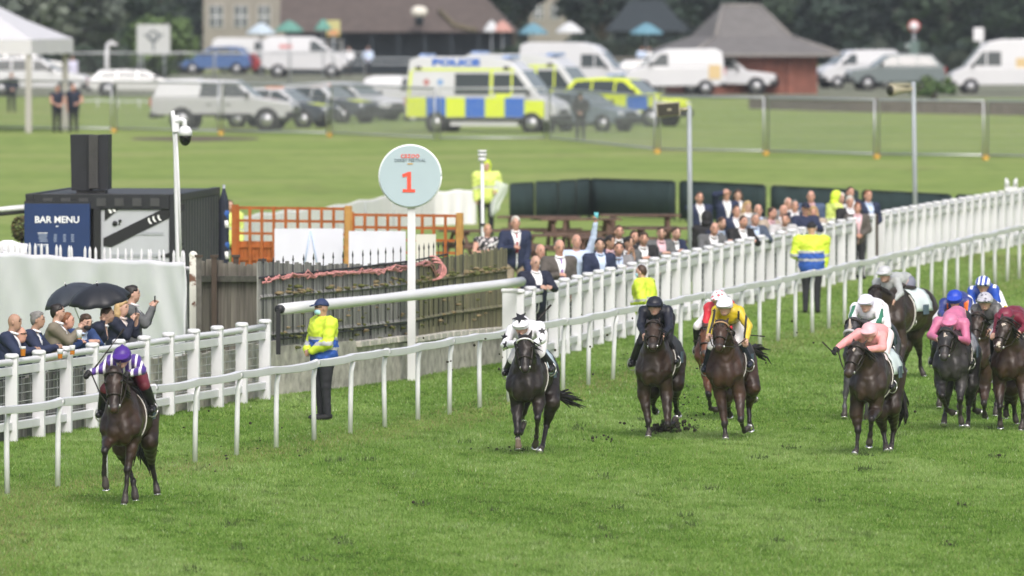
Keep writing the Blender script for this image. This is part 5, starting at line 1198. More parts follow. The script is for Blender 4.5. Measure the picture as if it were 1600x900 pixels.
def make_horse(label, fr, tr, coat, pointcol='points', marks=(), cloth=None, tailp=None, noseband=None, browband=None, scale=1.0):
    t = thing('racehorse', label, 'racehorse', tuple(fr.O), fr.rz, 'racehorses galloping down the straight'); t.rotation_euler = (0, 0, fr.rz)
    P, Z = Vector(tr['poll']), Vector(tr['muzzle']); S = SDF(.05)
    up = V3(0, 0, 1)
    S.cone((.42, 0, 1.14), (-.35, 0, 1.17), .228, .245, 0, (up, 1.34), .08).ell((.58, 0, 1.12), (.2, .175, .31), 0, None, .07)
    S.ell((.25, 0, 1.43), (.34, .11, .15), 0, None, .1).ell((-.62, 0, 1.25), (.36, .225, .29), 0, None, .08)
    for s in (-1, 1):
        S.cone((.40, s * .10, 1.42), (.62, s * .165, 1.03), .08, .098, 0, None, .05).ell((-.64, s * .135, 1.13), (.26, .115, .29), 0, None, .06).ell((.70, s * .08, 1.0), (.10, .085, .17), 0, None, .05)
    DZ = V3(0, 0, -.075)
    for p_ in S.P:
        p_[1][2] += DZ.z
        if p_[0] == 'c': p_[2][2] += DZ.z
    nb = V3(.52, 0, 1.19); hd = (Z - P).normalized(); side = V3(0, 1, 0); side = (side - hd * side.dot(hd)).normalized(); front = hd.cross(side); front = front if front.z > 0 or front.x > 0 else -front
    if front.dot(V3(.6, 0, .8)) < 0: front = -front
    HL = (Z - P).length; back = P - front * .06
    mid = nb.lerp(back, .5) + V3(0, 0, .03); S.cone(nb, mid, .175, .125, 0, (front, 1.4), .09).cone(mid, back, .135, .098, 0, (front, 1.25), .06)
    at = lambda f, o=0, y=0: P + hd * HL * f + front * o + side * y
    S.cone(at(.06), at(.45, -.005), .098, .082, 0, None, .03).cone(at(.45), at(.95, -.01), .080, .056, 0, None, .03).ell(at(.30, -.07), (.085, .075, .095), 0, None, .04)
    for s in (-1, 1): S.ell(at(.28, .015, s * .07), (.05, .042, .05), 0, None, .03).ell(at(.93, .005, s * .035), (.034, .03, .036), 3, None, .015).cone(at(.0, -.01, s * .055), at(-.30, -.02, s * .095), .040, .012, 0, None, .015)
    S.ell(at(.93, -.035), (.05, .045, .04), 3, None, .02)
    S.ell(at(.9, 0), (.055, .057, .055), 3, None, .02)
    if 'star' in marks: S.ell(at(.24, .083), (.03, .022, .035), 4, None, .005)
    if 'snip' in marks: S.ell(at(.86, .05), (.045, .035, .04), 4, None, .01)
    if 'face' in marks: S.ell(at(.55, .07), (.03, .03, .18), 4, None, .01)
    for key, s in (('RF', -1), ('LF', 1)):
        e, k, f, h = [Vector(q) for q in tr[key]]; w = 4 if key in marks else 2
        S.cone(V3(.55, s * .14, 1.03), e, .12, .092, 0, None, .05).cone(e, e.lerp(k, .45), .090, .068, 0, None, .03).cone(e.lerp(k, .45), k, .066, .043, 0, None, .02).ell(k, (.05, .048, .056), 1, None, .02).cone(k, f, .035, .029, 1, None, .015).ell(f, (.038, .036, .04), 1, None, .015)
        m = f.lerp(h, .5); S.cone(f, m, .031, .033, 4 if key in marks else 1, None, .02).cone(m, h, .040, .052, 5 if key in marks else 2, None, .01)
    for key, s in (('RH', -1), ('LH', 1)):
        e, k, f, h = [Vector(q) for q in tr[key]]
        S.cone(V3(-.62, s * .12, 1.09), e, .17, .115, 0, None, .06).cone(e, e.lerp(k, .5), .11, .078, 0, None, .03).cone(e.lerp(k, .5), k, .078, .046, 0, None, .02).ell(k, (.052, .042, .062), 1, None, .02).cone(k, f, .039, .031, 1, None, .015).ell(f, (.04, .037, .041), 1, None, .015)
        m = f.lerp(h, .5); S.cone(f, m, .033, .035, 4 if key in marks else 1, None, .02).cone(m, h, .041, .052, 5 if key in marks else 2, None, .01)
    ex = MB()
    for s in (-1, 1): ex.ell(at(.29, .035, s * .098), (.024, .018, .024), EYE, 8, 6); ex.ell(at(.95, .02, s * .038), (.014, .012, .018), EYE, 6, 5)
    for key in ('RF', 'LF', 'RH', 'LH'):
        f, h = Vector(tr[key][2]), Vector(tr[key][3]); d = (h - f).normalized(); ex.tube([h + d * .046, h + d * .056], .05, SHOE, 12)
    sdf_obj('body', S.mesh(.0165, wr=.0042), [COAT[coat], COAT[pointcol], HOOF, COAT['muzzle'], COAT['white'], M('pale_hoof', (.30, .22, .16), .5)], t, {0: 0, 1: 1, 2: 2, 3: 3, 4: 4, 5: 5}, ex)
    # mane and forelock
    mb = MB()
    for k in range(34):
        f = k / 33; c = nb.lerp(back, .25 + .8 * f) + front * (.10 + .1 * (1 - f)); sd = rng.normal(.03, .03)
        mb.tube([c, c + side * sd + front * .02, c + side * (sd * 2.2 + .03) - front * .05 + V3(0, 0, -.06)], [.02, .016, .004], HAIRH, 5)
    for k in range(5): c = at(-.04, .06, rng.normal(0, .02)); mb.tube([c, c + hd * .08 + front * .03 + side * rng.normal(0, .02), c + hd * .15 + front * .02], [.014, .012, .003], HAIRH, 5)
    mb.build('mane', t)
    # tail
    tp = tailp or [V3(-.92, 0, 1.29), V3(-1.08, 0, 1.2), V3(-1.16, 0, .95), V3(-1.18, 0, .62)]
    mb = MB(); tp = [Vector(q) for q in tp]
    mb.tube(tp, [.05, .06, .055, .015][:len(tp)] if len(tp) == 4 else [.05] + [.06] * (len(tp) - 2) + [.012], HAIRH, 8)
    for k in range(26):
        j = V3(*rng.normal(0, .035, 3)); mb.tube([tp[0]] + [q + j * (i + 1) * .8 for i, q in enumerate(tp[1:-1])] + [tp[-1] + j * 2.2 + (tp[-1] - tp[-2]) * rng.uniform(-.4, .35) + V3(*rng.normal(0, .02, 3))], [.03, .02, .016, .004][:len(tp)] if len(tp) == 4 else [.03] + [.018] * (len(tp) - 2) + [.004], HAIRH, 4)
    mb.build('tail', t)
    # bridle
    br = MB()
    def ring(f, o, rs, ro, r, mat, a0=0, a1=2 * pi, n=18): br.tube([at(f, o + ro * sin(a), rs * cos(a)) for a in np.linspace(a0, a1, n)], r, mat, 5)
    ring(.62, -.012, .083, .09, .013, noseband or LEATHER); ring(.10, .0, .110, .108, .013, browband or LEATHER, -.2, pi + .2, 12)
    if noseband is not None: ring(.60, -.01, .09, .098, .026, noseband, -.4, pi + .4, 14)
    for s in (-1, 1):
        br.tube([at(.08, .0, s * .11), at(.35, -.01, s * .105), at(.62, -.012, s * .085), at(.84, -.03, s * .062)], .010, LEATHER, 5); br.ell(at(.84, -.03, s * .066), (.022, .014, .022), STEELB, 8, 6)
    br.tube([at(.84, -.03, .066), at(.90, -.075, 0), at(.84, -.03, -.066)], .012, LEATHER, 5)
    o = br.build('bridle', t)
    tr['bit'] = [at(.84, -.03, s * .07) for s in (-1, 1)]
    # saddle, girth, cloth
    mb = MB(); mb.ell((-.08, 0, 1.485), (.25, .15, .045), LEATHER, 14, 8); mb.ell((.14, 0, 1.52), (.05, .1, .05), LEATHER, 10, 6); mb.build('saddle', t)
    mb = MB(); mb.tube([(.1, .246 * sin(a), 1.08 + .335 * cos(a)) for a in np.linspace(.2, 2 * pi - .2, 28)], .018, M('white_girth', (.6, .58, .55), .7), 5, flat=(.5, 1.6)); mb.build('girth', t)
    cm = cloth or M('white_cloth', (.68, .72, .76), .7, .06, 5)
    V = []; F = []; na, nx2 = 18, 5
    for j in range(nx2 + 1):
        x = .16 - .62 * j / nx2
        for i in range(na + 1): a = -1.55 + 3.1 * i / na; w = .006 * sin(i * 3 + j * 2); V.append((x - .05 * abs(a), (.268 + w) * sin(a), 1.095 + (.385 + w) * cos(a)))
    for j in range(nx2):
        for i in range(na): a = j * (na + 1) + i; F.append((a, a + 1, a + na + 2, a + na + 1))
    mb = MB(); mb.add(V, F, cm, True); o = mb.build('saddle_cloth', t); sm = o.modifiers.new('thick', 'SOLIDIFY'); sm.thickness = .012
    mb = MB()
    for s in (-1, 1): mb.box((-.22, s * .288, 1.13), (.2, .012, .16), M('cloth_number', (.08, .12, .16), .6))
    mb.build('cloth_panel', o)
    return t
def stripe_mat(name, a, b, axis, width, duty=.5, offs=0.0):
    m = bpy.data.materials.new(name); m.use_nodes = True; n = m.node_tree; p = n.nodes['Principled BSDF']; p.inputs['Roughness'].default_value = .42; p.inputs['Sheen Weight'].default_value = .2
    tc = n.nodes.new('ShaderNodeTexCoord'); sx = n.nodes.new('ShaderNodeSeparateXYZ'); n.links.new(tc.outputs['Object'], sx.inputs[0])
    d = n.nodes.new('ShaderNodeMath'); d.operation = 'MULTIPLY_ADD'; d.inputs[1].default_value = 1 / width; d.inputs[2].default_value = offs; n.links.new(sx.outputs[axis], d.inputs[0])
    fr = n.nodes.new('ShaderNodeMath'); fr.operation = 'FRACT'; n.links.new(d.outputs[0], fr.inputs[0]); g = n.nodes.new('ShaderNodeMath'); g.operation = 'GREATER_THAN'; g.inputs[1].default_value = duty; n.links.new(fr.outputs[0], g.inputs[0])
    x = n.nodes.new('ShaderNodeMix'); x.data_type = 'RGBA'; x.inputs['A'].default_value = tuple(a) + (1,); x.inputs['B'].default_value = tuple(b) + (1,); n.links.new(g.outputs[0], x.inputs['Factor']); n.links.new(x.outputs['Result'], p.inputs['Base Color']); return m
def spot_mat(name, a, b, sc, thr):
    m = bpy.data.materials.new(name); m.use_nodes = True; n = m.node_tree; p = n.nodes['Principled BSDF']; p.inputs['Roughness'].default_value = .45
    tc = n.nodes.new('ShaderNodeTexCoord'); v = n.nodes.new('ShaderNodeTexVoronoi'); v.inputs['Scale'].default_value = sc; n.links.new(tc.outputs['Object'], v.inputs['Vector']); g = n.nodes.new('ShaderNodeMath'); g.operation = 'GREATER_THAN'; g.inputs[1].default_value = thr; n.links.new(v.outputs['Distance'], g.inputs[0])
    x = n.nodes.new('ShaderNodeMix'); x.data_type = 'RGBA'; x.inputs['A'].default_value = tuple(b) + (1,); x.inputs['B'].default_value = tuple(a) + (1,); n.links.new(g.outputs[0], x.inputs['Factor']); n.links.new(x.outputs['Result'], p.inputs['Base Color']); return m
def silk(name, c): return M('silk_' + name, c, .42, .08, 12, .25)
SILKW = silk('white', (.78, .78, .84)); BREE = M('white_breeches', (.76, .74, .76), .6, .05, 10); BOOT = M('black_boot', (.012, .012, .014), .35, .1); GLOVE = M('black_glove', (.015, .015, .017), .6)
def hand_mesh(mb, wrist, direc, nrm, skin, s=1.0, curl=.9, side=1):
    """palm with four unequal fingers and a thumb, curled towards nrm"""
    d = Vector(direc).normalized(); n = Vector(nrm); n = (n - d * n.dot(d)).normalized(); l = d.cross(n) * side; W_ = Vector(wrist)
    for i, (off, ln) in enumerate(((-.030, .068), (-.010, .078), (.010, .074), (.029, .058))):
        a = W_ + d * .078 * s + l * off * s; q = a; P = [W_ + d * .03 * s + l * off * .7 * s, a]; ang = .25
        for k, f in enumerate((.45, .32, .23)): ang += curl * (.5 + .25 * k); q = q + (d * cos(ang) + n * sin(ang)) * ln * f * s; P.append(q)
        mb.tube(P, [.012 * s, .0098 * s, .009 * s, .0082 * s, .0065 * s], skin, 6)
    a = W_ + d * .025 * s - l * .03 * s; mb.tube([a, a - l * .028 * s + d * .03 * s + n * .012 * s, a - l * .018 * s + d * .055 * s + n * .03 * s], [.014 * s, .011 * s, .008 * s], skin, 6)
def make_jockey(label, fr, cfg, ht=None):
    t = thing('jockey', label, 'jockey', tuple(fr.O), fr.rz, 'jockeys riding in the race')
    sk = cfg.get('skin', SKIN); hip = V3(-.24, 0, cfg.get('hipz', 1.66)); head = Vector(cfg['head']); SL, SR = [Vector(q) for q in cfg['sh']]; EL, ER = [Vector(q) for q in cfg['el']]; HL_, HR = [Vector(q) for q in cfg['ha']]
    chest = (SL + SR) / 2 + V3(-.04, 0, -.05); hip.y = chest.y * .5
    KL, KR = [Vector(q) for q in cfg.get('kn', [(.16, .28, 1.38), (.16, -.28, 1.38)])]; FL, FR_ = [Vector(q) for q in cfg.get('ft', [(-.02, .31, 1.06), (-.02, -.31, 1.06)])]
    gl = 1 if cfg.get('gloves') else 0
    S = SDF(.03); Y = V3(0, 1, 0)
    S.cone(hip, hip.lerp(chest, .5) + V3(0, 0, .03), .122, .122, 1, (Y, 1.12), .05).cone(hip.lerp(chest, .5) + V3(0, 0, .03), chest, .122, .128, 1, (Y, 1.2), .05).cone(SL, SR, .067, .067, 1, None, .05)
    nk = chest + V3(.05, 0, .06); S.cone(nk, head + V3(-.05, 0, -.05), .06, .056, 0, None, .03)
    S.ell(head, (.098, .078, .115), 0, None, .02).ell(head + V3(.085, 0, -.03), (.02, .016, .028), 0, None, .015).ell(head + V3(.045, 0, -.09), (.045, .045, .035), 0, None, .02)
    for s, A, E_, H_ in ((1, SL, EL, HL_), (-1, SR, ER, HR)):
        S.cone(A, E_, .057, .045, 2, None, .03).cone(E_, H_, .044, .031, 2, None, .02)
        d = (H_ - E_).normalized(); S.ell(H_ + d * .05, (.045, .045, .045), 3, None, .02)
    for s, K, F_ in ((1, KL, FL), (-1, KR, FR_)):
        h0 = hip + V3(.02, s * .1, -.03); S.cone(h0, K, .100, .064, 4, None, .05).cone(K, F_, .066, .045, 5, None, .02).cone(F_ + V3(-.04, 0, -.035), F_ + V3(.16, s * .015, -.05), .042, .03, 5, None, .02)
    ex = MB()
    for s in (-1, 1): ex.ell(head + V3(.078, s * .033, .01), (.012, .016, .012), EYE, 6, 5)
    ex.ell(head + V3(.082, 0, -.072), (.01, .026, .008), LIP, 6, 5)
    for s, E_, H_ in ((1, EL, HL_), (-1, ER, HR)): d = (H_ - E_).normalized(); hand_mesh(ex, H_, d, V3(0, 0, -1) if abs(d.z) < .8 else V3(1, 0, 0), GLOVE if gl else sk, 1.05, .95, s)
    for s in (-1, 1): ex.ell(head + V3(-.01, s * .08, -.015), (.022, .012, .032), sk, 6, 5)
    sdf_obj('body', S.mesh(.0135), [sk, GLOVE if gl else sk], t, {0: 0, 3: 1}, ex)
    S.k = .03
    jk = sdf_obj('silks', S.mesh(.0135, .015, only=(1, 2), wr=.0035), [cfg['jacket'], cfg.get('sleeve', cfg['jacket'])], t, {1: 0, 2: 1})
    sdf_obj('breeches', S.mesh(.0135, .010, only=(4,), wr=.002), [cfg.get('breeches', BREE)], t, {})
    for s, K, F_ in ((1, KL, FL), (-1, KR, FR_)):
        B = SDF(.02); B.cone(K.lerp(F_, .12), F_, .066, .046, 0).cone(F_ + V3(-.04, 0, -.035), F_ + V3(.16, s * .015, -.05), .042, .03, 0)
        sdf_obj('boot', B.mesh(.0125, .009), [cfg.get('boot', BOOT)], t, {})
        mb = MB(); mb.tube([F_ + V3(.05, 0, -.095) + V3(0, .07 * cos(a), .09 * sin(a) + .05) for a in np.linspace(0, 2 * pi, 13)], .009, STEELB, 5); mb.tube([F_ + V3(.05, 0, .05), K + V3(-.15, -s * .06, .05)], .011, LEATHER, 4); mb.build('stirrup', t)
    # cap
    B = SDF(.02); tl = radians(cfg.get('tilt', 18)); R = np.array(Matrix.Rotation(tl, 3, 'Y')); c = head + V3(-.005, 0, .035)
    B.ell(c, (.142, .122, .118), 0, R)
    ct = head + V3(0, 0, -.01); nn = np.array((sin(tl) * .9 - .25, 0, cos(tl))); nn /= np.linalg.norm(nn)
    cp = sdf_obj('cap', B.mesh(.0115, 0, wr=.0022, cuts=(lambda q: -((q - np.array(ct)) @ nn),)), [cfg['cap']], t, {})
    mb = MB(); pk = [head + V3(.10 + .095 * cos(a) - .0, .105 * sin(a), .045 - .05 * cos(a) * sin(tl) - .02) for a in np.linspace(-1.45, 1.45, 11)]; bk = [head + V3(.075 * cos(a) + .03, .108 * sin(a), .055) for a in np.linspace(-1.45, 1.45, 11)]
    mb.add([tuple(q) for q in pk + bk] + [tuple(q + V3(0, 0, .012)) for q in pk + bk], [(i, i + 1, 12 + i, 11 + i) for i in range(10)] + [(22 + i, 33 + i, 34 + i, 23 + i) for i in range(10)] + [(i, 22 + i, 23 + i, i + 1) for i in range(10)], cfg.get('peak', cfg['cap'])); mb.build('cap_peak', cp)
    mb = MB(); mb.tube([head + V3(.082 * cos(a) + .012, .084 * sin(a), .022) for a in np.linspace(-1.5, 1.5, 11)], .021, M('goggles', (.012, .012, .014), .12, 0), 6, flat=(1, .5)); mb.build('goggles', t)
    if cfg.get('pom'): mb = MB(); mb.ell(c + V3(-.02, 0, .125), (.025, .025, .02), cfg['pom'], 8, 6); mb.build('cap_button', cp)
    if cfg.get('stars'):
        bl = M('star_black', (.012, .012, .016), .5, 0); mb = MB()
        def star(cen, nrm, r, rot=0.0):
            nrm = Vector(nrm).normalized(); a = nrm.orthogonal().normalized(); a = (V3(0, 0, 1) - nrm * nrm.z).normalized() if abs(nrm.z) < .95 else a; b = nrm.cross(a)
            P = [Vector(cen) + (a * cos(rot + pi * k / 5) + b * sin(rot + pi * k / 5)) * (r if k % 2 == 0 else r * .42) for k in range(10)]; mb.prism(P, nrm * .012, bl)
        star(c + V3(.075, 0, .088), (.62, 0, .78), .115, pi); m1 = mb; m1.build('cap_star', cp)
        mb = MB(); star(ER.lerp(HR, .3) + V3(.055, -.02, .0), (1, -.3, .1), .06); star(SR.lerp(ER, .55) + V3(.05, -.045, .02), (.9, -.5, .3), .06); star(EL.lerp(HL_, .4) + V3(.055, .02, .01), (1, .3, .1), .05); star(SL.lerp(EL, .5) + V3(.06, .03, .03), (.9, .4, .3), .06); mb.build('sleeve_star', jk)
    # reins
    if ht is not None:
        mb = MB()
        for b, H_ in zip(ht['bit'], (HR, HL_)):
            if (H_ - b).length < 1.0: mb.tube([b, b.lerp(H_, .5) + V3(0, 0, -.06), H_ + V3(.05, 0, 0)], .009, LEATHER, 5)
        if mb.v: mb.build('rein', t)
    return t
def whip(label, fr, a, b, hand_skin=None):
    a, b = Vector(a), Vector(b); t = thing('whip', label, 'whip', tuple(fr.O + fr.R.inverted() @ a), fr.rz); d = b - a
    mb = MB(); mb.tube([(0, 0, 0), d * .3], [.014, .013], LEATHER, 6); mb.build('grip', t); mb = MB(); mb.tube([d * .298, d * .7, d], [.009, .008, .006], LEATHER, 6); mb.build('shaft', t); mb = MB(); mb.box(d * 1.04, (.02, .02, .09), LEATHER, d.to_track_quat('Z', 'Y').to_matrix()); mb.build('flap', t)
    return t
DEF = {'RF': [(.5, -.18, .95), (.85, -.16, .68), (.6, -.15, .45), (.48, -.15, .50)], 'LF': [(.5, .18, .95), (.72, .16, .52), (.74, .15, .2), (.76, .15, .06)],
       'RH': [(-.4, -.2, .85), (-.75, -.16, .6), (-.9, -.15, .35), (-1.0, -.15, .30)], 'LH': [(-.35, .2, .85), (-.6, .16, .52), (-.35, .15, .2), (-.28, .15, .06)]}
def trace(fr, c, **kw):
    out = dict(DEF)
    for k, vv in kw.items():
        if k in ('poll', 'muzzle'): out[k] = fr.L(*c(vv[0], vv[1]), vv[2])
        else: out[k] = [fr.L(*c(q[0], q[1]), q[2]) for q in vv]
    for k in ('RF', 'LF', 'RH', 'LH'):
        q = [Vector(p) for p in out[k]]; q[3].z = max(q[3].z, .055); q[2].z = max(q[2].z, .09); out[k] = q
    return out
def jcfg(fr, c, hdp, sh, el, ha, kn=None, ft=None, **kw):
    d = dict(kw); f = lambda q, x: fr.L(*c(q[0], q[1]), q[2] if len(q) > 2 else x)
    h = f(hdp, .52); d['head'] = h + V3(0, 0, -.045); d['sh'] = [f(q, .30) for q in sh]; d['el'] = [f(q, .48) for q in el]; d['ha'] = [f(q, .78) for q in ha]
    if kn: d['kn'] = [f(q, .14) for q in kn]
    if ft: d['ft'] = [f(q, -.04) for q in ft]
    return d
def tailpts(fr, c, pts): return [V3(-.92, 0, 1.29)] + [fr.L(*c(q[0], q[1]), q[2]) for q in pts]
# 1 the winner
PURPLE = (.062, .022, .22)
c1 = crop(130, 520, 3.2143); f1 = Frame(201, 786, 9.5)
t1 = trace(f1, c1, poll=(152, 195, 1.02), muzzle=(156, 395, 1.28), RF=[(132, 525, .58), (108, 592, .95), (105, 700, .88), (113, 770, .86)], LF=[(255, 525, .52), (222, 690, .62), (214, 800, .64), (208, 852, .68)], RH=[(190, 575, -.3), (216, 655, -.6), (252, 745, -.45), (262, 828, -.4)], LH=[(332, 545, -.45), (343, 655, -.95), (366, 765, -1.0), (370, 795, -.98)])
make_horse('dark bay racehorse out in front of all the others', f1, t1, 'dark_bay', cloth=M('black_cloth', (.03, .03, .034), .7), tailp=tailpts(f1, c1, [(312, 545, -1.0), (302, 590, -1.05), (320, 640, -1.08)]))
PST = stripe_mat('silk_purple_white', (.78, .76, .82), PURPLE, 'Y', .078, .36, .1)
j1 = jcfg(f1, c1, (195, 112), [(262, 140), (140, 140)], [(296, 188, .45), (92, 182, .45)], [(232, 205, .7), (42, 198, .55)], kn=[(308, 268), (112, 285)], ft=[(350, 368), (92, 392)], jacket=PST, sleeve=PST, cap=silk('purple', PURPLE), pom=silk('purple', PURPLE), boot=BOOT, breeches=M('maroon_breeches', (.13, .018, .03), .6, .1), gloves=True, tilt=42)
make_jockey('jockey in purple and white silks with purple cap, crouched low on the leading horse', f1, j1, t1)
whip('black whip raised by the purple-capped jockey', f1, f1.L(*c1(20, 228), .58), f1.L(*c1(188, 2), .3))
# 2 white with black stars
c2 = crop(770, 480, 3.75); f2 = Frame(831, 709.5, 9.5)
t2 = trace(f2, c2, poll=(188, 190, 1.0), muzzle=(188, 375, 1.3), RF=[(145, 580, .52), (143, 735, .78), (166, 735, .48), (178, 690, .38)], LF=[(270, 560, .52), (262, 650, .78), (256, 760, .6), (249, 808, .5)], LH=[(345, 560, -.3), (316, 690, -.45), (290, 815, -.12), (278, 858, -.02)], RH=[(155, 600, -.3), (150, 690, -.55), (148, 765, -.4), (150, 815, -.36)])
make_horse('black-brown racehorse with one white hind foot, in second place', f2, t2, 'black', marks=('RH',), cloth=M('pale_blue_cloth', (.52, .62, .70), .7, .08, 4), tailp=tailpts(f2, c2, [(385, 520, -1.15), (430, 528, -1.3), (470, 545, -1.4)]), browband=M('white_browband', (.75, .75, .75), .5, 0))
j2 = jcfg(f2, c2, (165, 95), [(272, 115), (115, 135)], [(288, 190, .46), (72, 222, .46)], [(240, 215, .72), (132, 215, .75)], kn=[(280, 275), (118, 310)], ft=[(345, 345), (86, 365)], jacket=SILKW, sleeve=SILKW, cap=silk('white', (.78, .78, .84)), stars=True, gloves=True, tilt=34)
make_jockey('jockey in white silks with black stars on cap and sleeves', f2, j2, t2)
whip('black whip pointing up behind the star-capped jockey', f2, f2.L(*c2(222, 122), .35), f2.L(*c2(325, 4), .1))
# 3 navy-black
c3 = crop(970, 450, 3.6); f3 = Frame(1031, 682, 8.5)
t3 = trace(f3, c3, poll=(182, 205, 1.0), muzzle=(178, 342, 1.38), RF=[(130, 600, .52), (155, 750, .62), (157, 815, .63), (156, 850, .66)], LF=[(258, 600, .52), (265, 770, .82), (292, 765, .55), (306, 742, .45)], RH=[(180, 580, -.4), (180, 640, -.8), (186, 680, -1.0), (194, 692, -1.08)], LH=[(312, 540, -.4), (306, 625, -.85), (312, 690, -1.08), (320, 708, -1.14)])
make_horse('dark brown racehorse carrying the all-black jockey', f3, t3, 'brown', cloth=M('black_cloth', (.03, .03, .034), .7))
NVY = silk('black_navy', (.014, .016, .025))
j3 = jcfg(f3, c3, (190, 88, .40), [(262, 130, .22), (130, 130, .22)], [(272, 222, .45), (112, 212, .45)], [(238, 262, .7), (132, 262, .7)], kn=[(262, 305), (115, 305)], ft=[(312, 395), (68, 410)], jacket=NVY, sleeve=NVY, cap=NVY, breeches=M('black_breeches', (.015, .015, .017), .6), tilt=14, hipz=1.72)
make_jockey('jockey dressed all in black, face showing under a black cap', f3, j3, t3)
# 4 yellow and black
c4 = crop(1080, 450, 3.6); f4 = Frame(1141, 686, 8.5)
t4 = trace(f4, c4, poll=(168, 205, 1.0), muzzle=(155, 345, 1.33), RF=[(165, 600, .52), (188, 765, .6), (192, 830, .62), (193, 862, .66)], LF=[(272, 600, .52), (280, 740, .78), (296, 805, .52), (318, 790, .44)], LH=[(345, 560, -.4), (325, 665, -.7), (328, 755, -.6), (334, 785, -.64)], RH=[(200, 600, -.4), (205, 655, -.75), (211, 698, -.9), (215, 712, -.95)])
make_horse('brown racehorse with tan browband under the yellow and black jockey', f4, t4, 'bay', cloth=M('black_cloth', (.03, .03, .034), .7), tailp=tailpts(f4, c4, [(350, 345, -1.1), (372, 350, -1.2), (394, 368, -1.3)]), browband=M('tan_browband', (.42, .26, .14), .5, 0))
YB = stripe_mat('silk_yellow_black', (.56, .42, .02), (.015, .014, .012), 'Y', .115, .70, .42)
j4 = jcfg(f4, c4, (188, 90, .42), [(268, 132, .22), (145, 130, .22)], [(322, 215, .35), (120, 200, .4)], [(310, 285, .5), (102, 262, .75)], kn=[(268, 305), (118, 330)], ft=[(330, 415), (84, 440)], jacket=silk('yellow', (.56, .42, .02)), sleeve=YB, cap=silk('lavender_white', (.74, .72, .84)), boot=M('navy_boot', (.016, .02, .035), .4), gloves=False, tilt=20, hipz=1.74)
make_jockey('jockey in yellow silks with black sleeve stripes and white cap', f4, j4, t4)
whip('dark whip sticking out behind the hand of the yellow jockey', f4, f4.L(*c4(300, 262), .5), f4.L(*c4(396, 271), .2))
# 5 red, behind 4
f5 = Frame(1122, 655, 9)
t5 = trace(f5, c4, poll=(92, 225, 1.0), muzzle=(76, 385, 1.3), RF=[(92, 490, .52), (98, 600, .72), (108, 678, .52), (140, 684, .42)], LF=[(190, 520, .52), (195, 620, .72), (205, 690, .62), (208, 712, .6)], LH=[(290, 540, -.4), (305, 600, -.8), (335, 640, -1.1), (352, 632, -1.15)])
make_horse('chestnut bay racehorse half hidden behind the yellow jockey', f5, t5, 'chestnut')
REDS = silk('red', (.55, .03, .045))
j5 = jcfg(f5, c4, (155, 52, .45), [(215, 95, .28), (100, 112, .28)], [(240, 190, .45), (84, 195, .45)], [(200, 240, .7), (98, 265, .75)], jacket=stripe_mat('silk_red_white', (.55, .03, .045), (.75, .7, .72), 'X', .3, .8, .2), sleeve=REDS, cap=spot_mat('cap_white_red_spots', (.76, .72, .76), (.50, .05, .08), 14, .33), tilt=22)
make_jockey('jockey in red silks and red-spotted white cap behind the yellow one', f5, j5, t5)
whip('dark whip held across by the red-sleeved jockey', f5, f5.L(*c4(130, 286), .8), f5.L(*c4(28, 297), .6))
# 6 salmon pink
c6 = crop(1280, 490, 3.8267); f6 = Frame(1370, 709.5, 11.5)
t6 = trace(f6, c6, poll=(228, 200, .92), muzzle=(172, 368, 1.2), RF=[(222, 600, .55), (233, 700, .6), (224, 812, .63), (217, 848, .68)], LF=[(335, 580, .55), (313, 632, .9), (305, 725, .82), (300, 775, .78)], RH=[(360, 590, -.3), (385, 695, -.62), (396, 785, -.55), (401, 818, -.5)], LH=[(440, 560, -.4), (446, 690, -.78), (433, 792, -.72), (426, 832, -.66)])
make_horse('dark brown racehorse with turned head under the salmon pink jockey', f6, t6, 'brown', marks=('star',), cloth=M('pale_aqua_cloth', (.60, .68, .70), .7, .1, 5), tailp=tailpts(f6, c6, [(500, 520, -1.05), (502, 580, -1.1), (488, 640, -1.12)]))
SAL = silk('salmon', (.74, .33, .33))
j6 = jcfg(f6, c6, (300, 100, .55), [(372, 138, .3), (242, 122, .34)], [(378, 205, .5), (160, 168, .55)], [(290, 215, .78), (112, 205, .7)], kn=[(375, 290), (255, 320)], ft=[(440, 415), (262, 430)], jacket=SAL, sleeve=SAL, cap=silk('pale_pink', (.76, .42, .46)), breeches=M('pinkish_breeches', (.76, .64, .68), .6, .05), gloves=True, tilt=36)
make_jockey('jockey in salmon pink silks with one arm stretched out sideways', f6, j6, t6)
whip('short black whip in the outstretched hand of the salmon jockey', f6, f6.L(*c6(88, 238), .72), f6.L(*c6(34, 184), .75))
# 7 grey, green and white
c7 = crop(1300, 405, 3.83); f7 = Frame(1361, 655, 15)
t7 = trace(f7, c7, poll=(128, 375, .98), muzzle=(98, 500, 1.28), RF=[(110, 680, .55), (82, 800, .62), (75, 880, .66), (74, 930, .72)], LF=[(200, 700, .55), (205, 820, .8), (208, 930, .7), (207, 975, .68)])
make_horse('steel grey racehorse mostly hidden behind the salmon jockey', f7, t7, 'grey', 'grey', marks=('face',), cloth=M('dark_green_cloth', (.03, .07, .05), .7), noseband=M('pale_noseband', (.42, .42, .44), .7))
GW = stripe_mat('silk_white_green', (.80, .80, .84), (.02, .16, .09), 'Y', .22, .74, .63)
j7 = jcfg(f7, c7, (203, 252, .45), [(275, 300, .28), (140, 292, .28)], [(290, 370, .45), (122, 345, .5)], [(230, 390, .7), (150, 390, .75)], jacket=silk('white', (.78, .78, .84)), sleeve=GW, cap=silk('lilac_white', (.72, .70, .84)), tilt=16)
make_jockey('jockey in white silks with green sleeve stripes on the grey horse', f7, j7, t7)
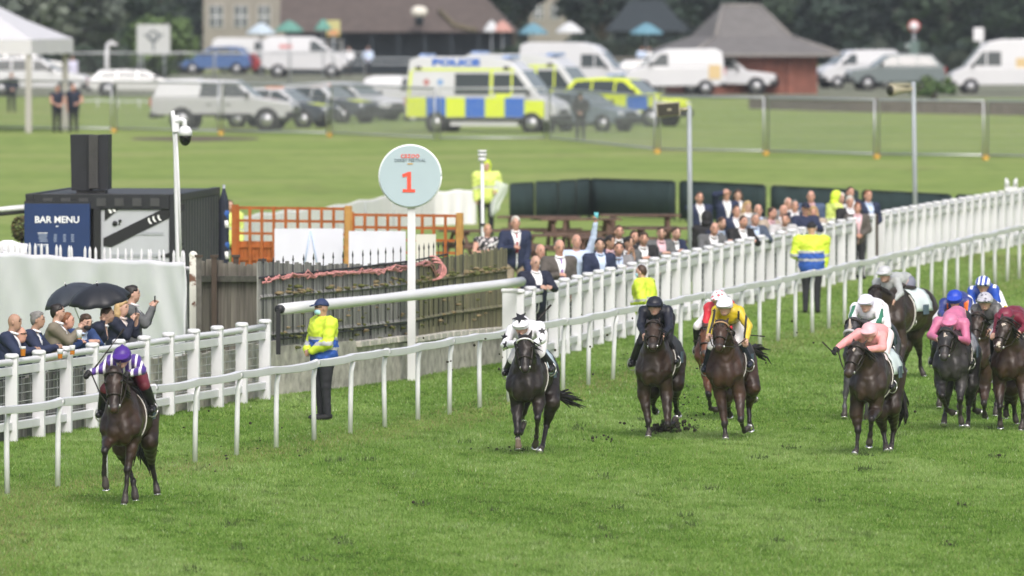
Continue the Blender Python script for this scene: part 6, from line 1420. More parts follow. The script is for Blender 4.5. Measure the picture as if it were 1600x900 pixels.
# 8 grey silks, turned wide
f8 = Frame(1413, 592, 25)
t8 = trace(f8, c7, poll=(258, 180, .95), muzzle=(262, 300, 1.3), LF=[(420, 520, .52), (412, 600, .75), (410, 690, .7), (408, 735, .7)], LH=[(500, 450, -.42), (525, 560, -.75), (530, 650, -.85), (545, 705, -.85)], RH=[(440, 520, -.4), (430, 600, -.8), (425, 650, -1.0), (430, 660, -1.05)])
make_horse('dark brown racehorse running wide by the rail, turned across the track', f8, t8, 'brown', cloth=M('pale_aqua_cloth', (.60, .68, .70), .7, .1, 5))
GRY = silk('grey', (.36, .38, .38)); GRY2 = silk('pale_grey', (.46, .47, .49))
j8 = jcfg(f8, c7, (315, 78, .38), [(388, 130, .2), (268, 142, .2)], [(410, 205, .4), (262, 200, .45)], [(372, 245, .62), (330, 215, .65)], kn=[(436, 285), (325, 300)], ft=[(490, 350), (345, 395)], jacket=GRY, sleeve=GRY, cap=GRY2, breeches=M('bluish_breeches', (.16, .17, .22), .6, .15, 8), tilt=16, hipz=1.60)
make_jockey('jockey in plain grey silks and grey cap, sitting upright', f8, j8, t8)
# 9 magenta pink
c9 = crop(1440, 480, 4.29); f9 = Frame(1494, 672, 7.5)
t9 = trace(f9, c9, poll=(165, 165, 1.0), muzzle=(150, 345, 1.3), RF=[(128, 510, .55), (137, 595, .8), (170, 690, .55), (205, 706, .45)], LF=[(265, 520, .55), (258, 620, .75), (258, 720, .64), (267, 768, .62)], RH=[(150, 570, -.3), (165, 650, -.4), (156, 725, -.1), (150, 770, -.02)], LH=[(332, 520, -.35), (318, 650, -.6), (312, 765, -.4), (306, 822, -.3)])
make_horse('dark grey racehorse under the magenta pink jockey', f9, t9, 'darkgrey', marks=('star',), cloth=M('black_white_cloth', (.35, .36, .40), .7, .4, 20))
MAG = silk('magenta_pink', (.50, .15, .27))
j9 = jcfg(f9, c9, (192, 95), [(285, 108), (112, 100)], [(302, 228, .46), (62, 190, .46)], [(240, 210, .72), (108, 212, .75)], kn=[(300, 290), (100, 270)], ft=[(330, 350), (80, 345)], jacket=MAG, sleeve=MAG, cap=silk('hot_pink', (.56, .18, .31)), gloves=False, tilt=42, breeches=M('black_breeches', (.015, .015, .017), .6))
make_jockey('jockey in magenta pink silks with matching pink cap, head down', f9, j9, t9)
# 10 blue and orange, behind 9
c10 = crop(1440, 420, 3.333); f10 = Frame(1495, 640, 8)
t10 = trace(f10, c10, poll=(150, 245, 1.0), muzzle=(140, 380, 1.3), RF=[(100, 520, .52), (95, 600, .7), (92, 660, .7), (92, 706, .74)])
make_horse('bay racehorse almost fully hidden behind the magenta jockey', f10, t10, 'bay')
NO = stripe_mat('silk_navy_orange', (.03, .045, .20), (.72, .15, .02), 'Y', .26, .72, .1)
j10 = jcfg(f10, c10, (172, 148), [(238, 172), (118, 180)], [(250, 240, .46), (104, 230, .46)], [(200, 280, .72), (140, 280, .72)], jacket=silk('navy', (.03, .045, .20)), sleeve=NO, cap=silk('royal_blue', (.02, .06, .46)), tilt=44)
make_jockey('jockey in navy and orange silks with royal blue cap', f10, j10, t10)
# 11 checked grey
c11 = crop(1500, 420, 3.333); f11 = Frame(1536, 653, 8)
t11 = trace(f11, c11, poll=(90, 245, 1.0), muzzle=(75, 380, 1.3), RF=[(70, 600, .52), (68, 680, .72), (75, 735, .5), (92, 742, .42)], LF=[(128, 620, .52), (125, 700, .75), (128, 765, .66), (130, 790, .62)])
make_horse('dark bay racehorse squeezed between the magenta and maroon jockeys', f11, t11, 'dark_bay')
j11 = jcfg(f11, c11, (130, 158, .42), [(190, 205, .25), (82, 210, .25)], [(205, 275, .4), (72, 270, .45)], [(160, 320, .65), (100, 315, .7)], jacket=silk('charcoal', (.08, .08, .085)), sleeve=stripe_mat('silk_grey_pink', (.11, .11, .115), (.62, .42, .50), 'Y', .34, .8, .75), cap=spot_mat('cap_grey_check', (.42, .42, .48), (.12, .12, .16), 16, .34), tilt=16)
make_jockey('jockey in charcoal silks with chequered grey cap', f11, j11, t11)
# 12 maroon
f12 = Frame(1586, 671, 9)
t12 = trace(f12, c11, poll=(238, 275, 1.0), muzzle=(195, 425, 1.28), RF=[(205, 620, .55), (208, 720, .75), (208, 780, .68), (210, 812, .66)], LF=[(325, 600, .55), (330, 700, .7), (325, 800, .7), (320, 848, .74)], RH=[(240, 620, -.4), (245, 680, -.7), (240, 735, -.8), (240, 760, -.8)], LH=[(275, 620, -.4), (280, 700, -.75), (285, 760, -.8), (292, 790, -.8)])
make_horse('dark bay racehorse with white star and pale muzzle under the maroon jockey', f12, t12, 'dark_bay', marks=('star', 'snip'))
MAR = silk('maroon', (.15, .018, .035))
j12 = jcfg(f12, c11, (236, 240, .5), [(305, 250, .3), (205, 255, .3)], [(345, 300, .46), (190, 330, .46)], [(310, 330, .7), (175, 345, .78)], jacket=MAR, sleeve=MAR, cap=silk('dark_maroon', (.17, .02, .045)), pom=M('yellow_button', (.6, .4, .05), .6, 0), tilt=40)
make_jockey('jockey in maroon silks and cap at the picture edge', f12, j12, t12)
# 13 blue and white at the back
f13 = Frame(1545, 628, 9)
t13 = trace(f13, c11, poll=(115, 195, 1.0), muzzle=(105, 320, 1.3), LF=[(200, 560, .52), (205, 640, .7), (275, 700, .7), (283, 740, .74)])
make_horse('brown racehorse at the back, hidden by the chequered-cap jockey', f13, t13, 'brown')
j13 = jcfg(f13, c11, (120, 72, .42), [(178, 110, .25), (66, 115, .25)], [(192, 165, .42), (58, 175, .45)], [(150, 215, .68), (90, 215, .7)], jacket=stripe_mat('silk_blue_epaulet', (.02, .07, .38), (.75, .76, .84), 'Y', .18, .72, .1), sleeve=silk('blue', (.02, .07, .38)), cap=stripe_mat('cap_blue_white', (.74, .76, .84), (.02, .06, .36), 'Y', .07, .5, .25), tilt=14)
make_jockey('jockey in blue silks with blue and white striped cap, last in the bunch', f13, j13, t13)
# ---- kicked-up turf
SOIL = M('turf_soil', (.030, .028, .016), .95, .3, 20); SOILG = M('turf_clod_green', (.06, .10, .025), .95, .3, 20)
mb = MB()
def clod(c, r, m): c = Vector(c); mb.ell(c, (r * rng.uniform(.7, 1.4), r * rng.uniform(.7, 1.4), r * rng.uniform(.5, 1)), m, 5, 4, Matrix.Rotation(rng.uniform(0, 3), 3, 'X'))
for u, v, n_, sx, sz in ((1046, 676, 110, .17, .07), (1046, 674, 40, .3, .12), (1076, 655, 14, .14, .18), (1565, 650, 24, .10, .25), (934, 690, 16, .14, .06), (770, 705, 10, .15, .04), (745, 590, 7, .9, .5), (880, 560, 9, .8, .5), (340, 720, 14, .9, .35), (1130, 540, 7, 1.0, .6), (1240, 575, 10, 1.0, .4), (1420, 660, 5, .1, .1), (960, 600, 13, .8, .6), (315, 740, 10, .5, .2)):
    g0 = G(u, v if v > 640 else 690); base = AT(u, v, g0.y)
    for k in range(n_): q = base + V3(rng.normal(0, sx), rng.normal(0, .3), abs(rng.normal(0, sz))); q.z = max(q.z, .01); clod(q, rng.uniform(.006, .022) * (2.0 if sz < .08 and n_ > 30 else 1), SOIL if rng.random() < .96 else SOILG)
o = mb.build('flying_turf'); tag(o, 'dark clods of turf thrown up by hooves', 'turf clods', kind='stuff')
mb = MB()
for k in range(46):
    u = rng.uniform(230, 1600); v = rng.uniform(590 if u > 900 else 660, 895); p = G(u, v)
    if p.x < railx(p.y) + .6: continue
    for j in range(rng.integers(3, 9)): clod(p + V3(rng.normal(0, .06), rng.normal(0, .16), rng.uniform(.0, .05)), rng.uniform(.008, .024), SOIL if rng.random() < .25 else SOILG)
    for j in range(14): q = p + V3(rng.normal(0, .07), rng.normal(0, .15), 0); mb.add([q + V3(-.008, 0, 0), q + V3(.008, 0, 0), q + V3(rng.normal(0, .03), rng.normal(0, .03), rng.uniform(.06, .11))], [(0, 1, 2)], SOILG)
o = mb.build('torn_turf', fixn=False); tag(o, 'torn tufts and divots left in the racing turf', 'divots', kind='stuff')
# ---------------------------------------------------------------- people
def cl(name, c, rough=.8): return M('cloth_' + name, c, rough, .10, 10, .2)
NAVYJ = cl('navy', (.016, .024, .060)); NAVY2 = cl('deep_navy', (.012, .016, .035)); BLUEJ = cl('blue', (.022, .05, .15)); BLACKJ = cl('black', (.014, .014, .016)); GREYJ = cl('grey', (.19, .19, .20)); GREY2 = cl('mid_grey', (.10, .105, .11)); BROWNG = cl('brown_grey', (.085, .075, .068)); OLIVE = cl('olive_tweed', (.17, .15, .115)); BEIGE = cl('beige', (.36, .30, .24)); LIGHTJ = cl('pale_grey', (.42, .42, .43)); SHIRT = cl('white_shirt', (.76, .77, .80)); SHIRTB = cl('pale_blue_shirt', (.48, .58, .76)); PINKSH = cl('pink_shirt', (.66, .45, .50)); CHINO = cl('chino', (.30, .25, .19)); DARKT = cl('dark_trousers', (.018, .019, .024)); TIER = cl('red_tie', (.30, .025, .04)); TIEP = cl('purple_tie', (.28, .17, .42)); TIEB = cl('blue_tie', (.06, .10, .25)); HIVIS = M('hi_vis_fabric', (.56, .71, .05), .6, .14, 6, .5); HIVIS2 = M('pale_hi_vis', (.60, .70, .18), .6, .08, 10, .2); ROYAL = cl('royal_blue', (.025, .09, .38)); REFL = M('reflective_band', (.42, .43, .45), .35, .05); FLORAL = spot_mat('floral_dress', (.02, .02, .025), (.66, .62, .62), 22, .42); PATT = spot_mat('patterned_shirt', (.70, .68, .70), (.35, .30, .34), 30, .3); BLOUSE = cl('pale_blouse', (.62, .55, .52))
HB_ = M('black_hair', (.014, .011, .010), .5, .2, 20); HBR = M('brown_hair', (.050, .028, .016), .5, .25, 20); HGR = M('grey_hair', (.18, .175, .17), .6, .25, 20); HWH = M('white_hair', (.50, .48, .44), .6, .15, 20); HGI = M('ginger_hair', (.17, .065, .025), .5, .2, 20); HBL = M('blonde_hair', (.42, .29, .14), .5, .2, 20)
MASKB = M('blue_face_mask', (.36, .62, .72), .7, .04); MASKK = M('black_face_mask', (.015, .015, .017), .7, 0)
ARMS = {'down': (((.04, .25, .47), 'd'),) * 2, 'rail': (((.40, .10, .70), 'o'), ((.40, -.12, .70), 'o')), 'rail2': (((.34, .20, .60), 'o'), ((.42, -.05, .62), 'o')), 'phone': (((.36, .05, .80), 'd'), ((.36, -.05, .80), 'd')), 'phonehi': (((.33, .06, .83), 'd'), ((.31, -.07, .82), 'd')), 'clap': (((.30, .04, .70), 'o'), ((.30, -.04, .70), 'o')),
        'raise': (((.10, .30, .55), 'o'), ((.16, -.30, 1.10), 'o')), 'raisel': (((.16, .30, 1.10), 'o'), ((.12, -.2, .55), 'o')), 'brow': (((.1, .2, .52), 'd'), ((.14, -.05, .95), 'o')), 'fold': (((.19, .08, .58), 'o'), ((.19, -.08, .58), 'o')), 'drink': (((.12, .18, .50), 'd'), ((.28, -.10, .68), 'o')), 'side': (((.18, .22, .60), 'd'), ((.04, -.25, .47), 'd'))}
def person(label, pos, face, h=1.78, lean=0.0, jacket=NAVYJ, trousers=DARKT, shirt=SHIRT, tie=None, hair=HBR, style='short', arms='down', skin=SKIN, headturn=0.0, bare=False, mask=None, hivis=None, vox=.0155, build=1.1, group='spectators watching from behind the white fences', glasses=False, headdown=0.0, cat='person', shoes=BLACKJ, skirt=False, extra=None):
    t = thing('person', label, cat, tuple(pos), radians(face), group); Y = V3(0, 1, 0); A = radians(lean)
    hp = V3(-.0, 0, .52 * h)
    def T(x, y, z):                                    # upper body point, leaned about the hip
        d = V3(x * h, y * h, z * h - hp.z); return hp + V3(d.x * cos(A) + d.z * sin(A), d.y, -d.x * sin(A) + d.z * cos(A))
    w = build; k = h / 1.78; S = SDF(.03)
    pel, wst, ch = T(0, 0, .53), T(0, 0, .62), T(.01, 0, .735); sl, sr = T(0, .112 * w, .80), T(0, -.112 * w, .80); nk = T(.005, 0, .83); hc0 = T(.02, 0, .925)
    hc = hc0 + V3(.0, 0, sin(A) * .03)
    S.cone(pel, wst, .135 * k * w, .128 * k * w, 1, (Y, 1.22), .05).cone(wst, ch, .128 * k * w, .142 * k * w, 1, (Y, 1.28), .05).cone(sl, sr, .07 * k, .07 * k, 1, None, .05)
    S.cone(nk - V3(0, 0, .02), hc - V3(.01, 0, .05), .060 * k, .058 * k, 0, None, .03)
    ht_ = radians(headturn); hf = V3(cos(ht_) * cos(headdown), sin(ht_) * cos(headdown), -sin(headdown)); hs = V3(-sin(ht_), cos(ht_), 0); hu = hf.cross(hs); q = lambda f, s, u_: hc + (hf * f + hs * s + hu * u_) * k
    Rm = np.array(Matrix((hf, hs, hu)).transposed())
    S.ell(q(0, 0, .012), np.array((.099, .077, .112)) * k, 0, Rm, .02).ell(q(.035, 0, -.07), np.array((.055, .052, .05)) * k, 7, Rm, .03).ell(q(.098, 0, -.012), np.array((.018, .016, .028)) * k, 0, Rm, .012).ell(q(.085, 0, .03), np.array((.02, .05, .014)) * k, 0, Rm, .015)
    ex = MB(); arm = ARMS[arms] if isinstance(arms, str) else arms; hands = []
    for s, Sx, (tg, pole) in ((1, sl, arm[0]), (-1, sr, arm[1])):
        Tg = V3(tg[0] * 1.78 / 1.78 * k, tg[1] * k, tg[2] * h)
        if lean and pole == 'o': Tg += V3(sin(A) * .22 * h, 0, -(1 - cos(A)) * .1 * h)
        E_, W_ = ik(Sx, Tg, .165 * h, .150 * h, V3(-.3, s * (1.0 if pole == 'o' else .35), -.8))
        S.cone(Sx, E_, .056 * k * w, .045 * k, 2, None, .03).cone(E_, W_, .044 * k, .030 * k, 3 if bare else 2, None, .02); d = (W_ - E_).normalized()
        S.ell(W_ + d * .045, (.036, .036, .036), 0, None, .02); hand_mesh(ex, W_, d, V3(0, -s * .6, -.5), skin, k, .7, s); hands.append(W_ + d * .09)
    for s in (1, -1):
        h0 = V3(0, s * .06 * h, .50 * h); kn = V3(.015, s * .062 * h, .28 * h); an = V3(-.01, s * .066 * h, .05 * h)
        S.cone(h0, kn, .088 * k * w, .060 * k, 4, None, .04).cone(kn, an, .060 * k, .042 * k, 4, None, .03).cone(an + V3(-.03, 0, -.025), an + V3(.16, s * .02, -.045), .042, .034, 5, None, .02)
    for s in (-1, 1):
        ex.ell(q(.082, s * .034, .018), (.013, .016, .011), EYE, 6, 5); ex.ell(q(-.005, s * .08, -.01), (.02, .012, .032), skin, 6, 5)
    for s in (-1, 1): ex.ell(q(.094, s * .036, .044), (.009, .024, .006), HBR if hair in (HIVIS, BLACKJ, NAVY2) else hair, 6, 5)
    ex.ell(q(.088, 0, -.058), (.010, .026, .008), LIP, 6, 5)
    sdf_obj('body', S.mesh(vox), [skin, M('stubbled_skin', (.30, .18, .13), .6, .1, 20)], t, {7: 1 if (hair in (HB_, HBR) and style in ('full', 'short') and 'woman' not in label) else 0}, ex)
    # clothes
    V_up = T(.2, 0, .84); top = T(.14, 0, .80); bot = T(.16, 0, .60); fwd = np.array((cos(A), 0, -sin(A))); upv = np.array((sin(A), 0, cos(A)))
    def vneck(q_):
        d = q_ - np.array(hp); xx = d @ fwd; zz = d @ upv; a_ = .01 + np.clip((zz - .10 * h) / (.2 * h), 0, 1.3) * .075 - np.abs(d[..., 1])
        return np.where(xx > .03, a_, -1.0)
    lo = T(0, 0, .49).z
    if hivis:
        d0 = S.mesh(vox, .036, only=(1, 2), wr=.009); V, F, L = d0; z = (V - np.array(hp)) @ upv / h; L2 = L.copy(); arm_ = L == 2
        tor = ~arm_
        if hivis == 'blue': L2[tor & (z < .145)] = 4; L2[tor & (z > .06) & (z < .085)] = 6; L2[tor & (z > .145) & (z < .17)] = 6; L2[arm_ & (z > .10) & (z < .135)] = 6
        else: L2[tor & (z > .12) & (z < .145)] = 6; L2[arm_ & (z > .10) & (z < .125)] = 6
        mats = [HIVIS if hivis != 'pale' else HIVIS2, ROYAL, REFL]; jk = sdf_obj('jacket', (V, F, L2), mats, t, {4: 1, 6: 2})
    elif jacket is not None:
        jk = sdf_obj('jacket', S.mesh(vox, .020, only=(1,) if bare else (1, 2), wr=.004, cuts=(vneck,) if shirt is not None else ()), [jacket], t, {})
        if shirt is not None:
            sdf_obj('shirt', S.mesh(vox, .007, only=(1,)), [shirt], t, {})
            B = MB(); c0 = T(.03, 0, .845); B.tube([c0 + V3(.06 * cos(a), .066 * sin(a), -.02 * cos(a)) * k for a in np.linspace(0, 2 * pi, 13)], .017 * k, shirt, 5); B.build('collar', t)
        if tie is not None:
            B = MB(); B.tube([T(.062, 0, .825), T(.083, 0, .80), T(.098, 0, .72), T(.093, 0, .62)], [.016, .016, .026, .03], tie, 6, flat=(.4, 1)); B.build('tie', t)
    else:
        sdf_obj('shirt', S.mesh(vox, .014, only=(1,) if bare else (1, 2), wr=.004), [shirt], t, {})
    if skirt: Sk = SDF(.03); Sk.cone(V3(0, 0, .54 * h), V3(0, 0, .27 * h), .145, .22, 0, (Y, 1.15)); sdf_obj('skirt', Sk.mesh(vox), [shirt if jacket is None else jacket], t, {})
    else: sdf_obj('trousers', S.mesh(vox, .012, only=(4,), wr=.003, cuts=(lambda q_: q_[..., 2] - .56 * h,)), [trousers], t, {})
    B = MB()
    for s in (1, -1): B = SDF(.02); an = V3(-.01, s * .066 * h, .05 * h); B.cone(an + V3(-.03, 0, -.025), an + V3(.16, s * .02, -.045), .044, .036, 0); sdf_obj('shoe', B.mesh(.014, .004), [shoes], t, {})
    # hair and headwear
    def headshell(mat, infl, n, off, name, par=t, rr=(.099, .077, .112)):
        B = SDF(.02); B.ell(q(0, 0, .012), np.array(rr) * k, 0, Rm); n = hf * n[0] + hs * n[1] + hu * n[2]; n = np.array(n.normalized()); c0 = np.array(q(*off)); sdf_obj(name, B.mesh(.012, infl, cuts=(lambda q_: -((q_ - c0) @ n),)), [mat], par, {})
    def tuft(mat):
        B = SDF(.02)
        for k_ in range(9): a = rng.uniform(-1, 1); B.ell(q(.022 + rng.normal(0, .02), a * .055, .088 + rng.normal(0, .008) - .03 * a * a), np.array((.035, .03, .022)) * k, 0)
        B.ell(q(-.005, 0, .09), np.array((.065, .055, .032)) * k, 0).ell(q(-.035, 0, .075), np.array((.085, .07, .052)) * k, 0); sdf_obj('fringe', B.mesh(.011), [mat], t, {})
    if style == 'short': headshell(hair, .010, (-.80, 0, .60), (.018, 0, .030), 'hair')
    elif style == 'full': (headshell(hair, .014, (-.84, 0, .54), (.012, 0, .022), 'hair'), tuft(hair))
    elif style == 'fringe': headshell(hair, .010, (-1, 0, -.05), (-.02, 0, 0), 'hair') if rng.random() < 2 else None
    elif style == 'long':
        headshell(hair, .022, (-.6, 0, .8), (.04, 0, .05), 'hair'); B = SDF(.03); B.chain([q(-.05, .05, .03), q(-.06, .06, -.09), q(-.05, .06, -.2)], [.06, .06, .03], 0).chain([q(-.05, -.05, .03), q(-.06, -.06, -.09), q(-.05, -.06, -.2)], [.06, .06, .03], 0); sdf_obj('hair_length', B.mesh(.013), [hair], t, {})
    elif style == 'cap':
        headshell(hair, .022, (-.10, 0, 1), (0, 0, .035), 'cap'); B = MB(); B.tube([q(.07, 0, .05), q(.13, 0, .045), q(.18, 0, .03)], [.085, .075, .05], hair, 10, flat=(.12, 1)); B.build('cap_peak', t)
    elif style == 'hood':
        headshell(hair, .032, (-.80, 0, .35), (.05, 0, .02), 'hood', rr=(.105, .085, .125)); B = SDF(.03); B.ell(q(-.05, 0, -.1), (.10, .11, .09), 0); sdf_obj('hood_collar', B.mesh(.014), [hair], t, {})
    if mask is not None:
        B = SDF(.02); B.ell(q(.045, 0, -.052), np.array((.070, .066, .055)) * k, 0, Rm); nf = np.array(hf); c0 = np.array(q(.035, 0, 0)); sdf_obj('face_mask', B.mesh(.012, cuts=(lambda q_: -((q_ - c0) @ nf),)), [mask], t, {})
    if glasses: B = MB(); B.tube([q(.03, .082, .02), q(.095, .05, .02), q(.105, 0, .022), q(.095, -.05, .02), q(.03, -.082, .02)], .007, EYE, 5); B.build('glasses', t)
    t['_h'] = 1.0; del t['_h']
    R = Matrix.Rotation(radians(face), 3, 'Z'); return t, [Vector(pos) + R @ hh for hh in hands]
def stand(u, vtop, h):                                 # standing person whose crown is at pixel (u, vtop)
    p = G(u, vtop, h); return Vector((p.x, p.y, 0))
def at_fence(fx, u, vtop, d, y0, y1, h, face):         # someone at the fence: lean so the crown meets pixel row vtop
    p = fence_at(fx, u, d, y0, y1); z = zt(vtop, p.y)
    cs = min(1.0, max(.45, (z / h - .52) / .475)); lean = math.degrees(math.acos(cs))
    off = (.45 * h) * sin(radians(lean)); a = radians(face)
    q = Vector((p.x - off * cos(a) , p.y - off * sin(a), 0)); return q, lean, z
def PF(label, u, vtop, fx, y0, y1, face, d=.12, h=1.78, **kw):
    if fx is lfx: d += .2
    p, lean, z = at_fence(fx, u, vtop, d, y0, y1, h, face)
    if z > h * 1.0: h = min(z, 1.95)
    return person(label, p, face, h, lean, **kw)
LF_ = (lfx, 150, 185)
# --- the group under the umbrellas
PF('bald man in navy jacket holding a beer over the fence, first of the row', 20, 490, *LF_, -12, jacket=NAVYJ, style='none', skin=SKIN3, arms='rail', d=.25)
PF('balding man with glasses in navy jacket, lowest head in the row', 33, 513, *LF_, -8, jacket=NAVYJ, hair=HGR, style='fringe', skin=SKIN2, arms='rail', glasses=True, d=.15)
PF('grey haired man in navy suit leaning on the fence with a pen', 57, 487, *LF_, -10, jacket=NAVYJ, hair=HGR, style='full', skin=SKIN3, arms='rail', d=.22, tie=TIEB)
PF('black haired man in olive tweed jacket with raised white collar', 86, 474, *LF_, -4, jacket=OLIVE, hair=HB_, style='full', skin=SKIN, arms='phone', d=.5)
PF('ginger haired man in blue jacket, between the tweed jacket and the black mask', 106, 490, *LF_, -2, jacket=BLUEJ, hair=HGI, style='short', skin=SKIN2, arms='rail', d=.4)
pm, hm = PF('dark haired man in blue jacket with black mask under his chin', 135, 493, *LF_, -48, jacket=BLUEJ, shirt=SHIRTB, hair=HBR, style='full', skin=SKIN, arms='rail', d=.2, mask=MASKK, headdown=.25)
pm7, hm7 = PF('man in navy jacket raising a phone beneath the front umbrella', 168, 480, *LF_, 4, jacket=NAVY2, hair=HBR, style='short', skin=SKIN, arms='phonehi', d=.3)
pm8, hm8 = PF('fair haired woman in pale blouse holding a phone with both hands', 188, 469, *LF_, -20, jacket=NAVY2, shirt=BLOUSE, hair=HBL, style='long', skin=SKIN, arms='phonehi', d=.7, h=1.72)
pm9, hm9 = PF('tall dark haired man in grey jacket over patterned shirt, last of the row', 203, 445, *LF_, 0, jacket=GREY2, shirt=PATT, hair=HB_, style='full', skin=SKIN, arms='phonehi', d=.75, h=1.88)
def phone(label, p, rz=0):
    t = thing('phone', label, 'phone', tuple(p), rz); mb = MB(); mb.box((0, 0, .02), (.075, .011, .15), BLACKJ); mb.build('case', t, .004); mb = MB(); mb.box((0, .0075, .02), (.066, .004, .135), M('phone_screen', (.05, .06, .07), .1, 0)); mb.build('screen', t)
phone('phone held up by the man beneath the front umbrella', sum(hm7, Vector()) / 2, 1.4); phone('phone held up by the fair haired woman', sum(hm8, Vector()) / 2, 1.5); phone('phone held up by the tall man in the grey jacket, last of the row', sum(hm9, Vector()) / 2, 1.5)
BEER = M('amber_beer', (.42, .15, .02), .15, .05); CUP = M('clear_plastic', (.60, .62, .64), .12, 0)
def cup(label, u, v, Y, full=.6):
    p = AT(u, v, Y); t = thing('plastic_cup', label, 'cup', tuple(p), 0); mb = MB(); mb.tube([(0, 0, -.065), (0, 0, -.065 + .13 * full)], [.033, .034 + .008 * full], BEER, 14, smooth=False); mb.build('beer', t)
    mb = MB(); mb.tube([(0, 0, -.065 + .13 * full + .001), (0, 0, .07)], [.035 + .008 * full, .044], CUP, 14, cap=False); o = mb.build('cup_wall', t, fixn=False); s_ = o.modifiers.new('thick', 'SOLIDIFY'); s_.thickness = .003
cup('plastic cup of beer in the hand of the bald man, first of the row', 36, 549, fence_at(lfx, 36, -.1, 150, 185).y, .75); cup('plastic cup of beer hanging over the rail, the nearer of a pair', 94, 553, fence_at(lfx, 94, -.15, 150, 185).y, .5); cup('plastic cup of beer hanging over the rail below the blue jacket', 113, 547, fence_at(lfx, 113, -.15, 150, 185).y, .45); cup('nearly empty plastic cup held above the rail', 124, 523, fence_at(lfx, 124, -.05, 150, 185).y, .12)
# hands that hold the dangling cups
mbx = None
# umbrellas
UMB = M('umbrella_black', (.016, .018, .024), .45, .15, 4); UMB2 = M('umbrella_slate', (.035, .042, .055), .45, .12, 4)
def umbrella(label, u, v, Y, r, tilt, mat, tx_=0):
    p = AT(u, v, Y); t = thing('umbrella', label, 'umbrella', tuple(p), radians(10)); t.rotation_euler = (radians(tx_), radians(tilt), radians(15)); mb = MB(); n = 8; V = [(0, 0, 0)]; F = []; m = 5
    for j in range(1, m + 1):
        for i in range(n * 4):
            th = 2 * pi * i / (n * 4); f = j / m; sag = 1 - .13 * (1 - abs(cos(th * n / 2))) * f; ph = f * 1.05; V.append((r * sin(ph) / sin(1.05) * cos(th) * sag, r * sin(ph) / sin(1.05) * sin(th) * sag, -r * .46 * (1 - cos(ph)) / (1 - cos(1.05)) * (1.0 if True else 1)))
    for i in range(n * 4): F.append((0, 1 + i, 1 + (i + 1) % (n * 4)))
    for j in range(m - 1):
        for i in range(n * 4): a = 1 + j * n * 4 + i; b = 1 + j * n * 4 + (i + 1) % (n * 4); F.append((a, a + n * 4, b + n * 4, b))
    mb.add(V, F, mat, True); o = mb.build('canopy', t, fixn=False); s_ = o.modifiers.new('thick', 'SOLIDIFY'); s_.thickness = .004
    mb = MB(); mb.tube([(0, 0, .06), (0, 0, -.75)], .008, STEELB, 6); mb.build('shaft', t); mb = MB(); mb.tube([(0, 0, .0), (0, 0, .07)], [.012, .005], BLACK, 6); mb.build('tip', t); mb = MB(); mb.tube([(0, 0, -.75), (0, 0, -.88)], .017, BLACK, 8); mb.build('handle', t)
    for i in range(n): th = 2 * pi * i / n; mb = MB(); mb.tube([(0, 0, -.012)] + [(r * sin(f * 1.05) / sin(1.05) * cos(th), r * sin(f * 1.05) / sin(1.05) * sin(th), -.014 - r * .46 * (1 - cos(f * 1.05)) / (1 - cos(1.05))) for f in (.35, .7, 1)], .004, BLACK, 4); mb.build('rib', t)
umbrella('slate grey umbrella tilted back, behind the black one', 103, 447, 172.5, .44, -24, UMB2, 8); umbrella('black umbrella nearest the end of the row, over the phone holders', 152, 446, 168.6, .47, -12, UMB, 14)

# --- the big crowd
RF_ = (rfx, 186, 262); A_ = -62
w0 = stand(761, 349, 1.68); person('woman in black and white floral dress holding a white paper', w0, -75, 1.68, 0, jacket=None, shirt=FLORAL, hair=HBL, style='short', arms='drink', skin=SKIN2, bare=True, skirt=True)
t = thing('paper', 'folded white paper held by the woman in the floral dress', 'paper', tuple(AT(773, 382, w0.y - .25)), .3); mb = MB(); mb.prism([(-.14, 0, -.05), (.14, 0, .07), (.16, 0, .1), (-.12, 0, -.01)], (0, .012, 0), SHIRT); mb.build('sheet', t)
p1 = stand(805, 337, 1.88); person('tall white haired man in navy blazer with red tie and beige trousers', p1, -78, 1.88, 0, jacket=NAVYJ, trousers=CHINO, tie=TIER, hair=HWH, style='full', arms='drink', skin=SKIN2, build=1.08)
PF('bald man in dark navy suit bent low over the fence with clasped hands', 835, 398, *RF_, A_, d=.12, jacket=NAVY2, hair=HGR, style='none', arms='rail', skin=SKIN, headdown=.2)
PF('bald man in navy suit behind the one with clasped hands', 843, 380, *RF_, A_, d=.75, jacket=NAVYJ, hair=HGR, style='fringe', arms='rail', skin=SKIN2)
PF('balding man in brown-grey jacket with purple tie and phone', 873, 373, *RF_, A_ - 10, d=.35, jacket=BROWNG, tie=TIEP, hair=HGR, style='fringe', arms='drink', skin=SKIN2, headdown=.3)
pa, ha = PF('bald man in pale blue shirt with one arm raised holding a cup', 900, 365, *RF_, A_ - 15, d=.75, jacket=None, shirt=SHIRTB, hair=HGR, style='none', arms='raisel', skin=SKIN2)
t = thing('cyan_cup', 'small cyan cup raised above the crowd', 'cup', tuple(ha[0] + Vector((0, 0, .02))), 0); mb = MB(); mb.tube([(0, 0, -.03), (0, 0, .09)], [.032, .042], M('cyan_plastic', (.12, .45, .52), .4, 0), 12); mb.build('cup_wall', t); mb = MB(); mb.tube([(.042 * cos(a), .042 * sin(a), .092) for a in np.linspace(0, 2 * pi, 13)], .004, M('cyan_plastic', (.12, .45, .52), .4, 0), 5); mb.build('cup_rim', t)
